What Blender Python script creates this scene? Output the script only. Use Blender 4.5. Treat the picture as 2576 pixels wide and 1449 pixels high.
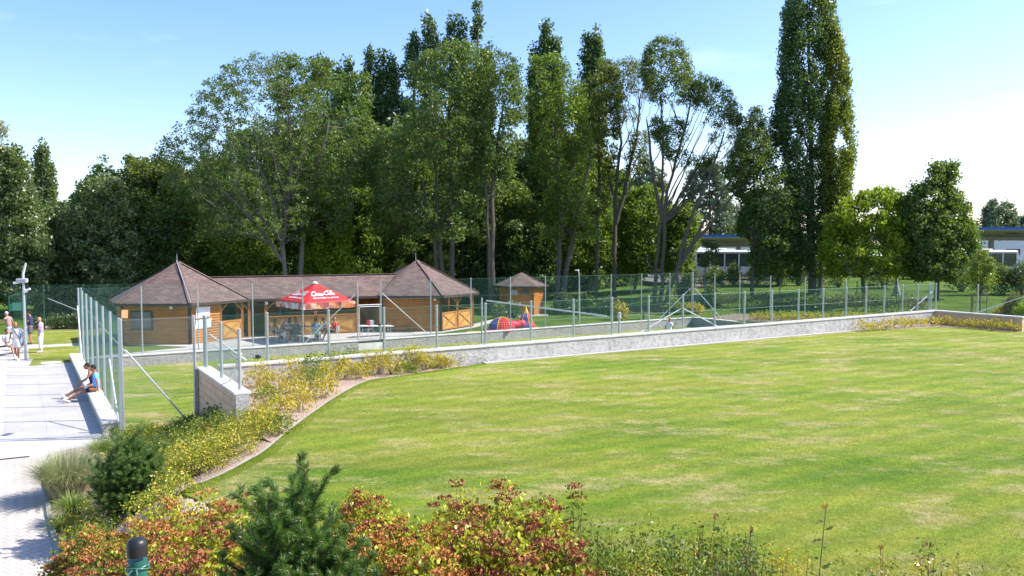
import bpy, bmesh, math, random
import numpy as np
from mathutils import Vector, Matrix
from math import sin, cos, pi, radians as R
for o in list(bpy.data.objects): bpy.data.objects.remove(o)
S = bpy.context.scene; C = S.collection
rng = np.random.default_rng(7); random.seed(7)

# ------------------------------------------------------------ camera, sky, sun
F, HOR, H = 2050.0, 611.0, 5.4            # focal length and horizon measured on a 2576 px wide view
PH = math.atan((724.5-HOR)/F); cp_, sp_ = cos(PH), sin(PH)
cam = bpy.data.cameras.new('camera'); co = bpy.data.objects.new('camera', cam); C.objects.link(co)
co.location = (0, 0, H); co.rotation_euler = (pi/2-PH, 0, 0)
cam.sensor_width = 36; cam.lens = F/2576*36; cam.clip_start = .1; cam.clip_end = 5000
S.camera = co
S.render.resolution_x = 1024; S.render.resolution_y = 576
SUN_EL, SUN_AZ = R(46), R(6)              # azimuth measured from +X towards +Y
sd = Vector((cos(SUN_EL)*cos(SUN_AZ), cos(SUN_EL)*sin(SUN_AZ), sin(SUN_EL)))
sl = bpy.data.lights.new('sun', 'SUN'); sl.energy = 4.6; sl.angle = R(.53); sl.color = (1, .955, .88)
so = bpy.data.objects.new('sun', sl); C.objects.link(so); so.rotation_euler = sd.to_track_quat('Z', 'Y').to_euler()
w = bpy.data.worlds.new('World'); S.world = w; w.use_nodes = True
nt = w.node_tree; nt.nodes.clear()
wo = nt.nodes.new('ShaderNodeOutputWorld'); bg = nt.nodes.new('ShaderNodeBackground'); sky = nt.nodes.new('ShaderNodeTexSky')
sky.sky_type = 'NISHITA'; sky.sun_disc = False; sky.sun_elevation = SUN_EL; sky.sun_rotation = pi/2-SUN_AZ
sky.altitude = 200; sky.air_density = 1.0; sky.dust_density = 1.2; sky.ozone_density = 1.6
tc = nt.nodes.new('ShaderNodeTexCoord'); mp = nt.nodes.new('ShaderNodeMapping'); mp.inputs['Scale'].default_value = (2.2, 2.2, 9)
mp.inputs['Location'].default_value = (.35, .2, .1)
nz = nt.nodes.new('ShaderNodeTexNoise'); nz.inputs['Scale'].default_value = 2.3; nz.inputs['Detail'].default_value = 7
rp = nt.nodes.new('ShaderNodeValToRGB'); rp.color_ramp.elements[0].position = .6; rp.color_ramp.elements[1].position = .95
rp.color_ramp.elements[1].color = (.3, .3, .3, 1)
mx = nt.nodes.new('ShaderNodeMix'); mx.data_type = 'RGBA'; mx.inputs['B'].default_value = (8.2, 8.4, 8.8, 1)
nt.links.new(tc.outputs['Generated'], mp.inputs[0]); nt.links.new(mp.outputs[0], nz.inputs['Vector']); nt.links.new(nz.outputs['Fac'], rp.inputs[0])
nt.links.new(rp.outputs[0], mx.inputs['Factor']); hs0 = nt.nodes.new('ShaderNodeHueSaturation'); hs0.inputs['Saturation'].default_value = 1.22; hs0.inputs['Value'].default_value = 1.22; nt.links.new(sky.outputs[0], hs0.inputs['Color']); tn = nt.nodes.new('ShaderNodeMix'); tn.data_type = 'RGBA'; tn.blend_type = 'MULTIPLY'; tn.inputs['Factor'].default_value = 1; tn.inputs['B'].default_value = (.98, .92, 1.02, 1); nt.links.new(hs0.outputs[0], tn.inputs['A']); nt.links.new(tn.outputs['Result'], mx.inputs['A']); nt.links.new(mx.outputs['Result'], bg.inputs[0])
bg.inputs[1].default_value = .12; nt.links.new(bg.outputs[0], wo.inputs[0])
S.view_settings.view_transform = 'Standard'; S.view_settings.look = 'None'; S.view_settings.exposure = 1.0; S.view_settings.gamma = 1
try:
    S.cycles.max_bounces = 6; S.cycles.transparent_max_bounces = 8
except Exception: pass

# ------------------------------------------------------------ geometry helpers
CA = (-10.71, 22.19); TH = .545; LEN, WID = 38.3, 17.9      # sunken court: near-left corner, bearing, size
U_ = (cos(TH), sin(TH)); V_ = (-sin(TH), cos(TH))
def ray(x, y):
    a = (x-1288)/F; b = (724.5-y)/F
    return (a, cp_+b*sp_, -sp_+b*cp_)
def G(x, y, z=0.):            # where the view through (x,y) meets height z
    d = ray(x, y); t = (z-H)/d[2]; return (d[0]*t, d[1]*t, z)
def D(x, y, Y):               # ... meets distance Y
    d = ray(x, y); t = Y/d[1]; return (d[0]*t, Y, H+d[2]*t)
def Q(u, v, z=0.): return (CA[0]+u*U_[0]+v*V_[0], CA[1]+u*U_[1]+v*V_[1], z)
def uv(x, y):
    a, b = x-CA[0], y-CA[1]; return (a*U_[0]+b*U_[1], a*V_[0]+b*V_[1])
def unit(v):
    v = np.asarray(v, float); return v/(np.linalg.norm(v)+1e-12)

def tag(o, label=None, cat=None, group=None, kind=None):
    if label: o['label'] = label
    if cat: o['category'] = cat
    if group: o['group'] = group
    if kind: o['kind'] = kind
    return o
def empty(name, loc, label, cat, group=None, rz=0.):
    o = bpy.data.objects.new(name, None); C.objects.link(o); o.location = loc; o.rotation_euler = (0, 0, rz)
    o.empty_display_size = .2
    return tag(o, label, cat, group)
def root_of(p):
    while p.parent: p = p.parent
    return p
def np_mesh(name, V, faces_flat, n, mat, parent=None, smooth=False, val=None, local=False, uvs=None, mats=None, midx=None):
    """V (k,3) world coords, faces_flat (m*n), n corners per face"""
    V = np.asarray(V, np.float64).reshape(-1, 3)
    if parent is not None and not local:
        r = root_of(parent); a = -r.rotation_euler[2]; l = r.location
        P = V-np.array([l[0], l[1], l[2]]); V = np.stack([P[:, 0]*cos(a)-P[:, 1]*sin(a), P[:, 0]*sin(a)+P[:, 1]*cos(a), P[:, 2]], 1)
    me = bpy.data.meshes.new(name); ff = np.asarray(faces_flat, np.int32).ravel(); m = len(ff)//n
    me.vertices.add(len(V)); me.vertices.foreach_set('co', V.astype(np.float32).ravel())
    me.loops.add(len(ff)); me.loops.foreach_set('vertex_index', ff)
    me.polygons.add(m); me.polygons.foreach_set('loop_start', np.arange(0, len(ff), n, dtype=np.int32))
    me.polygons.foreach_set('loop_total', np.full(m, n, np.int32))
    if val is not None:
        at = me.attributes.new('lv', 'FLOAT', 'FACE'); at.data.foreach_set('value', np.asarray(val, np.float32))
    me.update(calc_edges=True); me.validate()
    if smooth: me.polygons.foreach_set('use_smooth', np.ones(len(me.polygons), bool))
    o = bpy.data.objects.new(name, me); C.objects.link(o)
    if mat is not None: me.materials.append(mat)
    if parent is not None: o.parent = parent
    return o
class MB:
    def __init__(s): s.v = []; s.f = []; s.uv = []
    def add(s, vs, fs):
        b = len(s.v); s.v += [tuple(p) for p in vs]; s.f += [tuple(i+b for i in f) for f in fs]
    def box(s, c, d, rz=0., bev=0., ax=None):
        hx, hy, hz = d[0]/2, d[1]/2, d[2]/2; ca, sa = cos(rz), sin(rz)
        if bev <= 0:
            pts = [(x, y, z) for z in (-hz, hz) for x, y in ((-hx, -hy), (hx, -hy), (hx, hy), (-hx, hy))]
            fs = [(3, 2, 1, 0), (4, 5, 6, 7), (0, 1, 5, 4), (1, 2, 6, 5), (2, 3, 7, 6), (3, 0, 4, 7)]
        else:
            b = min(bev, hx*.9, hy*.9, hz*.9); pts = []
            for z, k in ((-hz, b), (-hz+b, 0), (hz-b, 0), (hz, b)):
                X, Y = hx-k, hy-k
                pts += [(-X, -Y+b*(k == 0), z), (-X+b*(k == 0), -Y, z), (X-b*(k == 0), -Y, z), (X, -Y+b*(k == 0), z),
                        (X, Y-b*(k == 0), z), (X-b*(k == 0), Y, z), (-X+b*(k == 0), Y, z), (-X, Y-b*(k == 0), z)]
            fs = [tuple(range(7, -1, -1)), tuple(range(24, 32))]
            for r in range(3):
                for i in range(8): fs.append((r*8+i, r*8+(i+1) % 8, r*8+8+(i+1) % 8, r*8+8+i))
        if ax is not None:      # ax: 3 local axes
            A = [unit(a) for a in ax]
            s.add([tuple(np.array(c)+p[0]*A[0]+p[1]*A[1]+p[2]*A[2]) for p in pts], fs)
        else:
            s.add([(c[0]+p[0]*ca-p[1]*sa, c[1]+p[0]*sa+p[1]*ca, c[2]+p[2]) for p in pts], fs)
        return s
    def bar(s, a, b, w, h, up=(0, 0, 1), bev=0):   # box from a to b
        a = np.array(a, float); b = np.array(b, float); x = b-a; L = np.linalg.norm(x); x = x/L
        y = np.cross(up, x); y = y/np.linalg.norm(y) if np.linalg.norm(y) > 1e-6 else np.array([0, 1., 0]); z = np.cross(x, y)
        return s.box((a+b)/2, (L, w, h), ax=(x, y, z), bev=bev)
    def tube(s, pts, rad, n=6, cap=True):
        pts = [np.array(p, float) for p in pts]; m = len(pts)
        if not hasattr(rad, '__len__'): rad = [rad]*m
        b = len(s.v); ref = None
        for i, p in enumerate(pts):
            t = unit(pts[min(i+1, m-1)]-pts[max(i-1, 0)])
            if ref is None: ref = np.array([0, 0, 1.]) if abs(t[2]) < .9 else np.array([1., 0, 0])
            x = unit(np.cross(ref, t)); y = np.cross(t, x); ref = y if abs(np.dot(y, t)) < .5 else ref
            for k in range(n):
                a = 2*pi*k/n; q = p+rad[i]*(cos(a)*x+sin(a)*y); s.v.append((q[0], q[1], q[2]))
        for i in range(m-1):
            for k in range(n): s.f.append((b+i*n+k, b+i*n+(k+1) % n, b+(i+1)*n+(k+1) % n, b+(i+1)*n+k))
        if cap: s.f.append(tuple(b+k for k in range(n-1, -1, -1))); s.f.append(tuple(b+(m-1)*n+k for k in range(n)))
        return s
    def lathe(s, c, prof, n=16, a0=0.):      # prof: (r,z)
        b = len(s.v)
        for r, z in prof:
            for k in range(n):
                a = 2*pi*k/n+a0; s.v.append((c[0]+r*cos(a), c[1]+r*sin(a), c[2]+z))
        for i in range(len(prof)-1):
            for k in range(n): s.f.append((b+i*n+k, b+i*n+(k+1) % n, b+(i+1)*n+(k+1) % n, b+(i+1)*n+k))
        s.f.append(tuple(b+k for k in range(n-1, -1, -1))); s.f.append(tuple(b+(len(prof)-1)*n+k for k in range(n)))
        return s
    def ell(s, c, r, n=12, m=8, ax=None):
        A = ax or ((1, 0, 0), (0, 1, 0), (0, 0, 1)); A = [np.array(a, float) for a in A]; b = len(s.v); c = np.array(c, float)
        for i in range(m+1):
            t = pi*i/m
            for k in range(n):
                a = 2*pi*k/n; q = c+A[0]*r[0]*sin(t)*cos(a)+A[1]*r[1]*sin(t)*sin(a)-A[2]*r[2]*cos(t); s.v.append(tuple(q))
        for i in range(m):
            for k in range(n): s.f.append((b+i*n+k, b+i*n+(k+1) % n, b+(i+1)*n+(k+1) % n, b+(i+1)*n+k))
        return s
    def prism(s, poly, z0, z1):
        n = len(poly); a = sum(poly[i][0]*poly[(i+1) % n][1]-poly[(i+1) % n][0]*poly[i][1] for i in range(n))
        if a < 0: poly = poly[::-1]
        s.add([(p[0], p[1], z0) for p in poly]+[(p[0], p[1], z1) for p in poly],
              [tuple(range(n-1, -1, -1)), tuple(range(n, 2*n))]+[(i, (i+1) % n, n+(i+1) % n, n+i) for i in range(n)])
        return s
    def quad(s, a, b, c, d): s.add([a, b, c, d], [(0, 1, 2, 3)]); return s
    def build(s, name, mat, parent=None, smooth=False, local=False, label=None):
        V = s.v
        if parent is not None and not local:
            r = root_of(parent); a = -r.rotation_euler[2]; l = r.location; ca, sa = cos(a), sin(a)
            V = [((p[0]-l[0])*ca-(p[1]-l[1])*sa, (p[0]-l[0])*sa+(p[1]-l[1])*ca, p[2]-l[2]) for p in V]
        me = bpy.data.meshes.new(name); me.from_pydata(V, [], s.f); me.validate(); me.update()
        if smooth is not False:
            ang = R(40) if smooth is True else smooth
            me.polygons.foreach_set('use_smooth', np.ones(len(me.polygons), bool))
            try: me.set_sharp_from_angle(angle=ang)
            except Exception: pass
        o = bpy.data.objects.new(name, me); C.objects.link(o)
        if mat is not None: me.materials.append(mat)
        if parent is not None: o.parent = parent
        if label: o['label'] = label
        return o
def copy_tree(o, parent=None):
    c = o.copy(); C.objects.link(c); c.parent = parent
    for ch in list(o.children): copy_tree(ch, c)
    return c

# ------------------------------------------------------------ materials
M = {}
def newmat(name):
    m = bpy.data.materials.new(name); m.use_nodes = True; n = m.node_tree; b = n.nodes['Principled BSDF']; M[name] = m
    return m, n, b
def noise(n, scale, detail=4, rough=.55, coord='Object', sc=None, rot=None, loc=None):
    if coord == 'World':
        t = n.nodes.new('ShaderNodeNewGeometry'); out = t.outputs['Position']
    else:
        t = n.nodes.new('ShaderNodeTexCoord'); out = t.outputs[coord]
    mp = n.nodes.new('ShaderNodeMapping')
    if sc: mp.inputs['Scale'].default_value = sc
    if rot: mp.inputs['Rotation'].default_value = rot
    if loc: mp.inputs['Location'].default_value = loc
    n.links.new(out, mp.inputs[0])
    z = n.nodes.new('ShaderNodeTexNoise'); z.inputs['Scale'].default_value = scale; z.inputs['Detail'].default_value = detail; z.inputs['Roughness'].default_value = rough
    n.links.new(mp.outputs[0], z.inputs['Vector']); return z.outputs['Fac']
def ramp(n, fac, stops):
    r = n.nodes.new('ShaderNodeValToRGB'); e = r.color_ramp.elements
    while len(e) < len(stops): e.new(.5)
    for i, (p, c) in enumerate(stops): e[i].position = p; e[i].color = (c[0], c[1], c[2], 1) if hasattr(c, '__len__') else (c, c, c, 1)
    n.links.new(fac, r.inputs[0]); return r.outputs[0]
def mixc(n, fac, a, b, blend='MIX'):
    m = n.nodes.new('ShaderNodeMix'); m.data_type = 'RGBA'; m.blend_type = blend
    for s, v in ((m.inputs['Factor'], fac), (m.inputs['A'], a), (m.inputs['B'], b)):
        if hasattr(v, 'is_linked') or isinstance(v, bpy.types.NodeSocket): n.links.new(v, s)
        elif hasattr(v, '__len__'): s.default_value = (v[0], v[1], v[2], 1)
        else: s.default_value = v
    return m.outputs['Result']
def bump(n, b, h, st=.3, dist=.02):
    k = n.nodes.new('ShaderNodeBump'); k.inputs['Strength'].default_value = st; k.inputs['Distance'].default_value = dist
    n.links.new(h, k.inputs['Height']); n.links.new(k.outputs[0], b.inputs['Normal']); return k
def basic(name, col, rough=.6, metal=0., var=.12, scale=6., bmp=0., spec=.4, bscale=None):
    m, n, b = newmat(name); f = noise(n, scale, 5)
    lo = tuple(c*(1-var) for c in col); hi = tuple(min(1, c*(1+var)) for c in col)
    n.links.new(ramp(n, f, [(.3, lo), (.7, hi)]), b.inputs['Base Color'])
    b.inputs['Roughness'].default_value = rough; b.inputs['Metallic'].default_value = metal; b.inputs['Specular IOR Level'].default_value = spec
    if bmp: bump(n, b, noise(n, bscale or scale*8, 4), bmp)
    return m
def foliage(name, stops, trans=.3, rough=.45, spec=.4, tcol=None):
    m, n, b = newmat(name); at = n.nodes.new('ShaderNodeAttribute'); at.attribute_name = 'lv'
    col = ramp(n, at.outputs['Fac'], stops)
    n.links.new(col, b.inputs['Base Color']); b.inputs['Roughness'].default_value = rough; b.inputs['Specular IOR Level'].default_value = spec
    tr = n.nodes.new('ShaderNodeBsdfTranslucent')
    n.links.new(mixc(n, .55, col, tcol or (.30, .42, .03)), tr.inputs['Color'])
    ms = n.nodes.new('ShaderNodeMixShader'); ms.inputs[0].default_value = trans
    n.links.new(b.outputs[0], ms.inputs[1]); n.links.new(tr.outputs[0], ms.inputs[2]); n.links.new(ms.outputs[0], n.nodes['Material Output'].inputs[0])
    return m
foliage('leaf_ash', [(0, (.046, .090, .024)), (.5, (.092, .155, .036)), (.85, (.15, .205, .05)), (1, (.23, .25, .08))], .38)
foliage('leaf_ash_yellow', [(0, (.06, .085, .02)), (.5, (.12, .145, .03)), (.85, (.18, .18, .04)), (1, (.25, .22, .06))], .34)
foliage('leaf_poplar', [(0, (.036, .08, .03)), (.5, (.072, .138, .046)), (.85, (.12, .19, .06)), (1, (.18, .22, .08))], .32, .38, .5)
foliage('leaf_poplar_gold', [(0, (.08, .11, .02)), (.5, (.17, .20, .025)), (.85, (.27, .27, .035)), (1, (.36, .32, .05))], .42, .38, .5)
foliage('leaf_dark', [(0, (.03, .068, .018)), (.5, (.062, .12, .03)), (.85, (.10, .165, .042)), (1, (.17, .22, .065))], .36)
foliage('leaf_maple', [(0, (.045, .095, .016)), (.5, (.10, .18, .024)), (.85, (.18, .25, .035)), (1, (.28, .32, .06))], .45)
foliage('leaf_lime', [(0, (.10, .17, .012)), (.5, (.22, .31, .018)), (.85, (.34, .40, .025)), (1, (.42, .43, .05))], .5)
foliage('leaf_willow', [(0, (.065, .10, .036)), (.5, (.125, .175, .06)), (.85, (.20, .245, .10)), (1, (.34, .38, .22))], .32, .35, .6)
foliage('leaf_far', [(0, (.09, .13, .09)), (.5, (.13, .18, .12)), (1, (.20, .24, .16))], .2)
foliage('leaf_hedge', [(0, (.04, .075, .03)), (.5, (.075, .12, .045)), (1, (.15, .19, .08))], .2)
foliage('leaf_bedyellow', [(0, (.20, .24, .02)), (.35, (.42, .40, .03)), (.7, (.60, .48, .05)), (.9, (.60, .36, .10)), (1, (.46, .18, .06))], .35, .5, .3, (.5, .42, .03))
foliage('leaf_olive', [(0, (.15, .20, .02)), (.4, (.32, .34, .03)), (.75, (.50, .46, .06)), (.92, (.54, .38, .10)), (1, (.40, .16, .06))], .32)
foliage('leaf_bedgreen', [(0, (.05, .10, .015)), (.4, (.13, .19, .02)), (.75, (.26, .29, .03)), (1, (.42, .36, .06))], .3)
foliage('leaf_spirea', [(0, (.10, .18, .015)), (.3, (.27, .35, .02)), (.6, (.50, .52, .04)), (.9, (.66, .62, .10)), (1, (.50, .26, .07))], .38, .42, .4, (.5, .5, .03))
foliage('leaf_rose', [(0, (.05, .11, .02)), (.5, (.12, .20, .035)), (.9, (.24, .29, .05)), (1, (.34, .13, .06))], .25, .18, .9)
foliage('leaf_blade', [(0, (.10, .17, .03)), (.5, (.17, .24, .05)), (1, (.3, .34, .1))], .3)
foliage('leaf_feather', [(0, (.20, .22, .10)), (.5, (.34, .35, .19)), (1, (.55, .52, .36))], .3)
foliage('leaf_pine', [(0, (.03, .09, .016)), (.5, (.075, .175, .03)), (.85, (.13, .25, .045)), (1, (.20, .32, .07))], .3, .45, .35)
foliage('leaf_red', [(0, (.19, .06, .03)), (.5, (.33, .115, .06)), (.85, (.42, .18, .09)), (1, (.48, .25, .12))], .1, .8, .1, (.3, .08, .03))
foliage('leaf_rust', [(0, (.28, .10, .03)), (.5, (.46, .20, .06)), (1, (.58, .30, .11))], .1, .8, .1, (.3, .12, .03))
foliage('leaf_shrubred', [(0, (.05, .08, .03)), (.45, (.10, .13, .04)), (.7, (.22, .16, .06)), (1, (.34, .16, .08))], .25)
basic('bark', (.105, .085, .066), .9, var=.35, scale=9, bmp=.5)
basic('bark_pale', (.17, .145, .12), .9, var=.3, scale=9, bmp=.5)
basic('twig', (.10, .06, .035), .8)
basic('galv', (.47, .50, .51), .42, .55, var=.08, scale=4)
basic('galv_light', (.62, .64, .65), .4, .35, var=.06, scale=4)
basic('wire_green', (.055, .17, .14), .4, .1)
basic('wire_grey', (.30, .36, .34), .4, .4)
basic('green_paint', (.02, .12, .09), .35, 0.)
basic('black', (.018, .018, .02), .4)
basic('white_paint', (.78, .78, .77), .45, var=.04)
basic('white_plastic', (.80, .80, .80), .35, var=.03)
basic('grey_paint', (.35, .36, .37), .5)
basic('coping', (.60, .58, .545), .8, var=.12, scale=2.5, bmp=.25, bscale=60)
basic('concrete', (.36, .345, .315), .85, var=.15, scale=2, bmp=.3, bscale=50)
basic('footing', (.40, .37, .31), .9, var=.2, scale=3, bmp=.4)
basic('asphalt', (.12, .12, .12), .9)
basic('wood_post', (.42, .17, .04), .55, var=.3, scale=8)
basic('wood_dark', (.05, .03, .02), .7, var=.3)
basic('bench_wood', (.08, .045, .03), .6, var=.3)
basic('stake_wood', (.30, .22, .14), .8, var=.25)
basic('eave', (.05, .035, .03), .6)
basic('glass', (.03, .045, .05), .08, spec=.9)
basic('paper', (.80, .80, .86), .7, var=.03)
basic('paper_orange', (.55, .22, .10), .7)
basic('red', (.62, .015, .02), .6, var=.08, scale=1)
basic('pinkred', (.62, .03, .07), .6, var=.1)
basic('blue_toy', (.07, .06, .35), .6)
basic('yellow', (.75, .45, .02), .6)
basic('blue_fascia', (.02, .10, .42), .5)
basic('canopy_under', (.62, .57, .52), .8)
basic('tile_red', (.5, .2, .12), .8)
basic('bus_white', (.72, .73, .74), .3, spec=.6, var=.03)
basic('bus_lower', (.45, .46, .48), .3)
basic('tyre', (.02, .02, .02), .8)
basic('rim', (.4, .4, .4), .4, .8)
basic('net', (.02, .025, .02), .7)
basic('rock', (.28, .26, .23), .9, var=.3, bmp=.6)

def m_lawn(name, kind=0):
    m, n, b = newmat(name)
    rot = (0, 0, -TH-.12)
    big = noise(n, 1., 7, .68, 'World', (.22, .55, 1), rot); wv = noise(n, 1., 3, .5, 'World', (.05, 1.35, 1), rot, (3, 1, 0))
    mid = noise(n, 1., 8, .72, 'World', (.55, 1.15, 1), (0, 0, -TH+.22), (9, 4, 0)); cl = noise(n, 3.2, 5, .75, 'World')
    fine = noise(n, 11., 5, .8, 'World'); vf = noise(n, 34., 4, .85, 'World')
    g = ramp(n, big, [(.36, (.100, .185, .014)), (.48, (.172, .245, .022)), (.60, (.250, .290, .038))])
    g = mixc(n, ramp(n, wv, [(.42, 0), (.58, .6)]), g, (.20, .212, .035))
    tg_ = n.nodes.new('ShaderNodeNewGeometry'); mq = n.nodes.new('ShaderNodeMapping'); mq.inputs['Rotation'].default_value = (0, 0, -TH-.04); n.links.new(tg_.outputs['Position'], mq.inputs[0])
    wt = n.nodes.new('ShaderNodeTexWave'); wt.bands_direction = 'Y'; wt.inputs['Scale'].default_value = .42; wt.inputs['Distortion'].default_value = 2.2; wt.inputs['Detail'].default_value = 4; wt.inputs['Detail Scale'].default_value = .9; n.links.new(mq.outputs[0], wt.inputs[0])
    g = mixc(n, 1., g, ramp(n, wt.outputs['Fac'], [(.25, (.86, .93, .9)), (.75, (1.11, 1.05, 1.07))]), 'MULTIPLY')
    tan = mixc(n, 1., ramp(n, mid, [(.50, 0), (.64, .95)]), ramp(n, cl, [(.3, .35), (.62, 1.)]), 'MULTIPLY')
    g = mixc(n, tan, g, (.42, .335, .17))
    g = mixc(n, 1., g, ramp(n, fine, [(.25, .62), (.75, 1.35)]), 'MULTIPLY')
    g = mixc(n, 1., g, ramp(n, vf, [(.25, .55), (.75, 1.45)]), 'MULTIPLY'); g = mixc(n, 1., g, ramp(n, cl, [(.3, .85), (.7, 1.15)]), 'MULTIPLY')
    n.links.new(g, b.inputs['Base Color']); b.inputs['Roughness'].default_value = .9; b.inputs['Specular IOR Level'].default_value = .15
    bump(n, b, vf, 1., .04)
    return m
m_lawn('lawn'); m_lawn('court_lawn', 1)
def m_park():
    m, n, b = newmat('park_grass')
    f = noise(n, .35, 6, .65, 'World'); fine = noise(n, 9., 5, .8, 'World')
    g = ramp(n, f, [(.3, (.045, .095, .013)), (.5, (.085, .145, .02)), (.7, (.14, .19, .035))])
    g = mixc(n, 1., g, ramp(n, fine, [(.25, .55), (.75, 1.4)]), 'MULTIPLY')
    n.links.new(g, b.inputs['Base Color']); b.inputs['Roughness'].default_value = .9; b.inputs['Specular IOR Level'].default_value = .1
    bump(n, b, fine, 1., .1)
m_park()
def m_soil(name, c0, c1, sc=18):
    m, n, b = newmat(name); f = noise(n, sc, 8, .8, 'World'); l = noise(n, .8, 4, .6, 'World')
    v = n.nodes.new('ShaderNodeTexVoronoi'); v.inputs['Scale'].default_value = sc*1.6
    t = n.nodes.new('ShaderNodeNewGeometry'); n.links.new(t.outputs['Position'], v.inputs['Vector'])
    g = mixc(n, ramp(n, f, [(.3, 0), (.7, 1)]), c0, c1); g = mixc(n, .35, g, v.outputs['Color'], 'OVERLAY')
    g2 = n.nodes.new('ShaderNodeHueSaturation'); g2.inputs['Saturation'].default_value = .85; n.links.new(g, g2.inputs['Color'])
    g = mixc(n, 1., g2.outputs[0], ramp(n, l, [(.3, .8), (.7, 1.15)]), 'MULTIPLY')
    n.links.new(g, b.inputs['Base Color']); b.inputs['Roughness'].default_value = .95
    bump(n, b, v.outputs['Distance'], .8, .03)
m_soil('bark_mulch', (.25, .15, .10), (.50, .36, .26)); m_soil('dirt', (.14, .10, .07), (.26, .20, .14), 5)
def m_paving(name, c0, c1, mortar, w, h, rot, msz=.012, off=.5, sc=1.):
    m, n, b = newmat(name); t = n.nodes.new('ShaderNodeNewGeometry'); mp = n.nodes.new('ShaderNodeMapping'); mp.inputs['Rotation'].default_value = (0, 0, rot)
    n.links.new(t.outputs['Position'], mp.inputs[0]); br = n.nodes.new('ShaderNodeTexBrick'); n.links.new(mp.outputs[0], br.inputs['Vector'])
    br.offset = off; br.inputs['Scale'].default_value = sc; br.inputs['Brick Width'].default_value = w; br.inputs['Row Height'].default_value = h
    br.inputs['Mortar Size'].default_value = msz; br.inputs['Mortar Smooth'].default_value = .3
    for k, c in (('Color1', c0), ('Color2', c1), ('Mortar', mortar)): br.inputs[k].default_value = (*c, 1)
    st = noise(n, .7, 6, .65, 'World'); fn = noise(n, 40, 4, .7, 'World')
    g = mixc(n, 1., br.outputs['Color'], ramp(n, st, [(.3, .86), (.7, 1.08)]), 'MULTIPLY'); g = mixc(n, 1., g, ramp(n, fn, [(.2, .88), (.8, 1.1)]), 'MULTIPLY')
    n.links.new(g, b.inputs['Base Color']); b.inputs['Roughness'].default_value = .85; b.inputs['Specular IOR Level'].default_value = .25
    bump(n, b, br.outputs['Fac'], -.35, .006)
m_paving('slabs', (.43, .415, .39), (.47, .455, .43), (.385, .37, .35), .5, .5, -TH, .005, .0)
m_paving('pavers', (.46, .41, .37), (.52, .47, .42), (.30, .26, .225), .20, .20, -1.02, .010, .5)
def m_roughwall(name, c, sc=9., st=1.):
    m, n, b = newmat(name); t = n.nodes.new('ShaderNodeTexCoord')
    f = noise(n, sc, 6, .7); l = noise(n, 1.2, 4); 
    g = ramp(n, f, [(.28, tuple(x*.62 for x in c)), (.5, c), (.75, tuple(min(1, x*1.22) for x in c))])
    g = mixc(n, 1., g, ramp(n, l, [(.3, .86), (.7, 1.1)]), 'MULTIPLY')
    n.links.new(g, b.inputs['Base Color']); b.inputs['Roughness'].default_value = .9; bump(n, b, f, st, .06)
m_roughwall('rough_white', (.45, .435, .42), 6., .7); m_roughwall('rough_grey', (.36, .345, .32))
def m_block():
    m, n, b = newmat('block_wall'); t = n.nodes.new('ShaderNodeTexCoord'); s = n.nodes.new('ShaderNodeSeparateXYZ'); n.links.new(t.outputs['Object'], s.inputs[0])
    k = n.nodes.new('ShaderNodeVectorMath'); k.operation = 'LENGTH'
    cm = n.nodes.new('ShaderNodeCombineXYZ'); sx = n.nodes.new('ShaderNodeMath'); sx.operation = 'SUBTRACT'
    n.links.new(s.outputs[0], sx.inputs[0]); n.links.new(s.outputs[1], sx.inputs[1]); n.links.new(sx.outputs[0], cm.inputs[0]); n.links.new(s.outputs[2], cm.inputs[1])
    br = n.nodes.new('ShaderNodeTexBrick'); n.links.new(cm.outputs[0], br.inputs['Vector']); br.inputs['Scale'].default_value = 1
    br.inputs['Brick Width'].default_value = .56; br.inputs['Row Height'].default_value = .2; br.inputs['Mortar Size'].default_value = .008
    br.inputs['Color1'].default_value = (.60, .41, .25, 1); br.inputs['Color2'].default_value = (.68, .48, .31, 1); br.inputs['Mortar'].default_value = (.30, .25, .2, 1)
    g = mixc(n, 1., br.outputs[0], ramp(n, noise(n, 3, 6), [(.3, .8), (.7, 1.12)]), 'MULTIPLY')
    n.links.new(g, b.inputs['Base Color']); b.inputs['Roughness'].default_value = .9
m_block()
def m_wood(name, c0, c1, sc=(1, 1, 9)):
    m, n, b = newmat(name); f = noise(n, 2.2, 7, .7, 'Object', sc); l = noise(n, 1.1, 3)
    g = mixc(n, ramp(n, f, [(.3, 0), (.7, 1)]), c0, c1); g = mixc(n, 1., g, ramp(n, l, [(.3, .8), (.7, 1.15)]), 'MULTIPLY')
    n.links.new(g, b.inputs['Base Color']); b.inputs['Roughness'].default_value = .5; b.inputs['Specular IOR Level'].default_value = .3
m_wood('log_wall', (.28, .105, .02), (.50, .20, .035)); m_wood('osb', (.44, .22, .045), (.66, .38, .10), (6, 6, 6))
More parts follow.
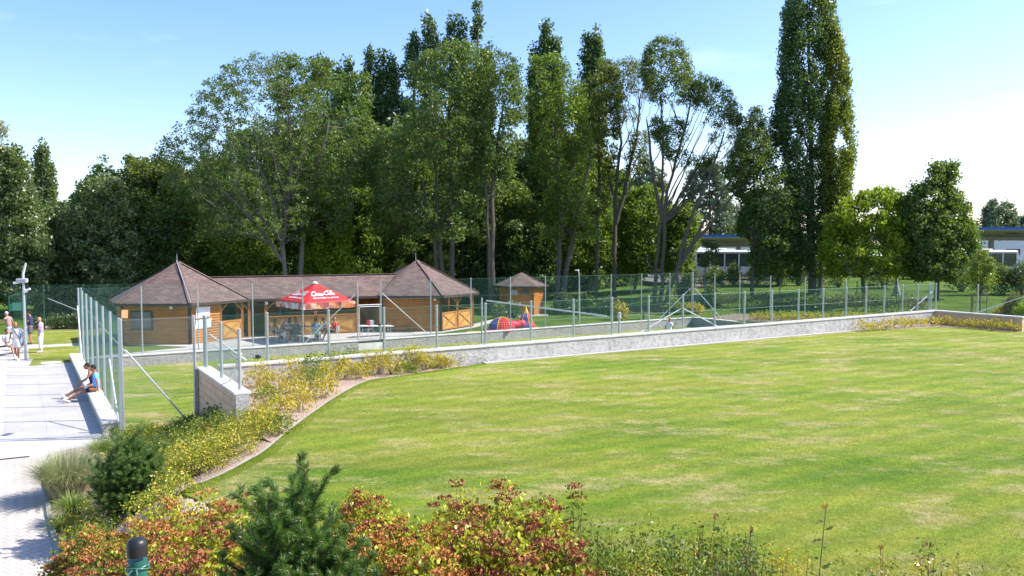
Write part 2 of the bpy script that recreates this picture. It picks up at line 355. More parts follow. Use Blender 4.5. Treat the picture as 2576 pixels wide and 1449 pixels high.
def m_shingle():
    m, n, b = newmat('shingle'); t = n.nodes.new('ShaderNodeUVMap'); br = n.nodes.new('ShaderNodeTexBrick'); n.links.new(t.outputs[0], br.inputs['Vector'])
    br.inputs['Scale'].default_value = 1; br.inputs['Brick Width'].default_value = .33; br.inputs['Row Height'].default_value = .145; br.inputs['Mortar Size'].default_value = .012
    br.inputs['Bias'].default_value = 0.
    br.inputs['Color1'].default_value = (.10, .068, .058, 1); br.inputs['Color2'].default_value = (.175, .117, .10, 1); br.inputs['Mortar'].default_value = (.055, .04, .036, 1)
    f = noise(n, 1.0, 6, .6); fn = noise(n, 30, 4, .8)
    g = mixc(n, 1., br.outputs[0], ramp(n, f, [(.3, .8), (.7, 1.2)]), 'MULTIPLY'); g = mixc(n, 1., g, ramp(n, fn, [(.2, .7), (.8, 1.25)]), 'MULTIPLY')
    n.links.new(g, b.inputs['Base Color']); b.inputs['Roughness'].default_value = .85; bump(n, b, br.outputs['Fac'], -.8, .02)
m_shingle(); basic('shingle_plain', (.135, .09, .078), .85, var=.2)
def m_pictures():
    m, n, b = newmat('valance'); t = n.nodes.new('ShaderNodeTexCoord'); v = n.nodes.new('ShaderNodeTexVoronoi'); v.inputs['Scale'].default_value = 3.4
    mp = n.nodes.new('ShaderNodeMapping'); n.links.new(t.outputs['Object'], mp.inputs[0]); n.links.new(mp.outputs[0], v.inputs['Vector'])
    s = n.nodes.new('ShaderNodeSeparateColor'); n.links.new(v.outputs['Color'], s.inputs[0])
    g = ramp(n, s.outputs[0], [(0, (.22, .03, .03)), (.3, (.45, .12, .10)), (.5, (.70, .66, .62)), (.7, (.32, .05, .05)), (.85, (.75, .3, .05)), (1, (.6, .5, .45))])
    f = noise(n, 12, 4, .7); g = mixc(n, 1., g, ramp(n, f, [(.3, .55), (.7, 1.3)]), 'MULTIPLY')
    n.links.new(g, b.inputs['Base Color']); b.inputs['Roughness'].default_value = .6
m_pictures()
def m_plaid():
    m, n, b = newmat('plaid'); t = n.nodes.new('ShaderNodeTexCoord'); out = None
    for ax, sc in (('x', (1, 0, 0)), ('z', (0, 0, 1))):
        mp = n.nodes.new('ShaderNodeMapping'); mp.inputs['Scale'].default_value = sc; n.links.new(t.outputs['Object'], mp.inputs[0])
        wv = n.nodes.new('ShaderNodeTexWave'); wv.inputs['Scale'].default_value = 5.; wv.bands_direction = 'X' if ax == 'x' else 'Z'; n.links.new(mp.outputs[0], wv.inputs[0])
        r = ramp(n, wv.outputs['Fac'], [(.4, (.75, .78, .8)), (.6, (.10, .28, .38))]); out = r if out is None else mixc(n, 1., out, r, 'MULTIPLY')
    n.links.new(out, b.inputs['Base Color']); b.inputs['Roughness'].default_value = .8
m_plaid()
def cloth(name, c): return basic(name, c, .8, var=.1, scale=5)
for k, c in dict(skin=(.50, .27, .18), skin_tan=(.36, .17, .10), hair_dark=(.025, .016, .012), hair_blond=(.50, .38, .22), hair_grey=(.45, .43, .40), c_white=(.78, .77, .78),
                 c_lilac=(.42, .30, .62), c_navy=(.03, .035, .10), c_greybrown=(.33, .22, .20), c_grey=(.12, .11, .11), c_jeans=(.35, .38, .42), c_blue=(.16, .42, .85), c_black=(.02, .02, .03),
                 c_pink=(.62, .35, .50), c_red=(.60, .02, .05), c_teal=(.05, .25, .3), c_brown=(.15, .06, .04), c_beige=(.5, .42, .33), c_sky=(.1, .45, .8), shoe=(.7, .66, .62), shoe_dark=(.05, .04, .04)).items(): cloth(k, c)
# ------------------------------------------------------------ ground, paving, lawns
def tps_fit(pts):
    P = np.array([p[:2] for p in pts], float); z = np.array([p[2] for p in pts], float); n = len(P)
    def k(r): return np.where(r > 1e-9, r*r*np.log(np.maximum(r, 1e-9)), 0)
    d = np.linalg.norm(P[:, None]-P[None], axis=2); A = np.zeros((n+3, n+3)); A[:n, :n] = k(d)+np.eye(n)*.02; A[:n, n] = 1; A[:n, n+1:] = P; A[n, :n] = 1; A[n+1:, :n] = P.T
    w_ = np.linalg.solve(A, np.r_[z, 0, 0, 0])
    def f(X, Y):
        X = np.asarray(X, float); Y = np.asarray(Y, float); r = np.sqrt((X[..., None]-P[:, 0])**2+(Y[..., None]-P[:, 1])**2)
        return k(r)@w_[:n]+w_[n]+w_[n+1]*X+w_[n+2]*Y
    return f
def in_poly(X, Y, poly):
    X = np.asarray(X); Y = np.asarray(Y); c = np.zeros(X.shape, bool); n = len(poly)
    for i in range(n):
        x0, y0 = poly[i][:2]; x1, y1 = poly[(i+1) % n][:2]
        k = ((y0 > Y) != (y1 > Y)) & (X < (x1-x0)*(Y-y0)/((y1-y0) if y1 != y0 else 1e-9)+x0); c ^= k
    return c
def sheet(name, poly, z, mat, t=.12):
    o = MB().prism([(p[0], p[1]) for p in poly], z-t, z).build(name, M[mat]); return tag(o, kind='structure')
def smooth_line(pts, n=8):
    out = []; P = [np.array(p, float) for p in pts]
    for i in range(len(P)-1):
        p0 = P[max(i-1, 0)]; p1 = P[i]; p2 = P[i+1]; p3 = P[min(i+2, len(P)-1)]
        for k in range(n):
            t = k/n; out.append(.5*((2*p1)+(-p0+p2)*t+(2*p0-5*p1+4*p2-p3)*t*t+(-p0+3*p1-3*p2+p3)*t**3))
    out.append(P[-1]); return out

tag(MB().quad((-1500, -300, -.62), (1500, -300, -.62), (1500, 2500, -.62), (-1500, 2500, -.62)).build('ground', M['park_grass']), kind='structure')
# upper lawn
kerb_px = [(452, 1236), (480, 1222), (560, 1190), (620, 1158), (660, 1135), (720, 1085), (780, 1040), (850, 993), (920, 958), (1000, 945), (1100, 930), (1210, 914)]
LZ = 1.27
kerb = smooth_line([G(x, y, LZ)[:2] for x, y in kerb_px], 6)
kz = [kerb[-1], Q(20, -.12)[:2], Q(32.6, -.12)[:2]]
bedR = [Q(33.5, -.75)[:2], Q(36.2, -1.1)[:2], Q(37.1, -2.0)[:2], Q(37.3, -4.2)[:2]]
lawn_poly = [tuple(p) for p in kerb]+[Q(20, -.2)[:2], Q(32.3, -.2)[:2]]+bedR+[Q(39.2, -4.6)[:2], Q(44, -5.4)[:2], (60, 44), (90, 30), (90, 4), (30, 7.6), (12, 9.0), (6.5, 9.6), (3, 9.7), (0, 10.0), (-2, 10.6), (-3.7, 11.8)]
lawn = sheet('lawn', lawn_poly, LZ-.02, 'lawn')
kb = MB()
for i in range(len(kerb)-1):
    a, b = kerb[i], kerb[i+1]; kb.bar((a[0], a[1], LZ-.06), (b[0], b[1], LZ-.06), .05, .11)
tag(kb.build('lawn_kerb', M['concrete']), 'pale concrete edging strip curving along the left edge of the big lawn', 'kerb')
tag(MB().prism([Q(11.3, -.28)[:2], Q(32.6, -.28)[:2], Q(32.6, -.02)[:2], Q(11.3, -.02)[:2]], LZ-.12, LZ+.008).build('mowing_strip', M['concrete']), kind='structure')
# court lawn
sheet('court_lawn', [Q(0, 0)[:2], Q(LEN, 0)[:2], Q(LEN, WID)[:2], Q(0, WID)[:2]], -.5, 'court_lawn')
# park ground behind and around, one height field in court coordinates
pk = [(13.5, 56.5, .12), (22.9, 43.5, 1.15), (24.8, 39, 1.22), (28, 42, 1.3), (40, 45, 1.35), (60, 40, 1.35), (18, 60, .6), (22, 62, .95), (15, 68, 1.0), (20, 72, 1.45), (25, 75, 1.5), (40, 70, 1.5), (60, 80, 1.5),
      (20, 90, 1.5), (20, 130, 1.5), (0, 90, .3), (0, 62, 0), (6, 62, 0), (-10, 60, 0), (-40, 60, 0), (-40, 100, 0), (0, 130, .6), (80, 130, 1.5), (8, 72, .5), (-60, 30, 0), (-60, 130, 0), (100, 40, 1.4), (30, 55, 1.25),
      (130, 60, 1.5), (17, 53, .35), (20, 48, .75), (-100, 80, 0), (150, 150, 1.5), (-100, 200, 0.5), (60, 220, 1.5)]
pf = tps_fit(pk)
def sm(x): x = np.clip(x, 0, 1); return x*x*(3-2*x)
def park_z(X, Y):
    X = np.asarray(X, float); Y = np.asarray(Y, float); u = (X-CA[0])*U_[0]+(Y-CA[1])*U_[1]; v = (X-CA[0])*V_[0]+(Y-CA[1])*V_[1]
    m = sm((33-u)/5)*sm((36-v)/8); z = np.clip(pf(X, Y), -.05, 2.2)
    n_ = .06*np.sin(X*.9+Y*.4)*np.sin(Y*.7-X*.2)*sm((Y-55)/10)
    return z*(1-m)+(-.015)*m+n_*(1-m)
us = np.r_[np.arange(-220, -30, 10), np.arange(-30, 0, 2.5), 0, np.arange(1.5, LEN, 1.5), LEN, LEN+.6, np.arange(40, 80, 1.5), np.arange(80, 300, 10)]
vs = np.r_[-60, -40, -20, -12, -8, -6, -5, -4.2, np.arange(-3, WID, 1.5), WID, WID+.5, np.arange(19.5, 60, 1.2), np.arange(60, 130, 5), np.arange(130, 420, 20)]
UU, VV = np.meshgrid(us, vs, indexing='ij'); XX = CA[0]+UU*U_[0]+VV*V_[0]; YY = CA[1]+UU*U_[1]+VV*V_[1]; ZZ = park_z(XX, YY)
fs = []
for i in range(len(us)-1):
    for j in range(len(vs)-1):
        uc, vc = (us[i]+us[i+1])/2, (vs[j]+vs[j+1])/2
        if 0 < uc < LEN and vc < WID: continue
        if uc < 0 and vc < WID+1.5: continue
        if uc > LEN and vc < -6 : continue
        k = i*len(vs)+j; fs.append((k, k+len(vs), k+len(vs)+1, k+1))
tag(np_mesh('park_ground', np.stack([XX, YY, ZZ], 2), fs, 4, M['park_grass'], smooth=True), kind='structure')
# far left: paved walk, grass, path
PE = [(-1.4, 3.4), (-7.30, 12.95), (-9.25, 16.0), (-11.19, 19.22), (-11.75, 20.6), Q(-.35, -.35)[:2]]       # edge of the paved path against the bed
path_poly = [(-14, -2), (-3.0, -2)]+PE+[Q(0, -.35)[:2], Q(0, .35)[:2], Q(-.3, 1.0)[:2], Q(-.3, 17.6)[:2], Q(.2, 17.8)[:2], Q(.2, 19.3)[:2], Q(-40, 19.3)[:2], Q(-40, -10)[:2]]
sheet('patio_paving', path_poly, 0., 'slabs', .5)
y_ = G(0, 1155)[1]; near = [(-14, -2), (-3.0, -2)]+PE[:4]+[(-11.6, 20.1), G(78, 1150)[:2], G(0, 1156)[:2], (-22, 19)]
sheet('path', near, .004, 'pavers', .004)
dr = MB(); a = G(0, 1157); b = G(76, 1149)
for i in range(26):
    t = i/26; p = (a[0]+(b[0]-a[0])*t, a[1]+(b[1]-a[1])*t, .008); dr.box(p, (.05, .10, .01), math.atan2(b[1]-a[1], b[0]-a[0]))
tag(dr.build('drain_grate', M['grey_paint']), 'narrow grey drain grate set across the paved path', 'drain')
sheet('path', [G(73, 921)[:2], G(71, 874)[:2], G(60, 845)[:2], G(-60, 845)[:2], G(-60, 921)[:2]], .006, 'slabs', .3)
sheet('path', [G(66, 867)[:2], G(275, 860)[:2], G(275, 869)[:2], G(66, 877)[:2]], .002, 'slabs', .3)
sheet('side_lawn', [Q(-.05, 18.1)[:2], Q(-40, 18.1)[:2], Q(-40, 50)[:2], Q(.5, 50)[:2], Q(.5, 18.1)[:2]], -.006, 'lawn')
pl = [Q(-.3, 18.2)[:2], G(200, 908)[:2], G(72, 921)[:2], G(66, 870)[:2], G(60, 845)[:2], G(50, 826)[:2], (-60, 62), (-20, 52), (-19.6, 41)]
tag(MB().prism([G(73, 921)[:2], G(201, 909)[:2], Q(-.1, 18.0)[:2], Q(.2, 21.5)[:2], G(260, 868)[:2], G(205, 869)[:2], G(100, 874)[:2]], -.1, .004).build('side_lawn', M['lawn']), kind='structure')
tag(MB().prism([G(100, 868)[:2], G(205, 863)[:2], G(270, 862)[:2], G(255, 829)[:2], G(60, 829)[:2]], -.1, .004).build('side_lawn', M['lawn']), kind='structure')
tag(MB().lathe(G(128, 912.5, .004), [(.42, 0), (.42, .012), (.39, .016), (.34, .012)], 28).build('manhole_cover', M['coping']), 'round pale manhole cover in the grass by the path', 'manhole cover')
# patio around the cabins
pav = [(262, 893), (322, 889), (478, 873), (310, 866), (300, 840), (560, 836), (930, 815), (1105, 824), (1180, 818), (1250, 801), (1290, 789), (1376, 789), (1380, 793), (1320, 796), (1262, 806), (1216, 817), (1190, 824), (1100, 838), (1000, 847), (985, 851)]
pav_w = [G(*p)[:2] for p in pav]+[Q(16.0, WID+.15)[:2], Q(0, WID+.15)[:2]]
sheet('patio_paving', pav_w, .008, 'slabs', .1)
# bed soil
bed_pts = [(*p, -.02) for p in PE]+[Q(-.3, -.4, 0), Q(1, -.4, 0), Q(1.9, -.4, .02), Q(1.95, -2.2, .4), Q(1.95, -4.3, .92), Q(2.3, -5.0, 1.08), Q(.8, -3, .25)]
bed_pts += [(*G(x, y, LZ)[:2], LZ-.03) for x, y in kerb_px[:8]]+[(0, 10, 1.25), (3, 9.7, 1.25), (6.5, 9.6, 1.25), (12, 9.0, 1.25), (30, 7.5, 1.25), (-2, 10.6, 1.25), (0, 7.6, 1.5), (3, 7.2, 1.5), (6, 7, 1.5), (12, 6, 1.6), (-3.3, 9.2, 1.35), (-2, 6.3, 2.1), (0, 5, 2.35), (4, 4.5, 2.3),
            (0, 2.6, 3.6), (0, 0, 3.75), (4, 1, 3.75), (-1.2, 2.4, 3.45), (-5, 10.5, .75), (-4.2, 7.7, .9), (12, 2, 3.6)]
bf = tps_fit(bed_pts)
def bed_z(X, Y): return np.clip(bf(X, Y), -.05, 3.9)
gx = np.arange(-14, 32, .25); gy = np.arange(-1, 26, .25); XX, YY = np.meshgrid(gx, gy, indexing='ij'); ZZ = bed_z(XX, YY)+.02*np.sin(XX*9+YY*3)*np.sin(YY*7-XX*2)
ql = in_poly(XX, YY, lawn_poly); qp = in_poly(XX, YY, path_poly); u_ = (XX-CA[0])*U_[0]+(YY-CA[1])*U_[1]; v_ = (XX-CA[0])*V_[0]+(YY-CA[1])*V_[1]
ZZ = np.where(ql, np.minimum(ZZ, 1.14), ZZ); ZZ = np.where(qp, -.1, ZZ); ZZ = np.where((v_ > -.2) & (u_ > -.2), -.6, ZZ); ZZ = np.where(v_ > -.2, np.minimum(ZZ, -.1), ZZ)
rt = (u_ > 2.3) & (v_ < -.2) & (v_ > -8) & ~ql; ZZ = np.where(rt & (v_ > -5), 1.19, ZZ)
fs = [(i*len(gy)+j, (i+1)*len(gy)+j, (i+1)*len(gy)+j+1, i*len(gy)+j+1) for i in range(len(gx)-1) for j in range(len(gy)-1)]
tag(np_mesh('planting_bed', np.stack([XX, YY, ZZ], 2), fs, 4, M['bark_mulch'], smooth=True), kind='structure')
wb = [Q(2.35, -.05)[:2], Q(11.4, -.05)[:2]]+[tuple(p) for p in kerb[::-1][:-18]]+[Q(2.1, -4.6)[:2]]
sheet('planting_bed', [Q(2.35, -.05)[:2], Q(11.6, -.05)[:2]]+[tuple(p) for p in kerb[::-1][:40]]+[Q(1.9, -5.4)[:2], Q(2.3, -4.7)[:2]], 1.225, 'bark_mulch', .3)
sheet('planting_bed', [Q(32.2, -.1)[:2]]+[(p[0], p[1]) for p in bedR]+[Q(38.25, -3.9)[:2], Q(38.25, -.1)[:2]], LZ-.008, 'bark_mulch', .2)
pk_ = MB()
for a, b in zip(PE[:-1], PE[1:]): pk_.bar((a[0], a[1], .0), (b[0], b[1], .0), .08, .12)
tag(pk_.build('path_kerb', M['concrete']), 'grey concrete edging between the paved path and the planting bed', 'kerb')
# beds behind the far fence, dirt track and bus yard
def drape(name, poly, mat, dz=.02, st=.7, kind='structure'):
    xs = [p[0] for p in poly]; ys = [p[1] for p in poly]; gx = np.arange(min(xs), max(xs)+st, st); gy = np.arange(min(ys), max(ys)+st, st)
    X, Y = np.meshgrid(gx, gy, indexing='ij'); n = len(gy); c = in_poly(X[:-1, :-1]+st/2, Y[:-1, :-1]+st/2, poly)
    f = [(i*n+j, (i+1)*n+j, (i+1)*n+j+1, i*n+j+1) for i, j in zip(*np.nonzero(c))]
    return tag(np_mesh(name, np.stack([X, Y, park_z(X, Y)+dz], 2), f, 4, M[mat], smooth=True), kind=kind)
drape('dirt_path', [G(1600, 812, .1)[:2], G(1745, 722, 1.0)[:2], G(1830, 708, 1.2)[:2], G(1990, 702, 1.4)[:2], G(2010, 707, 1.35)[:2], G(1900, 717, 1.2)[:2], G(1800, 727, 1.)[:2], G(1680, 760, .5)[:2]], 'dirt', .03, .4)
drape('planting_bed', [Q(38.6, 1)[:2], Q(38.6, 17)[:2], Q(41.4, 17)[:2], Q(41.4, 1)[:2]], 'dirt', .02, .35)
tag(MB().prism([(14, 80), (120, 76), (140, 120), (8, 120)], 1.45, 1.56).build('bus_yard_asphalt', M['asphalt']), kind='structure')

# ------------------------------------------------------------ walls
def wall(name, label, a, b, z0, z1, th, mat, side=1, cop=.06, over=.03, cw=None, seg=1.0, group=None):
    """a,b: ends of the visible face line; body lies to the left (side=1) of a->b; coping slabs on top"""
    a = np.array(a[:2], float); b = np.array(b[:2], float); L = np.linalg.norm(b-a); d = (b-a)/L; n = np.array([-d[1], d[0]])*side
    zz = z1 if hasattr(z1, '__len__') else (z1, z1)
    t = empty(name, (*a, z0), label, 'wall', group)
    k = MB(); c0, c1 = a+n*th, b+n*th
    k.add([(*a, z0), (*b, z0), (*c1, z0), (*c0, z0), (*a, zz[0]-cop), (*b, zz[1]-cop), (*c1, zz[1]-cop), (*c0, zz[0]-cop)],
          [(3, 2, 1, 0), (4, 5, 6, 7), (0, 1, 5, 4), (1, 2, 6, 5), (2, 3, 7, 6), (3, 0, 4, 7)] if side > 0 else [(0, 1, 2, 3), (7, 6, 5, 4), (4, 5, 1, 0), (5, 6, 2, 1), (6, 7, 3, 2), (7, 4, 0, 3)])
    k.build('wall_body', M[mat], t)
    c = MB(); m = max(1, int(round(L/seg)))
    for i in range(m):
        s0, s1 = i/m, (i+1)/m; p = a+(b-a)*s0+n*th/2; q = a+(b-a)*s1+n*th/2; p = p+d*.005; q = q-d*.005
        if i == 0: p = p-d*over
        if i == m-1: q = q+d*over
        c.bar((*p, zz[0]+(zz[1]-zz[0])*s0-cop/2), (*q, zz[0]+(zz[1]-zz[0])*s1-cop/2), (cw or th+2*over), cop, bev=.008)
    c.build('coping', M['coping'], t); return t
wall('retaining_wall', 'long rough white wall with pale coping running along the far edge of the big lawn', Q(2.6, 0), Q(LEN, 0), -.6, (1.83, 1.93), .28, 'rough_white', 1, .07)
sw = wall('retaining_wall', 'short tan block wall with pale coping projecting toward the planting bed', Q(2.02, .28), Q(2.02, -4.55), -.6, 1.82, .32, 'block_wall', 1, .06, .04)
MB().box(Q(2.18, -4.565, .55), (.318, .05, 2.40), TH).build('wall_end', M['rough_white'], sw)
MB().bar(Q(1.99, .2, -.1), Q(1.99, .2, 1.75), .07, .07, up=(1, 0, 0)).build('corner_strip', M['coping'], sw)
wall('retaining_wall', 'short grey block wall ending the long white wall at the right', Q(LEN, .0), Q(LEN, -4.3), .6, 1.93, .3, 'block_wall', -1, .07) 
g0 = uv(*G(899, 856, .05)[:2])[0]; g1 = uv(*G(958, 851, .05)[:2])[0]
wall('low_wall', 'low rough grey wall below the paved terrace, left of the gate', Q(0, WID), Q(g0, WID), -.6, .06, .26, 'rough_grey', 1, .06)
wall('low_wall', 'long low rough grey wall behind the net, right of the gate', Q(g1, WID), Q(LEN, WID), -.6, (.06, .17), .26, 'rough_grey', 1, .06)
wall('low_wall', 'low dark wall closing the far right end of the sunken court', Q(LEN, WID-.01), Q(LEN, .29), -.6, (.17, .3), .26, 'rough_grey', 1, .06)
wall('low_wall', 'low bench high wall with broad pale slabs under the two seated boys', Q(-.42, 18.0), Q(-.42, 1.0), -.05, (.30, .34), .40, 'footing', 1, .07, .03, seg=2.6)
wall('low_wall', 'flat white kerb wall at the front left corner of the court', Q(-.2, -.25), Q(2.0, -.25), -.6, .03, .25, 'footing', 1, .05)
MB_ = MB().prism([Q(g0+.02, WID+.02)[:2], Q(g1-.02, WID+.02)[:2], Q(g1-.02, WID+.6)[:2], Q(g0+.02, WID+.6)[:2]], -.6, -.12)
tag(MB_.build('garden_steps', M['coping']), 'pale concrete steps leading up through the gate in the low wall', 'steps')
MB().lathe(Q(.05, .3, -.5), [(.28, 0), (.25, .35), (.1, .5), (.08, .52)], 12).build('post_footing', M['concrete'])
tag(bpy.data.objects['post_footing'], 'concrete footing under the corner post at the front of the court', 'footing')

# ------------------------------------------------------------ fences
def fence(name, label, a, b, zs, ts, ztop, mesh_z, pitch=.075, wr=.0016, post_r=.035, wires=4, wmat='wire_green', pmat='galv', braces=(), cap=True, wire_r=.0035):
    """a,b ends; zs post foot height (pair); ts post positions 0..1"""
    a = np.array(a[:2], float); b = np.array(b[:2], float); L = np.linalg.norm(b-a); d = (b-a)/L; n = np.array([-d[1], d[0]])
    t = empty(name, (*a, zs[0]), label, 'fence')
    for s in ts:
        p = a+d*s*L; z0 = zs[0]+(zs[1]-zs[0])*s
        k = MB().tube([(*p, z0-.02), (*p, ztop)], post_r, 10); 
        if cap: k.lathe((*p, ztop), [(post_r+.004, -.02), (post_r+.004, .01), (post_r*.5, .025)], 10)
        k.build('post', M[pmat], t, smooth=True)
    off = n*(-post_r-.006); z0, z1 = mesh_z; Hh = z1-z0
    ks = np.arange(-Hh, L, pitch); segs = []
    s0 = np.maximum(ks, 0); s1 = np.minimum(ks+Hh, L); segs.append((s0, s0-ks+z0, s1, s1-ks+z0))
    ks2 = np.arange(0, L+Hh, pitch); s0 = np.maximum(ks2-Hh, 0); s1 = np.minimum(ks2, L); segs.append((s0, z0+(ks2-s0), s1, z0+(ks2-s1)))
    VV_, FF_ = [], []; base = 0
    for (s0, za, s1, zb), sg in zip(segs, (1, -1)):
        ok = (s1-s0) > .02; s0, za, s1, zb = s0[ok], za[ok], s1[ok], zb[ok]; m = len(s0)
        P0 = np.c_[a[0]+off[0]+d[0]*s0, a[1]+off[1]+d[1]*s0, za]; P1 = np.c_[a[0]+off[0]+d[0]*s1, a[1]+off[1]+d[1]*s1, zb]
        e1 = np.array([n[0], n[1], 0])*wr; e2 = np.array([-d[0]*sg, -d[1]*sg, 1.])/math.sqrt(2)*wr
        o3 = [e1*cos(q)+e2*sin(q) for q in (0, 2.094, 4.189)]
        vv = np.stack([P0+o3[0], P0+o3[1], P0+o3[2], P1+o3[0], P1+o3[1], P1+o3[2]], 1).reshape(-1, 3)
        ii = (np.arange(m)*6)[:, None]+base; ff = np.concatenate([ii+np.array([0, 1, 4, 3]), ii+np.array([1, 2, 5, 4]), ii+np.array([2, 0, 3, 5])], 0)
        VV_.append(vv); FF_.append(ff); base += len(vv)
    np_mesh('chain_link_mesh', np.concatenate(VV_), np.concatenate(FF_), 4, M[wmat], t)
    for z in np.linspace(z0+.02, z1, wires): MB().tube([(a[0]+off[0], a[1]+off[1], z), (b[0]+off[0], b[1]+off[1], z)], wire_r, 4).build('tension_wire', M['galv'] if wmat != 'wire_green' else M[wmat], t)
    for (s, ds, z1_, z0_) in braces:       # at position s (m), foot ds metres further, heights
        p = a+d*s; q = a+d*(s+ds); MB().tube([(*(p+n*.05), z1_), (*(q+n*.05), z0_)], .024, 8).build('brace', M['galv_light'], t)
    return t
ZT = 3.3
fence('chain_link_fence', 'tall teal veiled fence running beside the paved path behind the seated boys', Q(0, .35), Q(0, WID+.1), (.0, .05), [i/7 for i in range(8)], ZT, (-.35, ZT-.02), braces=((2.55, -2.3, 1.9, .35), (WID-.3, -2.1, 2.5, .3)), post_r=.038)
LW = [670, 825, 965, 1098, 1221, 1336, 1443, 1540, 1632.5, 1719, 1799, 1874, 1943, 2010, 2072, 2130, 2180, 2226, 2272, 2310, 2339.5]
def on_line(px, v0, z=ZT):      # court u where the view column px meets the line v=v0
    d = ray(px, 700); t0 = uv(0, 0)[1]-v0; t1 = uv(d[0], d[1])[1]-v0; t = -t0/(t1-t0); return uv(d[0]*t, d[1]*t)[0]
ul = [on_line(x, .14) for x in LW]
u0, u1 = 2.2, LEN-.1
fence('chain_link_fence', 'low chain link fence standing on top of the long white wall', Q(u0, .14), Q(u1, .14), (1.83, 1.93), [0]+[(u-u0)/(u1-u0) for u in ul], ZT, (1.9, ZT-.02), braces=((ul[9]-u0, -2.2, 2.75, 1.88), (ul[9]-u0, 2.0, 2.75, 1.9), (u1-u0-.1, -1.9, 2.9, 1.95), (.15, 1.05, 2.75, 1.9)), post_r=.04, wires=3)
fence('chain_link_fence', 'two bay fence stepping down the short tan block wall', Q(2.2, .0), Q(2.2, -4.3), (1.8, 1.8), [.02, .50, .985], ZT, (1.86, ZT-.02), braces=((4.2, -1.3, 2.7, 1.85),), post_r=.04, wires=3)
fence('chain_link_fence', 'front fence panel between the path corner and the short tan wall', Q(0.02, .12), Q(1.93, .12), (-.1, -.1), [0.0, .995], ZT, (.02, ZT-.02), braces=((.1, 1.75, 2.45, .05),), post_r=.04, wmat='wire_grey')
BK = [203, 354, 496, 634, 760.5, 899, 957.5, 1083, 1184.5, 1284, 1372, 1457.5, 1537.5, 1614, 1685, 1756.7]
ub = [max(0, min(LEN, on_line(x, WID+.12))) for x in BK]
i5 = 5
fence('chain_link_fence', 'tall fence along the terrace wall in front of the left cabin and parasol', Q(0, WID+.12), Q(ub[i5], WID+.12), (.0, .03), [u/ub[i5] for u in ub[:i5+1]], ZT, (.1, ZT-.02), braces=((.1, 1.9, 2.6, .1), (ub[i5]-.1, -2.9, 2.6, .05)))
fence('chain_link_fence', 'tall fence behind the net and play tents, right of the gate', Q(ub[i5+1], WID+.12), Q(LEN, WID+.12), (.03, .15), [(u-ub[i5+1])/(LEN-ub[i5+1]) for u in ub[i5+1:]], ZT, (.15, ZT-.02), braces=((.1, 2.9, 2.6, .05), (LEN-ub[i5+1]-.1, -2.8, 2.2, .2)), pitch=.09, wr=.0019)
fence('chain_link_fence', 'tall fence closing the far right end of the court', Q(LEN, WID), Q(LEN, .2), (.15, 1.7), [0, .118, .245, .39, .54, .70, .99], ZT, (.3, ZT-.02), braces=((.15, 2.5, 2.2, .3),), pitch=.09)
fence('chain_link_fence', 'short fence on the grey block wall at the right end', Q(LEN+.12, .2), Q(LEN+.12, -4.3), (1.9, 1.9), [.0, .48, .99], ZT, (1.95, ZT-.02), braces=((4.4, -2.3, 2.9, 1.93),), wires=3)
fence('chain_link_fence', 'dark green fence running on past the right edge of the picture', Q(LEN+.5, -4.5), Q(LEN+16, -9), (1.3, 1.35), [i/5 for i in range(1, 6)], 2.9, (1.35, 2.88), pmat='green_paint', pitch=.1)
fence('chain_link_fence', 'neighbouring court fence of bright tall posts at the left edge', (-33.7, 53.0), (-22.1, 34), (.0, .0), [i/9 for i in range(10)], 3.6, (.1, 3.58), pmat='galv_light', wmat='wire_grey', pitch=.1)
fence('chain_link_fence', 'green wire fence behind the hedge at the left', (-33.0, 53.6), (-25.0, 56.5), (.0, .0), [.22, .5, 1.], 2.6, (.05, 2.58), pmat='green_paint', pitch=.09, wires=5, braces=((2.1, 3.3, 1.7, .1),))
fence('chain_link_fence', 'low dark wire fence on the grassy bank behind the court', (9.0, 61.5), (30.5, 58.5), (.0, 1.2), [i/8 for i in range(9)], 2.6, (.9, 2.5), pmat='green_paint', pitch=.11, braces=((14.5, 2.4, 2.4, .9),))

# gate in the terrace wall
ga, gb = Q(g0+.08, WID+.12), Q(g1-.08, WID+.12)
gt = empty('metal_gate', Q(g0, WID+.12, -.1), 'open framed wire gate between the two low grey walls', 'gate')
ax = unit(np.array(gb)-np.array(ga)); n_ = np.array([-ax[1], ax[0], 0])
def gp(s, z): p = np.array(ga)+ax*s; return (p[0], p[1], z)
gl = np.linalg.norm(np.array(gb)-np.array(ga))
MB().tube([gp(-.08, 1.98), gp(gl+.08, 1.98)], .025, 8).build('lintel_bar', M['galv_light'], gt)
k = MB()
for s in (.05, gl-.05): k.tube([gp(s, -.25), gp(s, 1.88)], .02, 8)
k.tube([gp(.05, 1.88), gp(gl-.05, 1.88)], .02, 8); k.tube([gp(.05, -.25), gp(gl-.05, -.25)], .02, 8); k.build('gate_frame', M['galv_light'], gt)
k = MB()
for s in np.arange(.1, gl-.05, .09): k.tube([gp(s, -.2), gp(min(gl-.06, s+1.2), -.2+min(gl-.06-s, 1.2)*1.75)], .0025, 3); k.tube([gp(s, 1.85), gp(min(gl-.06, s+1.2), 1.85-min(gl-.06-s, 1.2)*1.75)], .0025, 3)
k.build('gate_mesh', M['wire_grey'], gt)
MB().box(gp(gl-.1, .85), (.12, .06, .14), TH).build('lock_box', M['black'], gt)
tb = empty('folding_table', G(945, 838, .01), 'thin white folding table standing behind the gate', 'table')
tp, tq = D(902, 819.5, 46.3), D(986, 819.5, 47.6)
MB().bar(tp, tq, .55, .035, bev=.008).build('table_top', M['white_plastic'], tb)
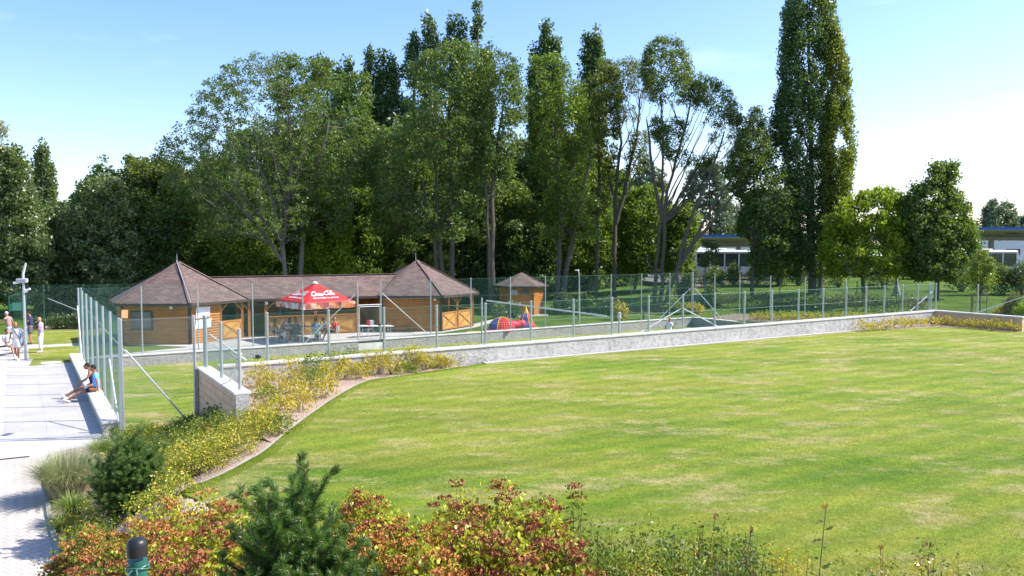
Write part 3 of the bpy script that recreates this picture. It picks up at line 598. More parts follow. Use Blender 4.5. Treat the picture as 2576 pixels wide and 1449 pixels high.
for s in (.08, .92):
    for o in (-.2, .2):
        p = np.array(tp)+(np.array(tq)-np.array(tp))*s+np.array([-.5, .85, 0])*o; MB().tube([(p[0], p[1], .01), (p[0], p[1], tp[2])], .014, 6).build('table_leg', M['galv_light'], tb)

# ------------------------------------------------------------ cabins
def roof_mesh(name, facets, parent, mat='shingle'):
    V, Fc, UVs = [], [], []
    for f in facets:       # first two points are the eave
        f = [np.array(p, float) for p in f]; e = unit(f[1]-f[0]); nn = unit(np.cross(f[1]-f[0], f[-1]-f[0])); sl_ = np.cross(nn, e)
        if sl_[2] < 0: sl_ = -sl_
        b = len(V); V += [tuple(p) for p in f]; Fc.append(tuple(range(b, b+len(f)))); UVs += [(float(np.dot(p-f[0], e)), float(np.dot(p-f[0], sl_))) for p in f]
    r = root_of(parent); l = r.location; V = [(p[0]-l[0], p[1]-l[1], p[2]-l[2]) for p in V]
    me = bpy.data.meshes.new(name); me.from_pydata(V, [], Fc); ul_ = me.uv_layers.new(name='UVMap')
    for i, q in enumerate(UVs): ul_.data[i].uv = q
    me.update(); o = bpy.data.objects.new(name, me); C.objects.link(o); me.materials.append(M[mat]); o.parent = parent
    m = o.modifiers.new('thick', 'SOLIDIFY'); m.thickness = .07; m.offset = -1 if True else 1
    return o
def log_wall(a, b, z0, z1, parent, mat='log_wall', pitch=.145, th=.12):
    a = np.array(a[:2], float); b = np.array(b[:2], float); d = unit(b-a); n = np.array([d[1], -d[0]])   # outward = right of a->b
    prof = []; m = max(1, int(round((z1-z0)/pitch))); p_ = (z1-z0)/m
    for i in range(m):
        for t in (0, .12, .35, .65, .88): prof.append((.035*math.sin(pi*t)**.6 if t else 0, z0+(i+t)*p_))
    prof.append((0, z1)); k = MB(); N = len(prof)
    vs_ = [(a[0]+n[0]*o, a[1]+n[1]*o, z) for o, z in prof]+[(b[0]+n[0]*o, b[1]+n[1]*o, z) for o, z in prof]
    vs_ += [(a[0]-n[0]*th, a[1]-n[1]*th, z0), (a[0]-n[0]*th, a[1]-n[1]*th, z1), (b[0]-n[0]*th, b[1]-n[1]*th, z0), (b[0]-n[0]*th, b[1]-n[1]*th, z1)]
    f_ = [(i, N+i, N+i+1, i+1) for i in range(N-1)]+[(2*N+2, 2*N, 2*N+1, 2*N+3), (2*N, ) + tuple(range(0, N)) + (2*N+1,), (2*N+3,)+tuple(range(2*N-1, N-1, -1))+(2*N+2,), (N-1, 2*N-1, 2*N+3, 2*N+1)]
    k.add(vs_, f_); return k.build('log_wall', M[mat], parent, smooth=R(50))
def hexv(c, r, k): return np.array([c[0]+r*cos(R(60*k)), c[1]+r*sin(R(60*k))])
def xpanel(a, b, z0, z1, parent, name='half_door', diag=(1, 1)):
    a = np.array(a[:2], float); b = np.array(b[:2], float); d = unit(b-a); n = np.array([d[1], -d[0]]); L = np.linalg.norm(b-a)
    o = MB().bar((*a, (z0+z1)/2), (*b, (z0+z1)/2), .03, z1-z0).build(name, M['osb'], parent)
    k = MB(); w_ = .09; f = lambda s, z, e=.03: (a[0]+d[0]*s+n[0]*e, a[1]+d[1]*s+n[1]*e, z)
    k.bar(f(0, z0+w_/2), f(L, z0+w_/2), .03, w_); k.bar(f(0, z1-w_/2), f(L, z1-w_/2), .03, w_)
    for s in (w_/2, L-w_/2): k.bar(f(s, z0+w_), f(s, z1-w_), .03, w_, up=(n[0], n[1], 0)) if False else k.box(f(s, (z0+z1)/2), (w_, .03, z1-z0-2*w_), math.atan2(d[1], d[0]))
    if diag[0]: k.bar(f(w_, z1-w_-.02, .032), f(L-w_, z0+w_+.02, .032), .025, .08)
    if diag[1]: k.bar(f(w_, z0+w_+.02, .034), f(L-w_, z1-w_-.02, .034), .02, .08)
    k.build('door_brace', M['wood_post'], o); return o
EZ = 2.2
E2, E3 = np.array(G(287, 764.5, EZ)), np.array(G(481, 763.8, EZ)); RH = np.linalg.norm(E3-E2); AP = RH*cos(R(30))
cL = np.array([(E2[0]+E3[0])/2, (E2[1]+E3[1])/2+AP]); azL = D(449, 659, cL[1])[2]
ER = np.array(G(1116, 744.5, EZ)); cR = np.array([ER[0]-RH/2, ER[1]+AP]); azR = D(1034.5, 655, cR[1])[2]
n30 = unit(cR-cL)[:2]
print('cabins', cL, cR, 'R', RH, 'apex', azL, azR, 'axis', math.degrees(math.atan2(n30[1], n30[0])))
cb = empty('log_cabin', (cL[0], cL[1], 0), 'twin hexagonal orange log cabins joined by a covered gallery with brown shingle roof', 'cabin')
def hex_roof(c, r, ez, az, parent):
    vs_ = [hexv(c, r, k) for k in range(6)]; ap = (c[0], c[1], az)
    roof_mesh('hexagonal_roof', [((*vs_[k], ez), (*vs_[(k+1) % 6], ez), ap) for k in range(6)], parent)
    k_ = MB()
    for v in vs_: k_.bar((v[0], v[1], ez+.03), (c[0], c[1], az+.03), .2, .03)
    k_.build('hip_cap', M['shingle_plain'], parent)
    k_ = MB()
    for k in range(6): k_.bar((*vs_[k], ez-.06), (*vs_[(k+1) % 6], ez-.06), .09, .14)
    k_.build('gutter', M['eave'], parent)
hex_roof(cL, RH, EZ, azL, cb); hex_roof(cR, RH, EZ, azR, cb)
rz_ = 3.42; rdL = (azL-rz_)/(azL-EZ)*AP; rdR = (azR-rz_)/(azR-EZ)*AP
rL = cL+n30*rdL; rR = cR-n30*rdR; perp = np.array([-n30[1], n30[0]])
fl, fr = hexv(cL, RH, 0), hexv(cR, RH, 4); bl, br_ = hexv(cL, RH, 1), hexv(cR, RH, 3)
roof_mesh('gallery_roof', [((*fl, EZ), (*fr, EZ), (*rR, rz_), (*rL, rz_)), ((*br_, EZ), (*bl, EZ), (*rL, rz_), (*rR, rz_))], cb)
MB().bar((*rL, rz_+.02), (*rR, rz_+.02), .22, .03).build('ridge_cap', M['shingle_plain'], cb); MB().bar((*fl, EZ-.06), (*fr, EZ-.06), .09, .14).build('gutter', M['eave'], cb)
WR = RH-.42; WT = 2.12
def hw(c, k): return hexv(c, WR, k)
# left cabin: walls on edges 1..4 and half of 5
for k in (1, 2, 3): log_wall(hw(cL, k), hw(cL, k+1), .0, WT, cb)
log_wall(hw(cL, 4), hw(cL, 5), .0, WT, cb)
p5, p6 = hw(cL, 5), hw(cL, 0); e5 = unit(p6-p5); hl = 2.0
log_wall(p5, p5+e5*hl, 0, WT, cb)
log_wall(p5+e5*hl, p5+e5*hl+np.array([-e5[1], e5[0]])*2.4, 0, WT, cb)
L5 = np.linalg.norm(p6-p5); xpanel(p5+e5*(hl+.12), p6-e5*.1, .05, 1.08, cb, diag=(1, 1))
for p in (p5+e5*(hl+.03), p6): MB().box((p[0], p[1], WT/2), (.14, .14, WT), .3).build('post', M['wood_post'], cb)
def knee(p, d, parent, z=WT, l=.55):
    MB().bar((p[0], p[1], z-l), (p[0]+d[0]*l, p[1]+d[1]*l, z-.03), .08, .08).build('knee_brace', M['wood_post'], parent)
knee(p5+e5*hl, e5, cb); knee(p6, -e5, cb)
for v in (hw(cL, 4), hw(cL, 5), hw(cR, 4), hw(cR, 5)): MB().box((v[0], v[1], WT/2), (.13, .13, WT)).build('corner_board', M['wood_dark'], cb)
MB().tube([(E3[0]+.05, E3[1]+.05, EZ-.05), (hw(cL, 5)[0]+.1, hw(cL, 5)[1]-.06, EZ-.35), (hw(cL, 5)[0]+.1, hw(cL, 5)[1]-.06, .05)], .04, 8).build('downpipe', M['wood_dark'], cb)
# window in the left front wall
wx = D(358, 800, hw(cL, 4)[1])[0]; wy = hw(cL, 4)[1]
wf = MB().box((wx-.0, wy-.05, 1.32), (1.14, .10, .95)).build('window', M['wood_dark'], cb)
MB().box((wx-.30, wy-.105, 1.32), (.46, .02, .82)).box((wx+.26, wy-.105, 1.32), (.46, .02, .82)).build('pane', M['glass'], wf)
MB().box((wx, wy-.12, .82), (1.3, .14, .04)).build('sill', M['wood_dark'], wf)
def lamp_(x, y, z): MB().box((x, y, z), (.16, .10, .17), bev=.03).build('wall_lamp', M['white_plastic'], cb)
lamp_(D(432, 773, wy)[0], wy-.1, 1.98)
for c in (cL, cR):
    az = azL if c is cL else azR; MB().tube([(c[0]-.08, c[1], az-.05), (c[0]-.08, c[1], az+.22), (c[0]-.1, c[1], az+.48)], [.016, .011, .005], 6).build('lightning_rod', M['galv_light'], cb)
MB().tube([(cL[0]-.08, cL[1]-.1, azL+.08), (E3[0]-.02, E3[1]-.02, EZ+.10), (E3[0]-.02, E3[1]-.08, EZ-.2)], .014, 5).build('roof_cable', M['galv_light'], cb)
v0_, v1_ = hw(cL, 0), hw(cL, 1); log_wall(v0_+(v1_-v0_)*.35, v1_, 0, WT, cb)
# right cabin: closed front, open right bay with half doors
log_wall(hw(cR, 4), hw(cR, 5), 0, WT, cb); log_wall(hw(cR, 1), hw(cR, 2), 0, WT, cb); log_wall(hw(cR, 2), hw(cR, 3), 0, WT, cb)
lamp_(D(1094-0, 750, hw(cR, 4)[1])[0]-.0, hw(cR, 4)[1]-.1, 1.98)
MB().box(((hw(cR, 4)[0]+hw(cR, 5)[0])/2+.0, hw(cR, 4)[1]-.05, 1.05), (.07, .03, 2.1)).build('wall_joint', M['wood_post'], cb)
q5, q6 = hw(cR, 5), hw(cR, 0); f5 = unit(q6-q5); mid = (q5+q6)/2
xpanel(q5+f5*.12, mid-f5*.08, .08, 1.15, cb); xpanel(mid+f5*.08, q6-f5*.12, .08, 1.15, cb)
for p in (mid, q6): MB().box((p[0], p[1], WT/2), (.13, .13, WT), .3).build('post', M['wood_post'], cb)
knee(mid, f5, cb); knee(mid, -f5, cb); knee(q6, -f5, cb)
q1 = hw(cR, 1); g5 = unit(q1-q6); mid2 = (q1+q6)/2; xpanel(q6+g5*.1, q1-g5*.1, .08, 1.15, cb); MB().box((q1[0], q1[1], WT/2), (.13, .13, WT), .3).build('post', M['wood_post'], cb)
# gallery
ga_, gb_ = hw(cL, 0), hw(cR, 4); gax = unit(gb_-ga_); GL = np.linalg.norm(gb_-ga_); gn = np.array([-gax[1], gax[0]])
def gpt(s, o=0.): return ga_+gax*s+gn*o
def s_of(px):
    d = ray(px, 800); A_ = np.array([[gax[0], -d[0]], [gax[1], -d[1]]]); return np.linalg.solve(A_, -ga_)[0]
sd0, sd1, sd2 = s_of(636), s_of(671), s_of(899)
for s in (sd0-.2, sd1-.05, (sd1+sd2)/2+.15, sd2): MB().box((*gpt(s), WT/2), (.14, .14, WT), math.atan2(gax[1], gax[0])).build('post', M['wood_post'], cb)
knee(gpt(sd1), gax, cb); knee(gpt(sd0-.2), -gax, cb)
mm = (sd1+sd2)/2+.15
xpanel(gpt(sd1+.1), gpt(mm-.1), .05, 1.12, cb, 'counter_panel'); xpanel(gpt(mm+.1), gpt(sd2-.1), .05, 1.12, cb, 'counter_panel')
MB().bar((*gpt(sd1+.02, .05), 1.15), (*gpt(sd2, .05), 1.15), .34, .04).build('counter_top', M['wood_post'], cb)
log_wall(gb_+gn*3.2, ga_+gn*3.2, 0, WT, cb)
MB().bar((*gpt(.1), WT-.03), (*gpt(GL-.1), WT-.03), .12, .16).build('beam', M['wood_dark'], cb)
log_wall(gpt(GL-.05), gpt(GL-.05, 2.6), 0, WT, cb)
lamp_(D(672, 765, gpt(sd1)[1])[0], gpt(sd1)[1]-.12, 1.95)
# things standing in the dark gallery
fr_ = empty('fridge', (*gpt(2.6, 1.9), .01), 'pale drinks fridge standing in the dark gallery behind the counter', 'fridge', rz=.53)
MB().box((0, 0, .8), (.6, .55, 1.6), bev=.02).build('cabinet', M['grey_paint'], fr_, local=True); MB().box((0, -.29, .85), (.5, .02, 1.3)).build('glass_door', M['glass'], fr_, local=True)
# hut
hc = np.array(D(1311.5, 688, 62.5)); hut = empty('garden_hut', (hc[0], hc[1], 0), 'small hexagonal orange log hut in tree shade beyond the play tents', 'hut')
hr = 2.14; haz = D(1311.5, 684.5, 62.5)[2]; hez = 2.16; hvr = lambda r, k: np.array([hc[0]+r*cos(R(60*k+2)), hc[1]+r*sin(R(60*k+2))])
roof_mesh('hexagonal_roof', [((*hvr(hr, k), hez), (*hvr(hr, k+1), hez), (hc[0], hc[1], haz)) for k in range(6)], hut)
for k in range(6): log_wall(hvr(hr-.45, k), hvr(hr-.45, k+1), 0, hez-.05, hut)
k_ = MB()
for k in range(6): k_.bar((*hvr(hr, k), hez-.05), (*hvr(hr, k+1), hez-.05), .07, .11)
k_.build('gutter', M['eave'], hut)
hv = hvr(hr-.45, 4); hy = (hvr(hr-.45, 4)[1]+hvr(hr-.45, 5)[1])/2
MB().box((hc[0]+.25, hy-.07, 1.72), (.62, .06, .36)).build('window', M['glass'], hut); MB().box((hc[0]-.55, hy-.07, 1.70), (.5, .05, .34)).build('notice_board', M['grey_paint'], hut)
MB().box((hc[0]+1.1, hy+.25, 1.0), (.05, .8, 1.95), R(-30)).build('door', M['log_wall'], hut)
# ------------------------------------------------------------ people
def skin_mesh(nodes, edges, root, sub=1):
    """nodes: list (co, (rx, ry)); returns mesh grown by the Skin modifier"""
    me = bpy.data.meshes.new('t'); me.from_pydata([n[0] for n in nodes], edges, []); o = bpy.data.objects.new('t', me); C.objects.link(o)
    md = o.modifiers.new('s', 'SKIN'); md.use_smooth_shade = True; md.branch_smoothing = .3
    for i, n in enumerate(nodes):
        sv = me.skin_vertices[0].data[i]; sv.radius = n[1] if hasattr(n[1], '__len__') else (n[1], n[1]); sv.use_root = (i == root)
    if sub: s2 = o.modifiers.new('u', 'SUBSURF'); s2.levels = sub; s2.render_levels = sub
    dg = bpy.context.evaluated_depsgraph_get(); dg.update(); out = bpy.data.meshes.new_from_object(o.evaluated_get(dg)); bpy.data.objects.remove(o)
    return out
def chain(spec):
    """spec: dict name->(co, r, parent name)"""
    names = list(spec); idx = {k: i for i, k in enumerate(names)}
    return [(spec[k][0], spec[k][1]) for k in names], [(idx[k], idx[spec[k][2]]) for k in names if spec[k][2]]
def lerp(a, b, t): return tuple(a[i]+(b[i]-a[i])*t for i in range(3))
POSES = {
 'stand': dict(pel=(0, 0, .95), ch=(0, .0, 1.33), nk=(0, .01, 1.49), hd=(0, .04, 1.63), kn=((-.10, .03, .50), (.10, .02, .50)), an=((-.11, -.02, .08), (.11, .0, .08)), el=((-.25, -.03, 1.14), (.25, -.03, 1.14)), wr=((-.27, .10, .90), (.27, .10, .90))),
 'walk': dict(pel=(0, 0, .94), ch=(0, .03, 1.33), nk=(0, .06, 1.49), hd=(0, .11, 1.62), kn=((-.09, .12, .50), (.09, .00, .50)), an=((-.10, .20, .10), (.10, -.24, .13)), el=((-.25, -.07, 1.14), (.25, .0, 1.14)), wr=((-.26, .02, .88), (.26, .14, .90))),
 'phone': dict(pel=(0, 0, .95), ch=(0, .0, 1.33), nk=(0, .02, 1.49), hd=(0, .07, 1.61), kn=((-.11, .02, .50), (.11, .02, .50)), an=((-.13, -.02, .08), (.13, .0, .08)), el=((-.24, .08, 1.16), (.24, .1, 1.16)), wr=((-.10, .26, 1.36), (.10, .26, 1.38))),
 'elbows': dict(pel=(0, 0, .95), ch=(0, -.02, 1.33), nk=(0, .01, 1.49), hd=(0, .05, 1.62), kn=((-.09, .03, .50), (.09, .02, .50)), an=((-.09, -.02, .08), (.09, .0, .08)), el=((-.24, .02, 1.12), (.24, .02, 1.12)), wr=((-.12, .26, 1.12), (.14, .25, 1.14))),
 'lean': dict(pel=(0, 0, .95), ch=(0, .04, 1.33), nk=(0, .08, 1.49), hd=(0, .13, 1.62), kn=((-.10, .03, .50), (.10, .02, .50)), an=((-.11, -.02, .08), (.11, .0, .08)), el=((-.25, .14, 1.22), (.25, -.05, 1.14)), wr=((-.27, .42, 1.28), (.26, .02, .90))),
 'sit': dict(pel=(0, 0, .52), ch=(0, .02, .90), nk=(0, .04, 1.06), hd=(0, .09, 1.20), kn=((-.11, .43, .50), (.11, .43, .50)), an=((-.11, .42, .09), (.11, .40, .09)), el=((-.25, .10, .74), (.25, .10, .74)), wr=((-.14, .34, .66), (.14, .34, .66))),
 'sitlean': dict(pel=(0, 0, .52), ch=(0, .12, .88), nk=(0, .18, 1.03), hd=(0, .26, 1.15), kn=((-.13, .42, .50), (.13, .42, .50)), an=((-.13, .38, .09), (.13, .36, .09)), el=((-.26, .26, .70), (.26, .26, .70)), wr=((-.12, .48, .78), (.12, .48, .78))),
 'sitback': dict(pel=(0, 0, .52), ch=(0, -.08, .88), nk=(0, -.10, 1.05), hd=(0, -.06, 1.19), kn=((-.12, .46, .56), (.12, .44, .50)), an=((-.10, .80, .40), (.12, .62, .09)), el=((-.26, .04, .72), (.26, .04, .72)), wr=((-.22, .30, .68), (.22, .30, .68))),
 'wall': dict(pel=(0, 0, .44), ch=(0, .02, .82), nk=(0, .05, .98), hd=(0, .10, 1.12), kn=((-.09, .42, .36), (.10, .42, .34)), an=((-.07, .84, .12), (.08, .80, .11)), el=((-.26, -.04, .68), (.26, -.06, .66)), wr=((-.24, -.06, .44), (.26, -.10, .42))),
 'wall2': dict(pel=(0, 0, .44), ch=(0, .10, .81), nk=(0, .15, .96), hd=(0, .22, 1.09), kn=((-.09, .42, .38), (.10, .42, .36)), an=((-.09, .82, .12), (.10, .84, .12)), el=((-.22, .22, .66), (.22, .22, .66)), wr=((-.10, .50, .50), (.08, .52, .48))),
}
def hand(sp, side, w_, e_, sc):
    """palm, four curled fingers and a thumb growing from the wrist"""
    w_ = np.array(w_); d = unit(w_-np.array(e_)); sx = np.array([side, 0, 0.]); up = unit(np.cross(d, sx)); x = unit(np.cross(up, d)); k = 'L' if side < 0 else 'R'
    palm = w_+d*.055*sc; sp['palm'+k] = (tuple(palm), (.030*sc, .018*sc), 'wr'+k)
    for i, (o, l) in enumerate(((-.027, .062), (-.009, .072), (.009, .068), (.027, .052))):
        b = palm+x*o*sc+d*.035*sc; c = b+d*l*.5*sc; e = c+(d*.75-up*.55)*l*.5*sc
        sp['f%d%s' % (i, k)] = (tuple(b), .0088*sc, 'palm'+k); sp['g%d%s' % (i, k)] = (tuple(c), .008*sc, 'f%d%s' % (i, k)); sp['h%d%s' % (i, k)] = (tuple(e), .0068*sc, 'g%d%s' % (i, k))
    t = palm-x*side*.0-up*.02*sc+x*(-.034)*sc; sp['t'+k] = (tuple(t), .010*sc, 'palm'+k); sp['u'+k] = (tuple(t+(d*.7-x*.5)*.035*sc), .0085*sc, 't'+k)
def person(label, loc, rz, pose, top, bot, skin='skin', hair='hair_dark', h=1.75, sleeve=.55, leg=1., shoe='shoe', stout=1., hairlen=0, group=None, turn=0., strap=False, glasses=False, hat=False):
    t = empty('person', loc, label, 'person', group, rz); s = h/1.75; P = POSES[pose]; f = lambda p: (p[0]*s, p[1]*s, p[2]*s)
    pel, chs, nk, hd = map(f, (P['pel'], P['ch'], P['nk'], P['hd'])); B = stout
    sp = {'pel': (pel, (.106*s*B, .088*s*B), None)}
    mid = lerp(pel, chs, .45); sp['bel'] = (mid, (.102*s*B, .084*s*B), 'pel'); sp['ch'] = (chs, (.138*s*B, .095*s*B), 'bel'); sp['nb'] = (lerp(chs, nk, .62), (.085*s, .07*s), 'ch'); sp['nk'] = (nk, .052*s, 'nb'); sp['hd0'] = (lerp(nk, hd, .7), .055*s, 'nk')
    jn = {}
    for i, k in ((0, 'L'), (1, 'R')):
        sg = -1 if i == 0 else 1; hip = (pel[0]+sg*.09*s, pel[1]+.01, pel[2]-.04*s); kn = f(P['kn'][i]); an = f(P['an'][i]); el = f(P['el'][i]); wr = f(P['wr'][i])
        fwd = np.array([0, 1, 0.]); sh = (chs[0]+sg*.175*s*min(B, 1.1), chs[1], lerp(chs, nk, .42)[2])
        sp['hip'+k] = (hip, .092*s*B, 'pel'); sp['th'+k] = (lerp(hip, kn, .45), .077*s*B, 'hip'+k); sp['kn'+k] = (kn, .056*s, 'th'+k); sp['cf'+k] = (lerp(kn, an, .35), .055*s, 'kn'+k); sp['an'+k] = (an, .036*s, 'cf'+k)
        ft = (an[0]+sg*.02, an[1]+.13*s, max(.035, an[2]-.05*s)); sp['ft'+k] = (ft, .034*s, 'an'+k)
        sp['sh'+k] = (sh, .058*s, 'nb'); sp['ua'+k] = (lerp(sh, el, .5), .046*s, 'sh'+k); sp['el'+k] = (el, .037*s, 'ua'+k); sp['wr'+k] = (wr, .026*s, 'el'+k); hand(sp, sg, wr, el, s)
        jn[k] = (hip, kn, an, sh, el, wr, ft)
    nodes, edges = chain(sp); me = skin_mesh(nodes, edges, 0)
    bm = bmesh.new(); bm.from_mesh(me); m = MB(); ct, st_ = cos(turn), sin(turn); fx = np.array([ct, st_, 0]); fy = np.array([-st_, ct, 0]); hc_ = np.array(hd); z_ = np.array([0, 0, 1.])
    m.ell(hd, (.074*s, .093*s, .115*s), 14, 10, ax=(fx, fy, z_)); m.ell(hc_+fy*.03*s-z_*.05*s, (.055*s, .062*s, .065*s), 10, 6, ax=(fx, fy, z_))
    m.ell(hc_+fy*.096*s-z_*.015*s, (.013*s, .022*s, .024*s), 8, 6, ax=(fx, fy, z_))
    for q in (-1, 1): m.ell(hc_+fx*q*.076*s-z_*.01*s, (.010*s, .020*s, .032*s), 8, 6, ax=(fx, fy, z_))
    m2 = bpy.data.meshes.new('x'); m2.from_pydata(m.v, [], m.f); bm.from_mesh(m2); me2 = bpy.data.meshes.new('body'); bm.to_mesh(me2); bm.free()
    me2.polygons.foreach_set('use_smooth', np.ones(len(me2.polygons), bool)); me2.materials.append(M[skin]); o = bpy.data.objects.new('body', me2); C.objects.link(o); o.parent = t
    for q in (-1, 1): MB().ell(hc_+fx*q*.03*s+fy*.084*s+z_*.012*s, (.012*s, .008*s, .007*s), 8, 5, ax=(fx, fy, z_)).build('eye', M['black'], t, smooth=True, local=True)
    MB().ell(hc_+fy*.086*s-z_*.062*s, (.024*s, .008*s, .006*s), 8, 5, ax=(fx, fy, z_)).build('mouth', M['c_brown'], t, smooth=True, local=True)
    if hair:
        m = MB(); m.ell(hc_-fy*.014*s+z_*.026*s, (.082*s, .096*s, .10*s), 14, 9, ax=(fx, fy, z_)); m.v = [v for v in m.v]
        if hairlen: m.ell(hc_-fy*.06*s-z_*.05*s*hairlen, (.075*s, .05*s, (.10+.05*hairlen)*s), 12, 8, ax=(fx, fy, z_))
        # cut the hair cap off the face
        m.v = [tuple(np.array(v)-fy*max(0, np.dot(np.array(v)-hc_, fy)-.052*s)*(1 if (v[2]-hd[2]) < .075*s else 0)) for v in m.v]
        m.build('hair', M[hair], t, smooth=True, local=True)
    if glasses: MB().ell(hc_+fy*.088*s+z_*.012*s, (.066*s, .02*s, .018*s), 10, 6, ax=(fx, fy, z_)).build('sunglasses', M['black'], t, smooth=True, local=True)
    def wear(name, sp_, mat):
        n_, e_ = chain(sp_); mm_ = skin_mesh(n_, e_, 0); mm_.name = name; mm_.polygons.foreach_set('use_smooth', np.ones(len(mm_.polygons), bool)); mm_.materials.append(M[mat]); oo = bpy.data.objects.new(name, mm_); C.objects.link(oo); oo.parent = t; return oo
    if top:
        q = {'pel': ((pel[0], pel[1], pel[2]-.08*s), (.160*s*B, .146*s*B), None), 'bel': (mid, (.145*s*B, .118*s*B), 'pel'), 'ch': (chs, (.165*s*B, .120*s*B), 'bel'), 'nb': (lerp(chs, nk, .70), (.088*s, .078*s), 'ch')}
        for k in 'LR':
            hip, kn, an, sh, el, wr, ft = jn[k]
            if sleeve > 0:
                q['sh'+k] = (sh, .072*s, 'nb')
                if sleeve <= 1: q['sl'+k] = (lerp(sh, el, sleeve), .064*s, 'sh'+k)
                else: q['sl'+k] = (el, .052*s, 'sh'+k); q['sw'+k] = (lerp(el, wr, sleeve-1), .042*s, 'sl'+k)
        wear('shirt', q, top)
    if bot:
        q = {'wst': (lerp(pel, mid, .55), (.136*s*B, .122*s*B), None), 'pel': (pel, (.142*s*B, .128*s*B), 'wst')}
        for k in 'LR':
            hip, kn, an, sh, el, wr, ft = jn[k]; hip = lerp(hip, kn, .14); q['hip'+k] = (hip, .094*s*B, 'pel')
            if leg <= .5: q['k'+k] = (lerp(hip, kn, leg*2*.98), .096*s*B, 'hip'+k)
            else: q['t'+k] = (lerp(hip, kn, .5), .095*s*B, 'hip'+k); q['k'+k] = (kn, .078*s, 't'+k); q['a'+k] = (lerp(kn, an, min(.97, (leg-.5)*2)), .066*s, 'k'+k)
        wear('trousers' if leg > .8 else 'shorts', q, bot)
    for k in 'LR':
        an, ft = jn[k][2], jn[k][6]; d = unit(np.array(ft)-np.array(an)); c = (np.array(an)*.45+np.array(ft)*.55); c[2] = max(c[2]-.02, .045)
        MB().ell(c+np.array([0, .01, -.008]), (.05*s, .145*s, .052*s), 10, 7, ax=((1, 0, 0), tuple(unit([d[0], d[1], d[2]*.5+(.55 if pose.startswith('wall') else 0)])), (0, 0, 1))).build('shoe', M[shoe], t, smooth=True, local=True)
    if strap: MB().tube([f((.13, .10, 1.44)), f((0, .155, 1.25)), f((-.15, .12, 1.02)), f((-.17, 0, .98)), f((0, -.14, 1.2)), f((.13, -.08, 1.44))], .016, 6).build('bag_strap', M['black'], t, local=True)
    return t
def face(dx, dy): return math.atan2(dy, dx)-pi/2
# seated boys on the bench high wall
bx = Q(-.16, 6.5); by = Q(-.18, 7.2)
person('boy in bright blue shirt and black shorts sitting on the low wall, legs stretched out', (bx[0], bx[1], .02), face(-.93, -.37), 'wall', 'c_blue', 'c_black', 'skin_tan', leg=.42, h=1.74, sleeve=.6)
person('boy in sunglasses and dark vest on the low wall, just beyond the boy in blue', (by[0], by[1], .02), face(-.93, -.37), 'wall2', 'c_navy', 'c_white', 'skin_tan', leg=.4, h=1.76, sleeve=0, glasses=True)
# men by the left path
p = G(44, 905); person('bald man all in white walking toward the camera with a black bag strap', p, face(.25, -1), 'walk', 'c_white', 'c_white', 'skin_tan', None, 1.78, leg=.46, stout=1.12, strap=True, shoe='shoe')
p = G(104, 886); person('bald man in lilac shirt and white trousers standing on the grass', p, face(-1, -.25), 'elbows', 'c_lilac', 'c_white', 'skin', None, 1.76, stout=1.08, leg=.95)
p = G(78, 866); person('dark haired man in navy shirt and grey shorts raising hands to his face', p, face(-1, -.35), 'phone', 'c_navy', 'c_grey', 'skin_tan', 'hair_dark', 1.82, leg=.48, stout=1.22, shoe='shoe_dark')
p = G(24, 868); person('grey haired man in brown checked shirt leaning on the bright fence', p, face(-1, .1), 'lean', 'c_greybrown', 'c_jeans', 'skin_tan', 'hair_grey', 1.8, stout=1.15)
p = G(22, 896); person('person in beige top seated on the bench beside the left path, leg stretched forward', (p[0]-.2, p[1]+.3, 0), face(1, -.5), 'sitback', 'c_jeans', 'c_beige', 'skin_tan', 'hair_dark', 1.7, leg=.4)
p = G(52, 880); person('child in light blue clothes sitting on a blue chair behind the lamp pole', (p[0], p[1], 0), face(-.3, -1), 'sit', 'c_sky', 'c_sky', 'skin', 'hair_dark', 1.5, leg=.4)
p = (*D(1683.5, 830, 45.3)[:2], -.5); person('bald man in white shirt standing on the sunken court behind the long white wall', p, face(.6, .5), 'stand', 'c_white', 'c_white', 'skin_tan', None, 1.76, stout=1.1)

# ------------------------------------------------------------ furniture on the terrace
def chair(label, loc, rz, group='metal chairs around the terrace tables', mat='grey_paint'):
    t = empty('garden_chair', loc, label, 'chair', group, rz)
    k = MB()
    for i in range(5): k.box((0, -.18+i*.09, .45), (.44, .075, .02), bev=.004)
    k.build('seat', M[mat], t, local=True); k = MB()
    for i in range(4): k.bar((-.2, -.235-i*.012, .56+i*.085), (.2, -.235-i*.012, .56+i*.085), .015, .06)
    k.build('backrest', M[mat], t, local=True)
    for sx in (-1, 1):
        MB().tube([(sx*.23, .24, 0), (sx*.22, .20, .44), (sx*.23, .18, .66), (sx*.23, -.2, .66)], .013, 6).build('leg', M['galv_light'], t, local=True)
        MB().tube([(sx*.23, -.26, 0), (sx*.22, -.22, .44), (sx*.22, -.28, .90)], .013, 6).build('leg', M['galv_light'], t, local=True)
    return t
UC = np.array([-10.95, 45.3]); URZ = R(41)
def seat_person(px, py, Y, fx, fy, clabel, plabel, pose, *a, **kw):
    q = D(px, py, Y); rz = face(fx, fy); chair(clabel, (q[0], q[1], .012), rz); return person(plabel, (q[0], q[1], .012), rz, pose, *a, **kw)
seat_person(690, 850, 44.6, 1, -.15, 'grey slatted chair of the dark haired woman at the left end of the group', 'dark haired woman in brown top seated leftmost under the red parasol', 'sit', 'c_brown', 'c_black', 'skin_tan', h=1.6, hairlen=1, leg=.4, sleeve=0)
seat_person(709, 860, 43.9, 1, -.05, 'grey slatted chair of the blond woman nearest the wall', 'blond woman in sleeveless top and white shorts seated nearest the low wall', 'sit', 'c_grey', 'c_white', 'skin_tan', 'hair_blond', h=1.64, hairlen=1, leg=.35, sleeve=0)
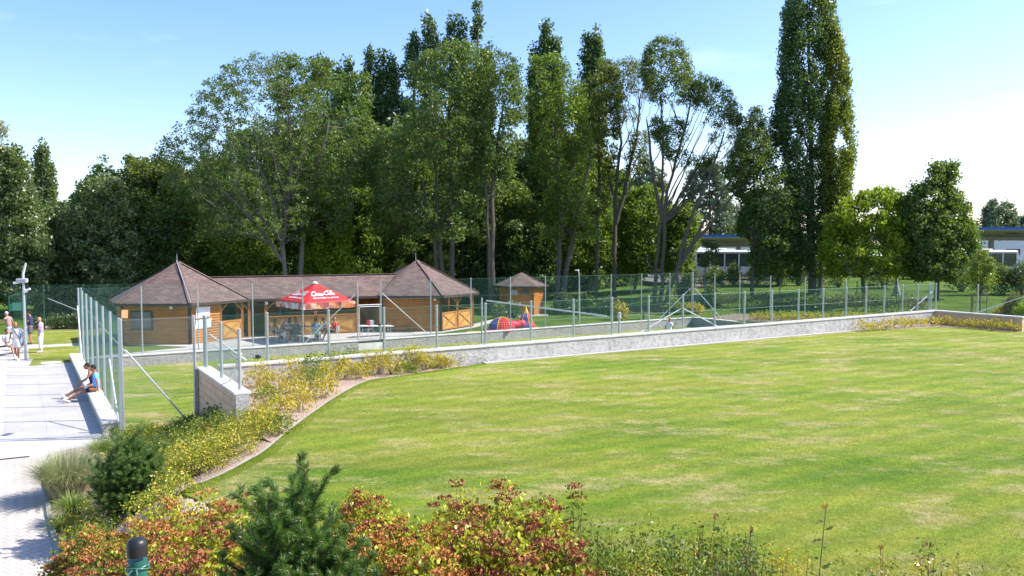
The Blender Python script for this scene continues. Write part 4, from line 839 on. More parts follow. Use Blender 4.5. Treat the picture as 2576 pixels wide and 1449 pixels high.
seat_person(722, 840, 45.8, .8, -.5, 'grey slatted chair behind the left round table', 'woman with ponytail in pale blouse leaning on the left table', 'sitlean', 'c_white', 'c_jeans', 'skin_tan', h=1.66, hairlen=1.5)
seat_person(753, 840, 45.9, -.7, -.7, 'grey slatted chair of the person in pink', 'dark haired person in pink shirt seated between the two tables', 'sitlean', 'c_pink', 'c_brown', 'skin_tan', h=1.7)
seat_person(817, 842, 45.6, -1, -.15, 'grey slatted chair of the boy in light blue', 'boy in light blue shirt eating at the right table', 'sit', 'c_blue', 'c_navy', 'skin_tan', h=1.6)
seat_person(795, 862, 44.1, -.05, 1, 'grey slatted chair facing away from the camera', 'person in blue and white plaid shirt seated with back to the camera', 'sit', 'plaid', 'c_jeans', 'skin_tan', 'hair_dark', h=1.72, stout=1.15)
seat_person(839, 858, 44.6, -1, .1, 'grey slatted chair at the right end of the group', 'tanned man in red shirt leaning back, seated rightmost under the parasol', 'sitback', 'c_red', 'c_black', 'skin_tan', None, h=1.78, stout=1.1, leg=.42)
def table(label, c, w_, d_, rz):
    t = empty('terrace_table', (c[0], c[1], .012), label, 'table', 'terrace tables', rz)
    MB().box((0, 0, .72), (w_, d_, .03), bev=.01).build('table_top', M['white_plastic'], t, local=True)
    for sx in (-1, 1):
        for sy in (-1, 1): MB().tube([(sx*(w_/2-.06), sy*(d_/2-.06), 0), (sx*(w_/2-.08), sy*(d_/2-.08), .705)], .015, 6).build('leg', M['galv_light'], t, local=True)
    return t
T1 = D(738, 815, 45.0); T2 = D(792, 808, 45.4)
table('pale table in front of the woman with ponytail', T1, 1.0, .7, .2); table('pale table around the parasol pole with bottle and plates', T2, 1.7, .8, .1)
bt = empty('bottle', (T2[0]+.3, T2[1]+.1, .75), 'dark green bottle on the right terrace table', 'bottle'); MB().lathe((0, 0, 0), [(.035, 0), (.036, .16), (.014, .21), (.013, .28)], 10).build('bottle_glass', M['green_paint'], bt, smooth=True, local=True); MB().lathe((0, 0, .28), [(.015, 0), (.015, .02)], 8).build('bottle_cap', M['red'], bt, local=True)
q = D(748, 857, 44.1); sc_ = empty('garden_chair', (q[0], q[1], .012), 'empty dark wicker backed chair in front of the left table', 'chair', 'metal chairs around the terrace tables', face(0, 1)); 
MB().box((0, 0, .44), (.46, .44, .04), bev=.01).build('seat', M['c_grey'], sc_, local=True); MB().box((0, -.22, .72), (.44, .03, .46), bev=.01).build('backrest', M['c_grey'], sc_, local=True)
for sx in (-1, 1):
    for sy in (-1, 1): MB().tube([(sx*.2, sy*.2, 0), (sx*.2, sy*.2, .44)], .014, 6).build('leg', M['galv_light'], sc_, local=True)
q = D(925, 842, 46.6); chair('lone metal chair with clothes draped over it behind the gate', (q[0], q[1], .012), face(-.5, -1))
k = MB(); rr = random.Random(3); 
def drapery(name, label, c, w_, l_, mat, rz, seed):
    r = random.Random(seed); nx, ny = 8, 14; vs_ = []
    for i in range(nx+1):
        for j in range(ny+1):
            s = (j/ny-.5)*l_; x = (i/nx-.5)*w_*(1-.15*abs(s)/l_); fold = .02*sin(i*2.1+seed)*min(1, abs(s)*6)
            y = .035*np.sign(s)*min(1, abs(s)*10)+fold; z = -abs(s)+.02; vs_.append((x+.01*sin(j*1.3), y, z))
    f_ = [(i*(ny+1)+j, (i+1)*(ny+1)+j, (i+1)*(ny+1)+j+1, i*(ny+1)+j+1) for i in range(nx) for j in range(ny)]
    o = np_mesh(name, vs_, f_, 4, M[mat], smooth=True); o.location = c; o.rotation_euler = (0, 0, rz); md = o.modifiers.new('t', 'SOLIDIFY'); md.thickness = .006
    return tag(o, label, 'clothing')
d_ = face(-.5, -1); bkx, bky = q[0]+.27*sin(d_), q[1]-.27*cos(d_)
drapery('draped_shirt', 'white shirt hanging over the back of the lone chair', (bkx, bky, .93), .40, .75, 'c_white', d_, 1); drapery('draped_shirt', 'red shirt hanging beside the white one on the lone chair', (bkx-.12, bky-.03, .945), .20, .95, 'c_red', d_, 4)
# parasol
um = empty('parasol', (UC[0], UC[1], .012), 'large square red parasol with white script lettering and picture printed valance', 'parasol', rz=URZ)
hs, ez_, apz = 1.58, 2.15, 3.17; cr = [(-hs, -hs), (hs, -hs), (hs, hs), (-hs, hs)]
me_v, me_f = [], []
for k_ in range(4):
    a, b = cr[k_], cr[(k_+1) % 4]; n = 10; b0 = len(me_v)
    for i in range(n+1):
        t = i/n
        for j in range(n+1):
            s = j/n; x = (a[0]*(1-s)+b[0]*s)*(1-t); y = (a[1]*(1-s)+b[1]*s)*(1-t); z = ez_+(apz-ez_)*t; me_v.append((x, y, z))
    for i in range(n):
        for j in range(n): me_f.append((b0+i*(n+1)+j, b0+i*(n+1)+j+1, b0+(i+1)*(n+1)+j+1, b0+(i+1)*(n+1)+j))
k = MB(); k.add(me_v, me_f); cn = k.build('canopy', M['red'], um, local=True, smooth=R(20)); cn.modifiers.new('t', 'SOLIDIFY').thickness = .008
k = MB(); vz = .30
for k_ in range(4):
    a, b = cr[k_], cr[(k_+1) % 4]; n = 24; pv = []
    for i in range(n+1):
        s = i/n; x = a[0]*(1-s)+b[0]*s; y = a[1]*(1-s)+b[1]*s; nx, ny = (b[1]-a[1])/3.2, -(b[0]-a[0])/3.2; o = .012*sin(s*22); d = vz+.03*abs(sin(s*pi*4))
        pv.append(((x+nx*(.012+o), y+ny*(.012+o), ez_+.01), (x+nx*(.03+o), y+ny*(.03+o), ez_-d)))
    for i in range(n): k.quad(pv[i][0], pv[i][1], pv[i+1][1], pv[i+1][0])
vl = k.build('valance', M['valance'], cn, local=True); vl.modifiers.new('t', 'SOLIDIFY').thickness = .006
MB().lathe((0, 0, apz-.05), [(.16, 0), (.15, .06), (.06, .12)], 14).build('cap', M['white_plastic'], um, local=True, smooth=True)
MB().lathe((0, 0, 0), [(.3, 0), (.3, .06), (.05, .09), (.028, .12)], 16).build('base', M['grey_paint'], um, local=True)
MB().tube([(0, 0, .1), (0, 0, apz-.04)], .028, 10).build('pole', M['pinkred'], um, local=True, smooth=True)
for c in cr: MB().tube([(c[0]*.98, c[1]*.98, ez_-.03), (0, 0, apz-.12)], .014, 5).build('rib', M['grey_paint'], um, local=True)
# lettering: script strokes laid on two faces
def stroke(mb, pts, w0, O, E, S_, N, scale, closed=False, pen=.8):
    P = [np.array(p, float) for p in smooth_line(pts, 7)]; L_, R_ = [], []
    for i, p in enumerate(P):
        t = unit(np.r_[P[min(i+1, len(P)-1)]-P[max(i-1, 0)], 0])[:2]; nn = np.array([-t[1], t[0]]); w_ = w0*(.42+.58*abs(t[1]*.9+t[0]*.35))/2
        for s, l in ((1, L_), (-1, R_)):
            q = p+nn*w_*s; q = np.array([q[0]+q[1]*.28, q[1]])*scale; l.append(tuple(O+E*q[0]+S_*q[1]+N*.014))
    b = len(mb.v); mb.v += L_+R_; n = len(P)
    for i in range(n-1): mb.f.append((b+i, b+n+i, b+n+i+1, b+i+1))
LOGO = [[(.62, .78), (.78, .66), (.70, .95), (.42, 1.05), (.10, .80), (.02, .35), (.22, .02), (.55, .0), (.85, .22)],
        [(1.02, .50), (.88, .34), (.92, .08), (1.08, .02), (1.20, .22), (1.16, .46), (1.02, .50), (1.2, .40), (1.34, .44)],
        [(1.62, .42), (1.52, .50), (1.38, .40), (1.36, .12), (1.52, .0), (1.72, .14)],
        [(2.02, .46), (1.86, .48), (1.74, .30), (1.80, .04), (1.96, .08), (2.06, .42), (2.02, .10), (2.14, .02), (2.26, .12)],
        [(2.28, .36), (2.46, .36)],
        [(3.05, .80), (3.2, .72), (3.10, .98), (2.86, 1.05), (2.58, .82), (2.48, .36), (2.66, .02), (2.96, .0), (3.25, .22)],
        [(3.42, .50), (3.28, .34), (3.32, .08), (3.48, .02), (3.60, .22), (3.56, .46), (3.42, .50)],
        [(3.62, .36), (3.86, .80), (3.86, 1.05), (3.72, .95), (3.72, .2), (3.82, .0), (3.98, .12)],
        [(4.26, .46), (4.10, .48), (3.98, .30), (4.04, .04), (4.20, .08), (4.30, .42), (4.26, .10), (4.38, .02), (4.5, .12)],
        [(.12, .25), (.0, -.12), (.3, -.22), (.9, -.12), (1.7, -.18), (2.1, -.12)],
        [(2.75, 1.02), (3.2, 1.22), (3.7, 1.10), (4.15, 1.12)]]
for fi in (0, 3):
    a, b = np.array(cr[fi]), np.array(cr[(fi+1) % 4]); A3 = np.array([*a, ez_]); B3 = np.array([*b, ez_]); mid3 = (A3+B3)/2; Ap = np.array([0, 0, apz]); E_ = unit(B3-A3); S3 = unit(Ap-mid3); N3 = np.cross(E_, S3)
    mb = MB(); sc = .31; O = mid3+S3*.70-E_*(2.35*sc)+N3*.0
    for st in LOGO: stroke(mb, st, .20, O, E_, S3, N3, sc)
    lt = mb.build('lettering', M['white_paint'], cn, local=True); mdd = lt.modifiers.new('t', 'SOLIDIFY'); mdd.thickness = .006; mdd.offset = 1
    cu = bpy.data.curves.new('small_lettering', 'FONT'); cu.body = 'dej si k jídlu tu pravou'; cu.size = .17; cu.align_x = 'CENTER'; cu.extrude = .003; cu.offset = .004
    oc = bpy.data.objects.new('small_lettering', cu); C.objects.link(oc); dg = bpy.context.evaluated_depsgraph_get(); dg.update(); mt = bpy.data.meshes.new_from_object(oc.evaluated_get(dg)); bpy.data.objects.remove(oc)
    mt.materials.clear(); mt.materials.append(M['white_paint']); ot = bpy.data.objects.new('small_lettering', mt); C.objects.link(ot); ot.parent = cn
    O2 = mid3+S3*.40+N3*.012; ot.matrix_local = Matrix(((E_[0], S3[0], N3[0], O2[0]), (E_[1], S3[1], N3[1], O2[1]), (E_[2], S3[2], N3[2], O2[2]), (0, 0, 0, 1)))

# notices on the fence, ball
def notice(label, pa, pb, pc, pd, Y, mat='paper'):
    P = [np.array(D(x, y, Y)) for x, y in (pa, pb, pc, pd)]; n = unit(np.cross(P[1]-P[0], P[2]-P[1]))*.004; k = MB(); k.add([tuple(p-n) for p in P]+[tuple(p+n) for p in P], [(0, 1, 2, 3), (7, 6, 5, 4), (0, 4, 5, 1), (1, 5, 6, 2), (2, 6, 7, 3), (3, 7, 4, 0)])
    o = k.build('notice_sheet', M[mat]); return tag(o, label, 'notice')
wp = hw(cL, 5); 
def wpt(s, z): return np.array([wp[0]+e5[0]*s+e5[1]*.06, wp[1]+e5[1]*s-e5[0]*.06, z])
for lab, pts in (('upper pair of white poster sheets on the log wall left of the half door', [(.35, 1.35), (1.25, 1.42), (1.30, 1.95), (.38, 1.98)]), ('lower crumpled white poster sheet on the log wall', [(.30, .78), (1.30, .82), (1.38, 1.30), (.36, 1.26)])):
    k = MB(); o_ = np.array([e5[1], -e5[0], 0])*.01; q = [wpt(*p) for p in pts]; k.add([tuple(x-o_) for x in q]+[tuple(x+o_) for x in q], [(0, 1, 2, 3), (7, 6, 5, 4), (0, 4, 5, 1), (1, 5, 6, 2), (2, 6, 7, 3), (3, 7, 4, 0)]); tag(k.build('poster_sheet', M['paper']), lab, 'poster')
q = Q(.06, WID-14.2); 
cg = MB(); a_ = np.array(Q(.04, 1.3, 0)); 
so_ = MB().bar(D(305.5, 790, 22.9), D(321, 790, 23.25), .01, .235).build('fence_sign', M['paper_orange']); tag(so_, 'small orange board fixed to the top of the corner fence post', 'sign')
q = Q(on_line(646, WID-.25), WID-.25, -.5+.1); bl = MB().ell(q, (.17, .13, .10), 12, 8).build('sports_bag', M['black'], smooth=True); tag(bl, 'black rolled bundle lying on the court grass against the low wall', 'bag')

# net across the court
nt_ = empty('volleyball_net', Q(20.3, 2.6, -.5), 'court net with white top tape strung between two steel posts', 'net')
n1, n2 = np.array(D(1212, 749, 46.7)), np.array(D(1558, 786, 35.4))
MB().tube([(n1[0], n1[1], -.5), tuple(n1)], .05, 10).build('net_post', M['galv'], nt_, smooth=True); MB().tube([(n2[0], n2[1], -.5), tuple(n2)], .05, 10).build('net_post', M['galv_light'], nt_, smooth=True)
MB().lathe((n2[0], n2[1], n2[2]-.25), [(.065, 0), (.065, .22), (.05, .26)], 10).build('winch', M['galv_light'], nt_)
for p in (n1,): MB().box((p[0]+.06, p[1], 1.15), (.1, .08, .14)).build('winch', M['galv'], nt_)
npt = lambda s, z: tuple(np.array([n1[0]+(n2[0]-n1[0])*s, n1[1]+(n2[1]-n1[1])*s, z]))
MB().bar(npt(.04, 2.13), npt(.93, 2.14), .012, .075).build('net_tape', M['white_plastic'], nt_)
k = MB()
for i in range(0, 120): s = .04+.89*i/119; k.tube([npt(s, 1.12), npt(s, 2.1)], .0018, 3, cap=False)
for j in range(11): k.tube([npt(.04, 1.12+j*.098), npt(.93, 1.12+j*.098)], .0018 if j else .004, 3, cap=False)
k.build('net_mesh', M['net'], nt_)
for a, b in (((0, 2.1), (.04, 2.13)), ((.93, 2.14), (1, 2.3)), ((0, 1.1), (.04, 1.12)), ((.93, 1.12), (1, 1.1))): MB().tube([npt(*a), npt(*b)], .006, 4).build('net_rope', M['net'], nt_)

# play tents
def play_tent(label, c, prof, n, mats, rz=0, tip=None):
    t = empty('play_tent', c, label, 'play tent', None, rz)
    for i in range(n):
        a0, a1 = 2*pi*i/n, 2*pi*(i+1)/n; k = MB(); m = 5; g = []
        for r, z in prof: g.append([(r*cos(a0+(a1-a0)*j/m), r*sin(a0+(a1-a0)*j/m), z) for j in range(m+1)])
        for x in range(len(prof)-1):
            for j in range(m): k.quad(g[x][j], g[x][j+1], g[x+1][j+1], g[x+1][j])
        o = k.build('fabric_panel', M[mats[i % len(mats)]], t, local=True, smooth=True); o.modifiers.new('t', 'SOLIDIFY').thickness = .01
        MB().tube([(r*1.01*cos(a0), r*1.01*sin(a0), z) for r, z in prof], .028, 6).build('piping', M['yellow'], t, local=True)
    return t
q = D(1262, 830, 50.6); play_tent('blue and red dome play tent with yellow piping', (q[0], q[1], 0), [(.84*cos(x), .78*sin(x)) for x in np.linspace(0, 1.52, 9)], 6, ('blue_toy', 'red', 'pinkred'), .2)
q = D(1323, 828, 51.6); tt = play_tent('tall red and blue cone play tent with yellow tip', (q[0], q[1], 0), [(.72, 0), (.42, .45), (.17, .98)], 6, ('pinkred', 'red', 'blue_toy', 'blue_toy', 'blue_toy', 'pinkred'), -.15)
MB().lathe((0, 0, .97), [(.175, 0), (.09, .2), (.015, .42)], 10).build('tip', M['yellow'], tt, local=True, smooth=True)
a, b = D(1268, 822, 50.4), D(1318, 819, 51.3); t = empty('play_tunnel', (a[0], a[1], 0), 'red fabric play tunnel joining the dome tent and the cone tent', 'play tunnel')
MB().tube([(a[0]+(b[0]-a[0])*s, a[1]+(b[1]-a[1])*s, .27+.02*sin(s*20)) for s in np.linspace(0, 1, 12)], [.28+.015*(i % 2) for i in range(12)], 14).build('tunnel_fabric', M['pinkred'], t, smooth=True)
for s in (.02, .98): p = np.array(a)*(1-s)+np.array(b)*s; MB().tube([(p[0], p[1]+.29*cos(x), .27+.29*sin(x)) for x in np.linspace(0, 2*pi, 16)], .02, 5, cap=False).build('tunnel_hoop', M['yellow'], t)
q = D(1247, 830, 49.6); mt_ = MB().box((q[0]+.1, q[1], .03), (1.6, .7, .05), .1, bev=.02).build('play_mat', M['pinkred']); tag(mt_, 'flat red play mat in front of the dome tent', 'mat')
q = D(1187, 835, 48.6); tag(MB().box((q[0], q[1], .06), (.62, .2, .10), .1, bev=.03).box((q[0]+.36, q[1], .08), (.14, .22, .14), .1, bev=.03).build('toy_boat', M['yellow']), 'small yellow toy lying on the grass near the cabin', 'toy')

# lamp and camera pole on the left
lp = empty('camera_pole', G(65.5, 905), 'tall grey pole with floodlight box and two white cameras beside the path', 'pole'); Yp = G(65.5, 905)[1]
def pp(x, y): return D(x, y, Yp)
z0 = G(65.5, 905); MB().tube([z0, (z0[0], z0[1], 1.5), pp(60, 745), pp(59, 705)], [.068, .062, .055, .05], 12).build('pole', M['galv'], lp, smooth=True)
MB().tube([pp(59, 706), pp(58, 690), pp(61, 677), pp(65, 662)], [.055, .055, .055, .04], 10).build('bent_arm', M['galv_light'], lp, smooth=True)
a = pp(58, 706); MB().box((a[0], a[1]-.08, a[2]), (.46, .24, .20), .15, bev=.03).build('floodlight', M['grey_paint'], lp)
a, b = pp(34, 712), pp(50, 709); cm = MB().bar(a, b, .13, .12, bev=.02).build('security_camera', M['white_plastic'], lp); MB().tube([b, pp(58, 711)], .02, 6).build('bracket', M['white_plastic'], cm)
a, b = pp(76, 726), pp(67, 730); cm = MB().bar(a, b, .09, .09, bev=.02).build('security_camera', M['white_plastic'], lp); MB().box(pp(64, 732), (.14, .12, .16), bev=.02).build('bracket', M['white_plastic'], cm)
# bench beside it
b_ = G(16, 893); bn = empty('bench', (b_[0], b_[1], 0), 'dark wooden bench at the left edge where a person sits', 'bench', rz=face(.85, -.5))
MB().box((0, 0, .43), (1.8, .14, .04)).box((0, -.17, .43), (1.8, .14, .04)).box((0, .17, .43), (1.8, .14, .04)).build('seat', M['bench_wood'], bn, local=True)
for s in (-.7, .7): MB().bar((s, -.2, .0), (s, -.2, .42), .06, .06, up=(1, 0, 0)).bar((s, .2, .0), (s, .2, .42), .06, .06, up=(1, 0, 0)).bar((s, -.2, .38), (s, .2, .38), .06, .05).build('leg', M['grey_paint'], bn, local=True)
b_ = G(54, 876); bc = empty('plastic_chair', (b_[0], b_[1], 0), 'light blue plastic chair behind the camera pole', 'chair', rz=face(-.3, -1)); MB().box((0, 0, .43), (.42, .42, .04), bev=.015).build('seat', M['c_sky'], bc, local=True); MB().box((0, -.2, .66), (.42, .03, .4), bev=.01).build('backrest', M['c_sky'], bc, local=True)
for sx in (-1, 1):
    for sy in (-1, 1): MB().tube([(sx*.18, sy*.18, 0), (sx*.17, sy*.17, .43)], .018, 6).build('leg', M['c_sky'], bc, local=True)
b_ = G(8, 880); wb_ = MB().box((b_[0]-.8, b_[1], .35), (2.4, .5, .7), TH, bev=.02).build('kit_box', M['white_paint']); tag(wb_, 'white chest standing by the bright posts at the left edge', 'chest')
# green gate with a sign
a, b = D(22, 745, 53.4), D(66, 745, 54.0); gg = empty('green_gate', (a[0], a[1], 0), 'dark green wire gate with a blank green sign at the far left', 'gate')
k = MB(); k.tube([(a[0], a[1], 0), (a[0], a[1], a[2]), (b[0], b[1], a[2]), (b[0], b[1], 0)], .035, 8); k.build('gate_frame', M['green_paint'], gg); MB().bar((a[0], a[1]-.05, a[2]-.75), (b[0], b[1]-.05, a[2]-.75), .02, .5).build('gate_panel', M['green_paint'], gg)
k = MB()
for s in np.linspace(0, 1, 16): k.tube([(a[0]+(b[0]-a[0])*s, a[1]+(b[1]-a[1])*s, .05), (a[0]+(b[0]-a[0])*s, a[1]+(b[1]-a[1])*s, a[2])], .006, 4)
k.build('gate_bars', M['green_paint'], gg); MB().bar(D(31, 771, 53.2), D(54, 771, 53.5), .02, .52).build('sign_plate', M['wire_green'], gg)

# ------------------------------------------------------------ park furniture, street lamps, bus yard
def street_lamp(label, px, Y, ytop, xh, mat='grey_paint', base=False, hs_=1.):
    q = D(px, 700, Y); zb = float(park_z(q[0], q[1])); zt = D(px, ytop, Y)[2]; t = empty('street_lamp', (q[0], q[1], zb), label, 'lamp')
    MB().tube([(0, 0, 0), (0, 0, (zt-zb)*.45), (0, 0, zt-zb-.5), (xh*.25, 0, zt-zb-.1), (xh*.7, 0, zt-zb)], [.09, .07, .05, .045, .04], 10).build('pole', M[mat], t, local=True, smooth=True)
    MB().ell((xh, 0, zt-zb), (.36*hs_, .16*hs_, .10*hs_), 14, 8).build('lamp_head', M['galv_light'], t, local=True, smooth=True)
    if base: MB().lathe((0, 0, 0), [(.34, 0), (.30, .15), (.15, .8), (.09, 1.2)], 12).build('base', M['grey_paint'], t, local=True)
street_lamp('tall street lamp in front of the dark tree at the right', 2256, 63, 565, -.55, base=True)
street_lamp('street lamp with white head half hidden among the middle trees', 1496, 78, 593, -.4, base=True)
street_lamp('slender street lamp with curved head by the far side of the court', 1457, 57.0, 680, -.16, hs_=.5)
def park_bench(label, px, py, Y, w_, rz):
    q = D(px, py, Y); z = float(park_z(q[0], q[1])); t = empty('park_bench', (q[0], q[1], z), label, 'bench', 'park benches behind the court fence', rz)
    for nm, ys, zs in (('seat', (-.14, 0, .14), (.44,)*3), ('backrest', (.22, .24, .26), (.58, .70, .82))):
        k = MB()
        for y, zz in zip(ys, zs): k.box((0, y, zz), (w_, .11 if nm == 'seat' else .03, .035 if nm == 'seat' else .10))
        k.build(nm, M['bench_wood'], t, local=True)
    for s in (-w_*.4, w_*.4): MB().box((s, 0, .22), (.07, .36, .42)).bar((s, .18, .4), (s, .29, .86), .05, .04, up=(1, 0, 0)).build('leg', M['grey_paint'], t, local=True)
park_bench('longer dark wooden park bench, left of the pair', 1594, 790, 57.8, 1.8, .1); park_bench('shorter dark wooden park bench, right of the pair', 1650, 793, 57.2, 1.3, -.2)
def bus(label, px, Y, yroof, L, rz=0., mir=1, lower='bus_lower'):
    q = D(px, yroof, Y); t = empty('bus', (q[0], q[1], q[2]-3.0), label, 'bus', 'white buses parked in the bus yard', rz); W_ = 2.5
    MB().box((0, 0, .85), (L, W_, 1.1), bev=.12).build('lower_body', M[lower], t, local=True); MB().box((0, 0, 2.82), (L, W_, .34), bev=.14).build('roof', M['bus_white'], t, local=True)
    MB().box((0, 0, 2.0), (L-.12, W_-.1, 1.3)).build('window_band', M['glass'], t, local=True)
    n = 8
    for i in range(n+1):
        x = -L/2+.12+(L-.24)*i/n
        for y in (-W_/2+.02, W_/2-.02): MB().box((x, y, 2.03), (.09 if 0 < i < n else .22, .07, 1.3)).build('window_pillar', M['bus_white'], t, local=True)
    for x in (-L*.2, L*.05, L*.25): MB().box((x, 0, 3.05), (1.4, 1.4, .16), bev=.05).build('roof_hatch', M['bus_white'], t, local=True)
    for x in (-L/2+2.6, L/2-3.2):
        for y in (-W_/2+.1, W_/2-.1):
            wl = MB(); wl.lathe((0, 0, -.14), [(.3, 0), (.5, .02), (.5, .26), (.3, .28)], 20); wl.v = [(x+v[0], y+v[2], .5+v[1]) for v in wl.v]; o = wl.build('wheel', M['tyre'], t, local=True)
            rm = MB(); rm.lathe((0, 0, -.15), [(.26, 0), (.26, .30)], 16); rm.v = [(x+v[0], y+v[2], .5+v[1]) for v in rm.v]; rm.build('rim', M['rim'], o, local=True)
    for y in (-.85, .85): MB().box((mir*(L/2+.005), y, .75), (.04, .3, .2), bev=.01).build('headlight', M['white_plastic'], t, local=True)
    MB().box((mir*(L/2+.02), 0, 2.0), (.04, 2.2, 1.25)).build('windscreen', M['glass'], t, local=True)
    return t
bus('white bus behind the shrubs, left of the tall poplar', 1738+148, 84, 629, 12, .02, -1)
bus('white bus at the far right under the canopy', 2545-148, 84, 629, 12, -.02, 1)
bus('second white bus partly hidden behind the first, seen past its left end', 1690, 92, 624, 12, .0, 1)
bus('white bus standing between the poplar and the maple', 2080, 88, 640, 12, .02, 1)
bus('small white and blue coach seen under the middle trees', 1530, 92, 655, 7.5, .3, -1, 'blue_fascia')
def canopy(label, x0, x1, Y0, Y1, z, cols):
    t = empty('bus_canopy', (x0, Y0, 1.5), label, 'canopy'); 
    MB().add([], []) 
    k = MB(); zm = z-.75; ym = (Y0+Y1)/2; k.add([(x0, Y0, z-.3), (x1, Y0, z-.3), (x1, ym, zm-.25), (x0, ym, zm-.25), (x0, Y1, z-.3), (x1, Y1, z-.3), (x0, Y0, z-.02), (x1, Y0, z-.02), (x1, ym, zm+.1), (x0, ym, zm+.1), (x0, Y1, z-.02), (x1, Y1, z-.02)],
        [(0, 1, 2, 3), (3, 2, 5, 4), (9, 8, 7, 6), (10, 11, 8, 9), (0, 6, 7, 1), (4, 5, 11, 10), (0, 3, 9, 6), (3, 4, 10, 9), (1, 7, 8, 2), (2, 8, 11, 5)]); k.build('canopy_roof', M['canopy_under'], t)
    MB().box(((x0+x1)/2, Y0-.06, z-.13), (x1-x0+.1, .08, .27)).build('fascia', M['blue_fascia'], t)
    MB().box(((x0+x1)/2, ym, zm-.48), (x1-x0, .4, .45)).build('beam', M['grey_paint'], t)
    for c in cols: MB().box((c, ym, (zm-.7+1.5)/2), (.45, .45, zm-.7-1.5)).build('column', M['grey_paint'], t)
    for c in np.arange(x0+3, x1-2, 6.): MB().box((c, Y0+2.2, z-.66), (1.6, .16, .10)).build('tube_lamp', M['eave'], t)
a, b = D(1722, 597, 100), D(2060, 592, 100); canopy('long bus station canopy with blue edge behind the trees', a[0], b[0], 98, 112, 6.35, [a[0]+8, b[0]-6])
a = D(2440, 575, 90); canopy('nearer bus station canopy with blue edge at the right', a[0]-9, a[0]+30, 90, 104, 7.12, [a[0]+6.5, a[0]+20])
q = D(1900, 596, 135); hs_ = empty('yard_house', (q[0]-6, 135, 1.5), 'distant low house with orange tiled roof showing above the canopy', 'house'); MB().box((0, 0, 1.8), (14, 8, 3.6)).build('wall', M['white_paint'], hs_, local=True); MB().add([(-7.5, -4.5, 3.6), (7.5, -4.5, 3.6), (7.5, 4.5, 3.6), (-7.5, 4.5, 3.6), (-7.5, 0, 5.2), (7.5, 0, 5.2)], [(0, 1, 5, 4), (2, 3, 4, 5), (0, 4, 3), (1, 2, 5), (3, 2, 1, 0)]) and None
k = MB(); k.add([(-7.5, -4.5, 3.6), (7.5, -4.5, 3.6), (7.5, 4.5, 3.6), (-7.5, 4.5, 3.6), (-7.5, 0, 5.1), (7.5, 0, 5.1)], [(0, 1, 5, 4), (2, 3, 4, 5), (0, 4, 3), (1, 2, 5), (3, 2, 1, 0)]); k.build('roof', M['tile_red'], hs_, local=True)
q = D(2520, 620, 118); kb_ = empty('yard_building', (q[0]+2, 118, 1.5), 'white flat roofed building behind the right bus', 'building'); MB().box((0, 0, 2.1), (30, 6, 4.2)).build('wall', M['white_paint'], kb_, local=True)
for i in range(8): MB().box((-13+i*3.6, -3.02, 2.6), (2.0, .06, .9)).build('window', M['glass'], kb_, local=True)
# tree guard, stone ring
q = D(2464, 784, 47.5); zg = 1.28; tg = empty('tree_guard', (q[0], q[1], zg), 'three stake wooden tree guard with crossbar on the grass bank', 'tree guard')
h_ = D(2464, 740, 47.5)[2]-zg; 
for x, y in ((-.42, 0), (.42, 0), (-.2, .5)): MB().tube([(x, y, 0), (x, y, h_)], .035, 8).build('stake', M['stake_wood'], tg, local=True)
MB().bar((-.5, 0, h_), (.5, 0, h_), .07, .08).build('crossbar', M['stake_wood'], tg, local=True); MB().bar((-.42, -.04, h_*.6), (.42, -.04, h_*.6), .01, .04).build('tie', M['black'], tg, local=True)
q = D(1762, 712, 66.5); zz = float(park_z(q[0], q[1])); tag(MB().lathe((q[0], q[1], zz-.1), [(.95, 0), (.95, .38), (.7, .38), (.7, .2)], 18).build('stone_ring', M['rock'], smooth=R(30)), 'low round stone planter ring beside the dirt track', 'planter')
# green capped fence post in front of the camera
q = D(344, 1352, 2.45); gpz = float(bed_z(q[0], q[1])); gp_ = empty('fence_post', (q[0], q[1], gpz), 'green fence post with glossy black cap and twisted green wire in the foreground', 'post'); hh = q[2]-gpz
MB().tube([(0, 0, -.05), (0, 0, hh-.07)], .0285, 24).build('post_tube', M['green_paint'], gp_, local=True, smooth=True)
MB().lathe((0, 0, hh-.056), [(.0305, 0), (.0305, .032), (.0285, .043), (.022, .051), (.010, .055), (.001, .056)], 28).build('post_cap', M['black'], gp_, local=True, smooth=R(60))
w_ = []
for i in range(46): a_ = i/46*2*pi*2.6; w_.append((.0325*cos(a_), .0325*sin(a_), hh-.092+.008*sin(a_*1.3)))
MB().tube(w_, .0022, 6).build('wire_tie', M['wire_green'], gp_, local=True, smooth=True)
MB().tube([(.012, -.033, hh-.088), (.02, -.045, hh-.10), (-.008, -.046, hh-.112), (.03, -.05, hh-.13), (.045, -.04, hh-.16)], .003, 6).tube([(.0, -.033, hh-.088), (-.012, -.045, hh-.105), (.01, -.05, hh-.12), (-.02, -.045, hh-.16)], .003, 6).build('wire_end', M['wire_green'], gp_, local=True, smooth=True)
ORD = 'first second third fourth fifth sixth seventh eighth ninth tenth eleventh twelfth thirteenth fourteenth fifteenth sixteenth seventeenth eighteenth nineteenth twentieth twenty-first twenty-second twenty-third twenty-fourth twenty-fifth twenty-sixth twenty-seventh twenty-eighth twenty-ninth thirtieth'.split()
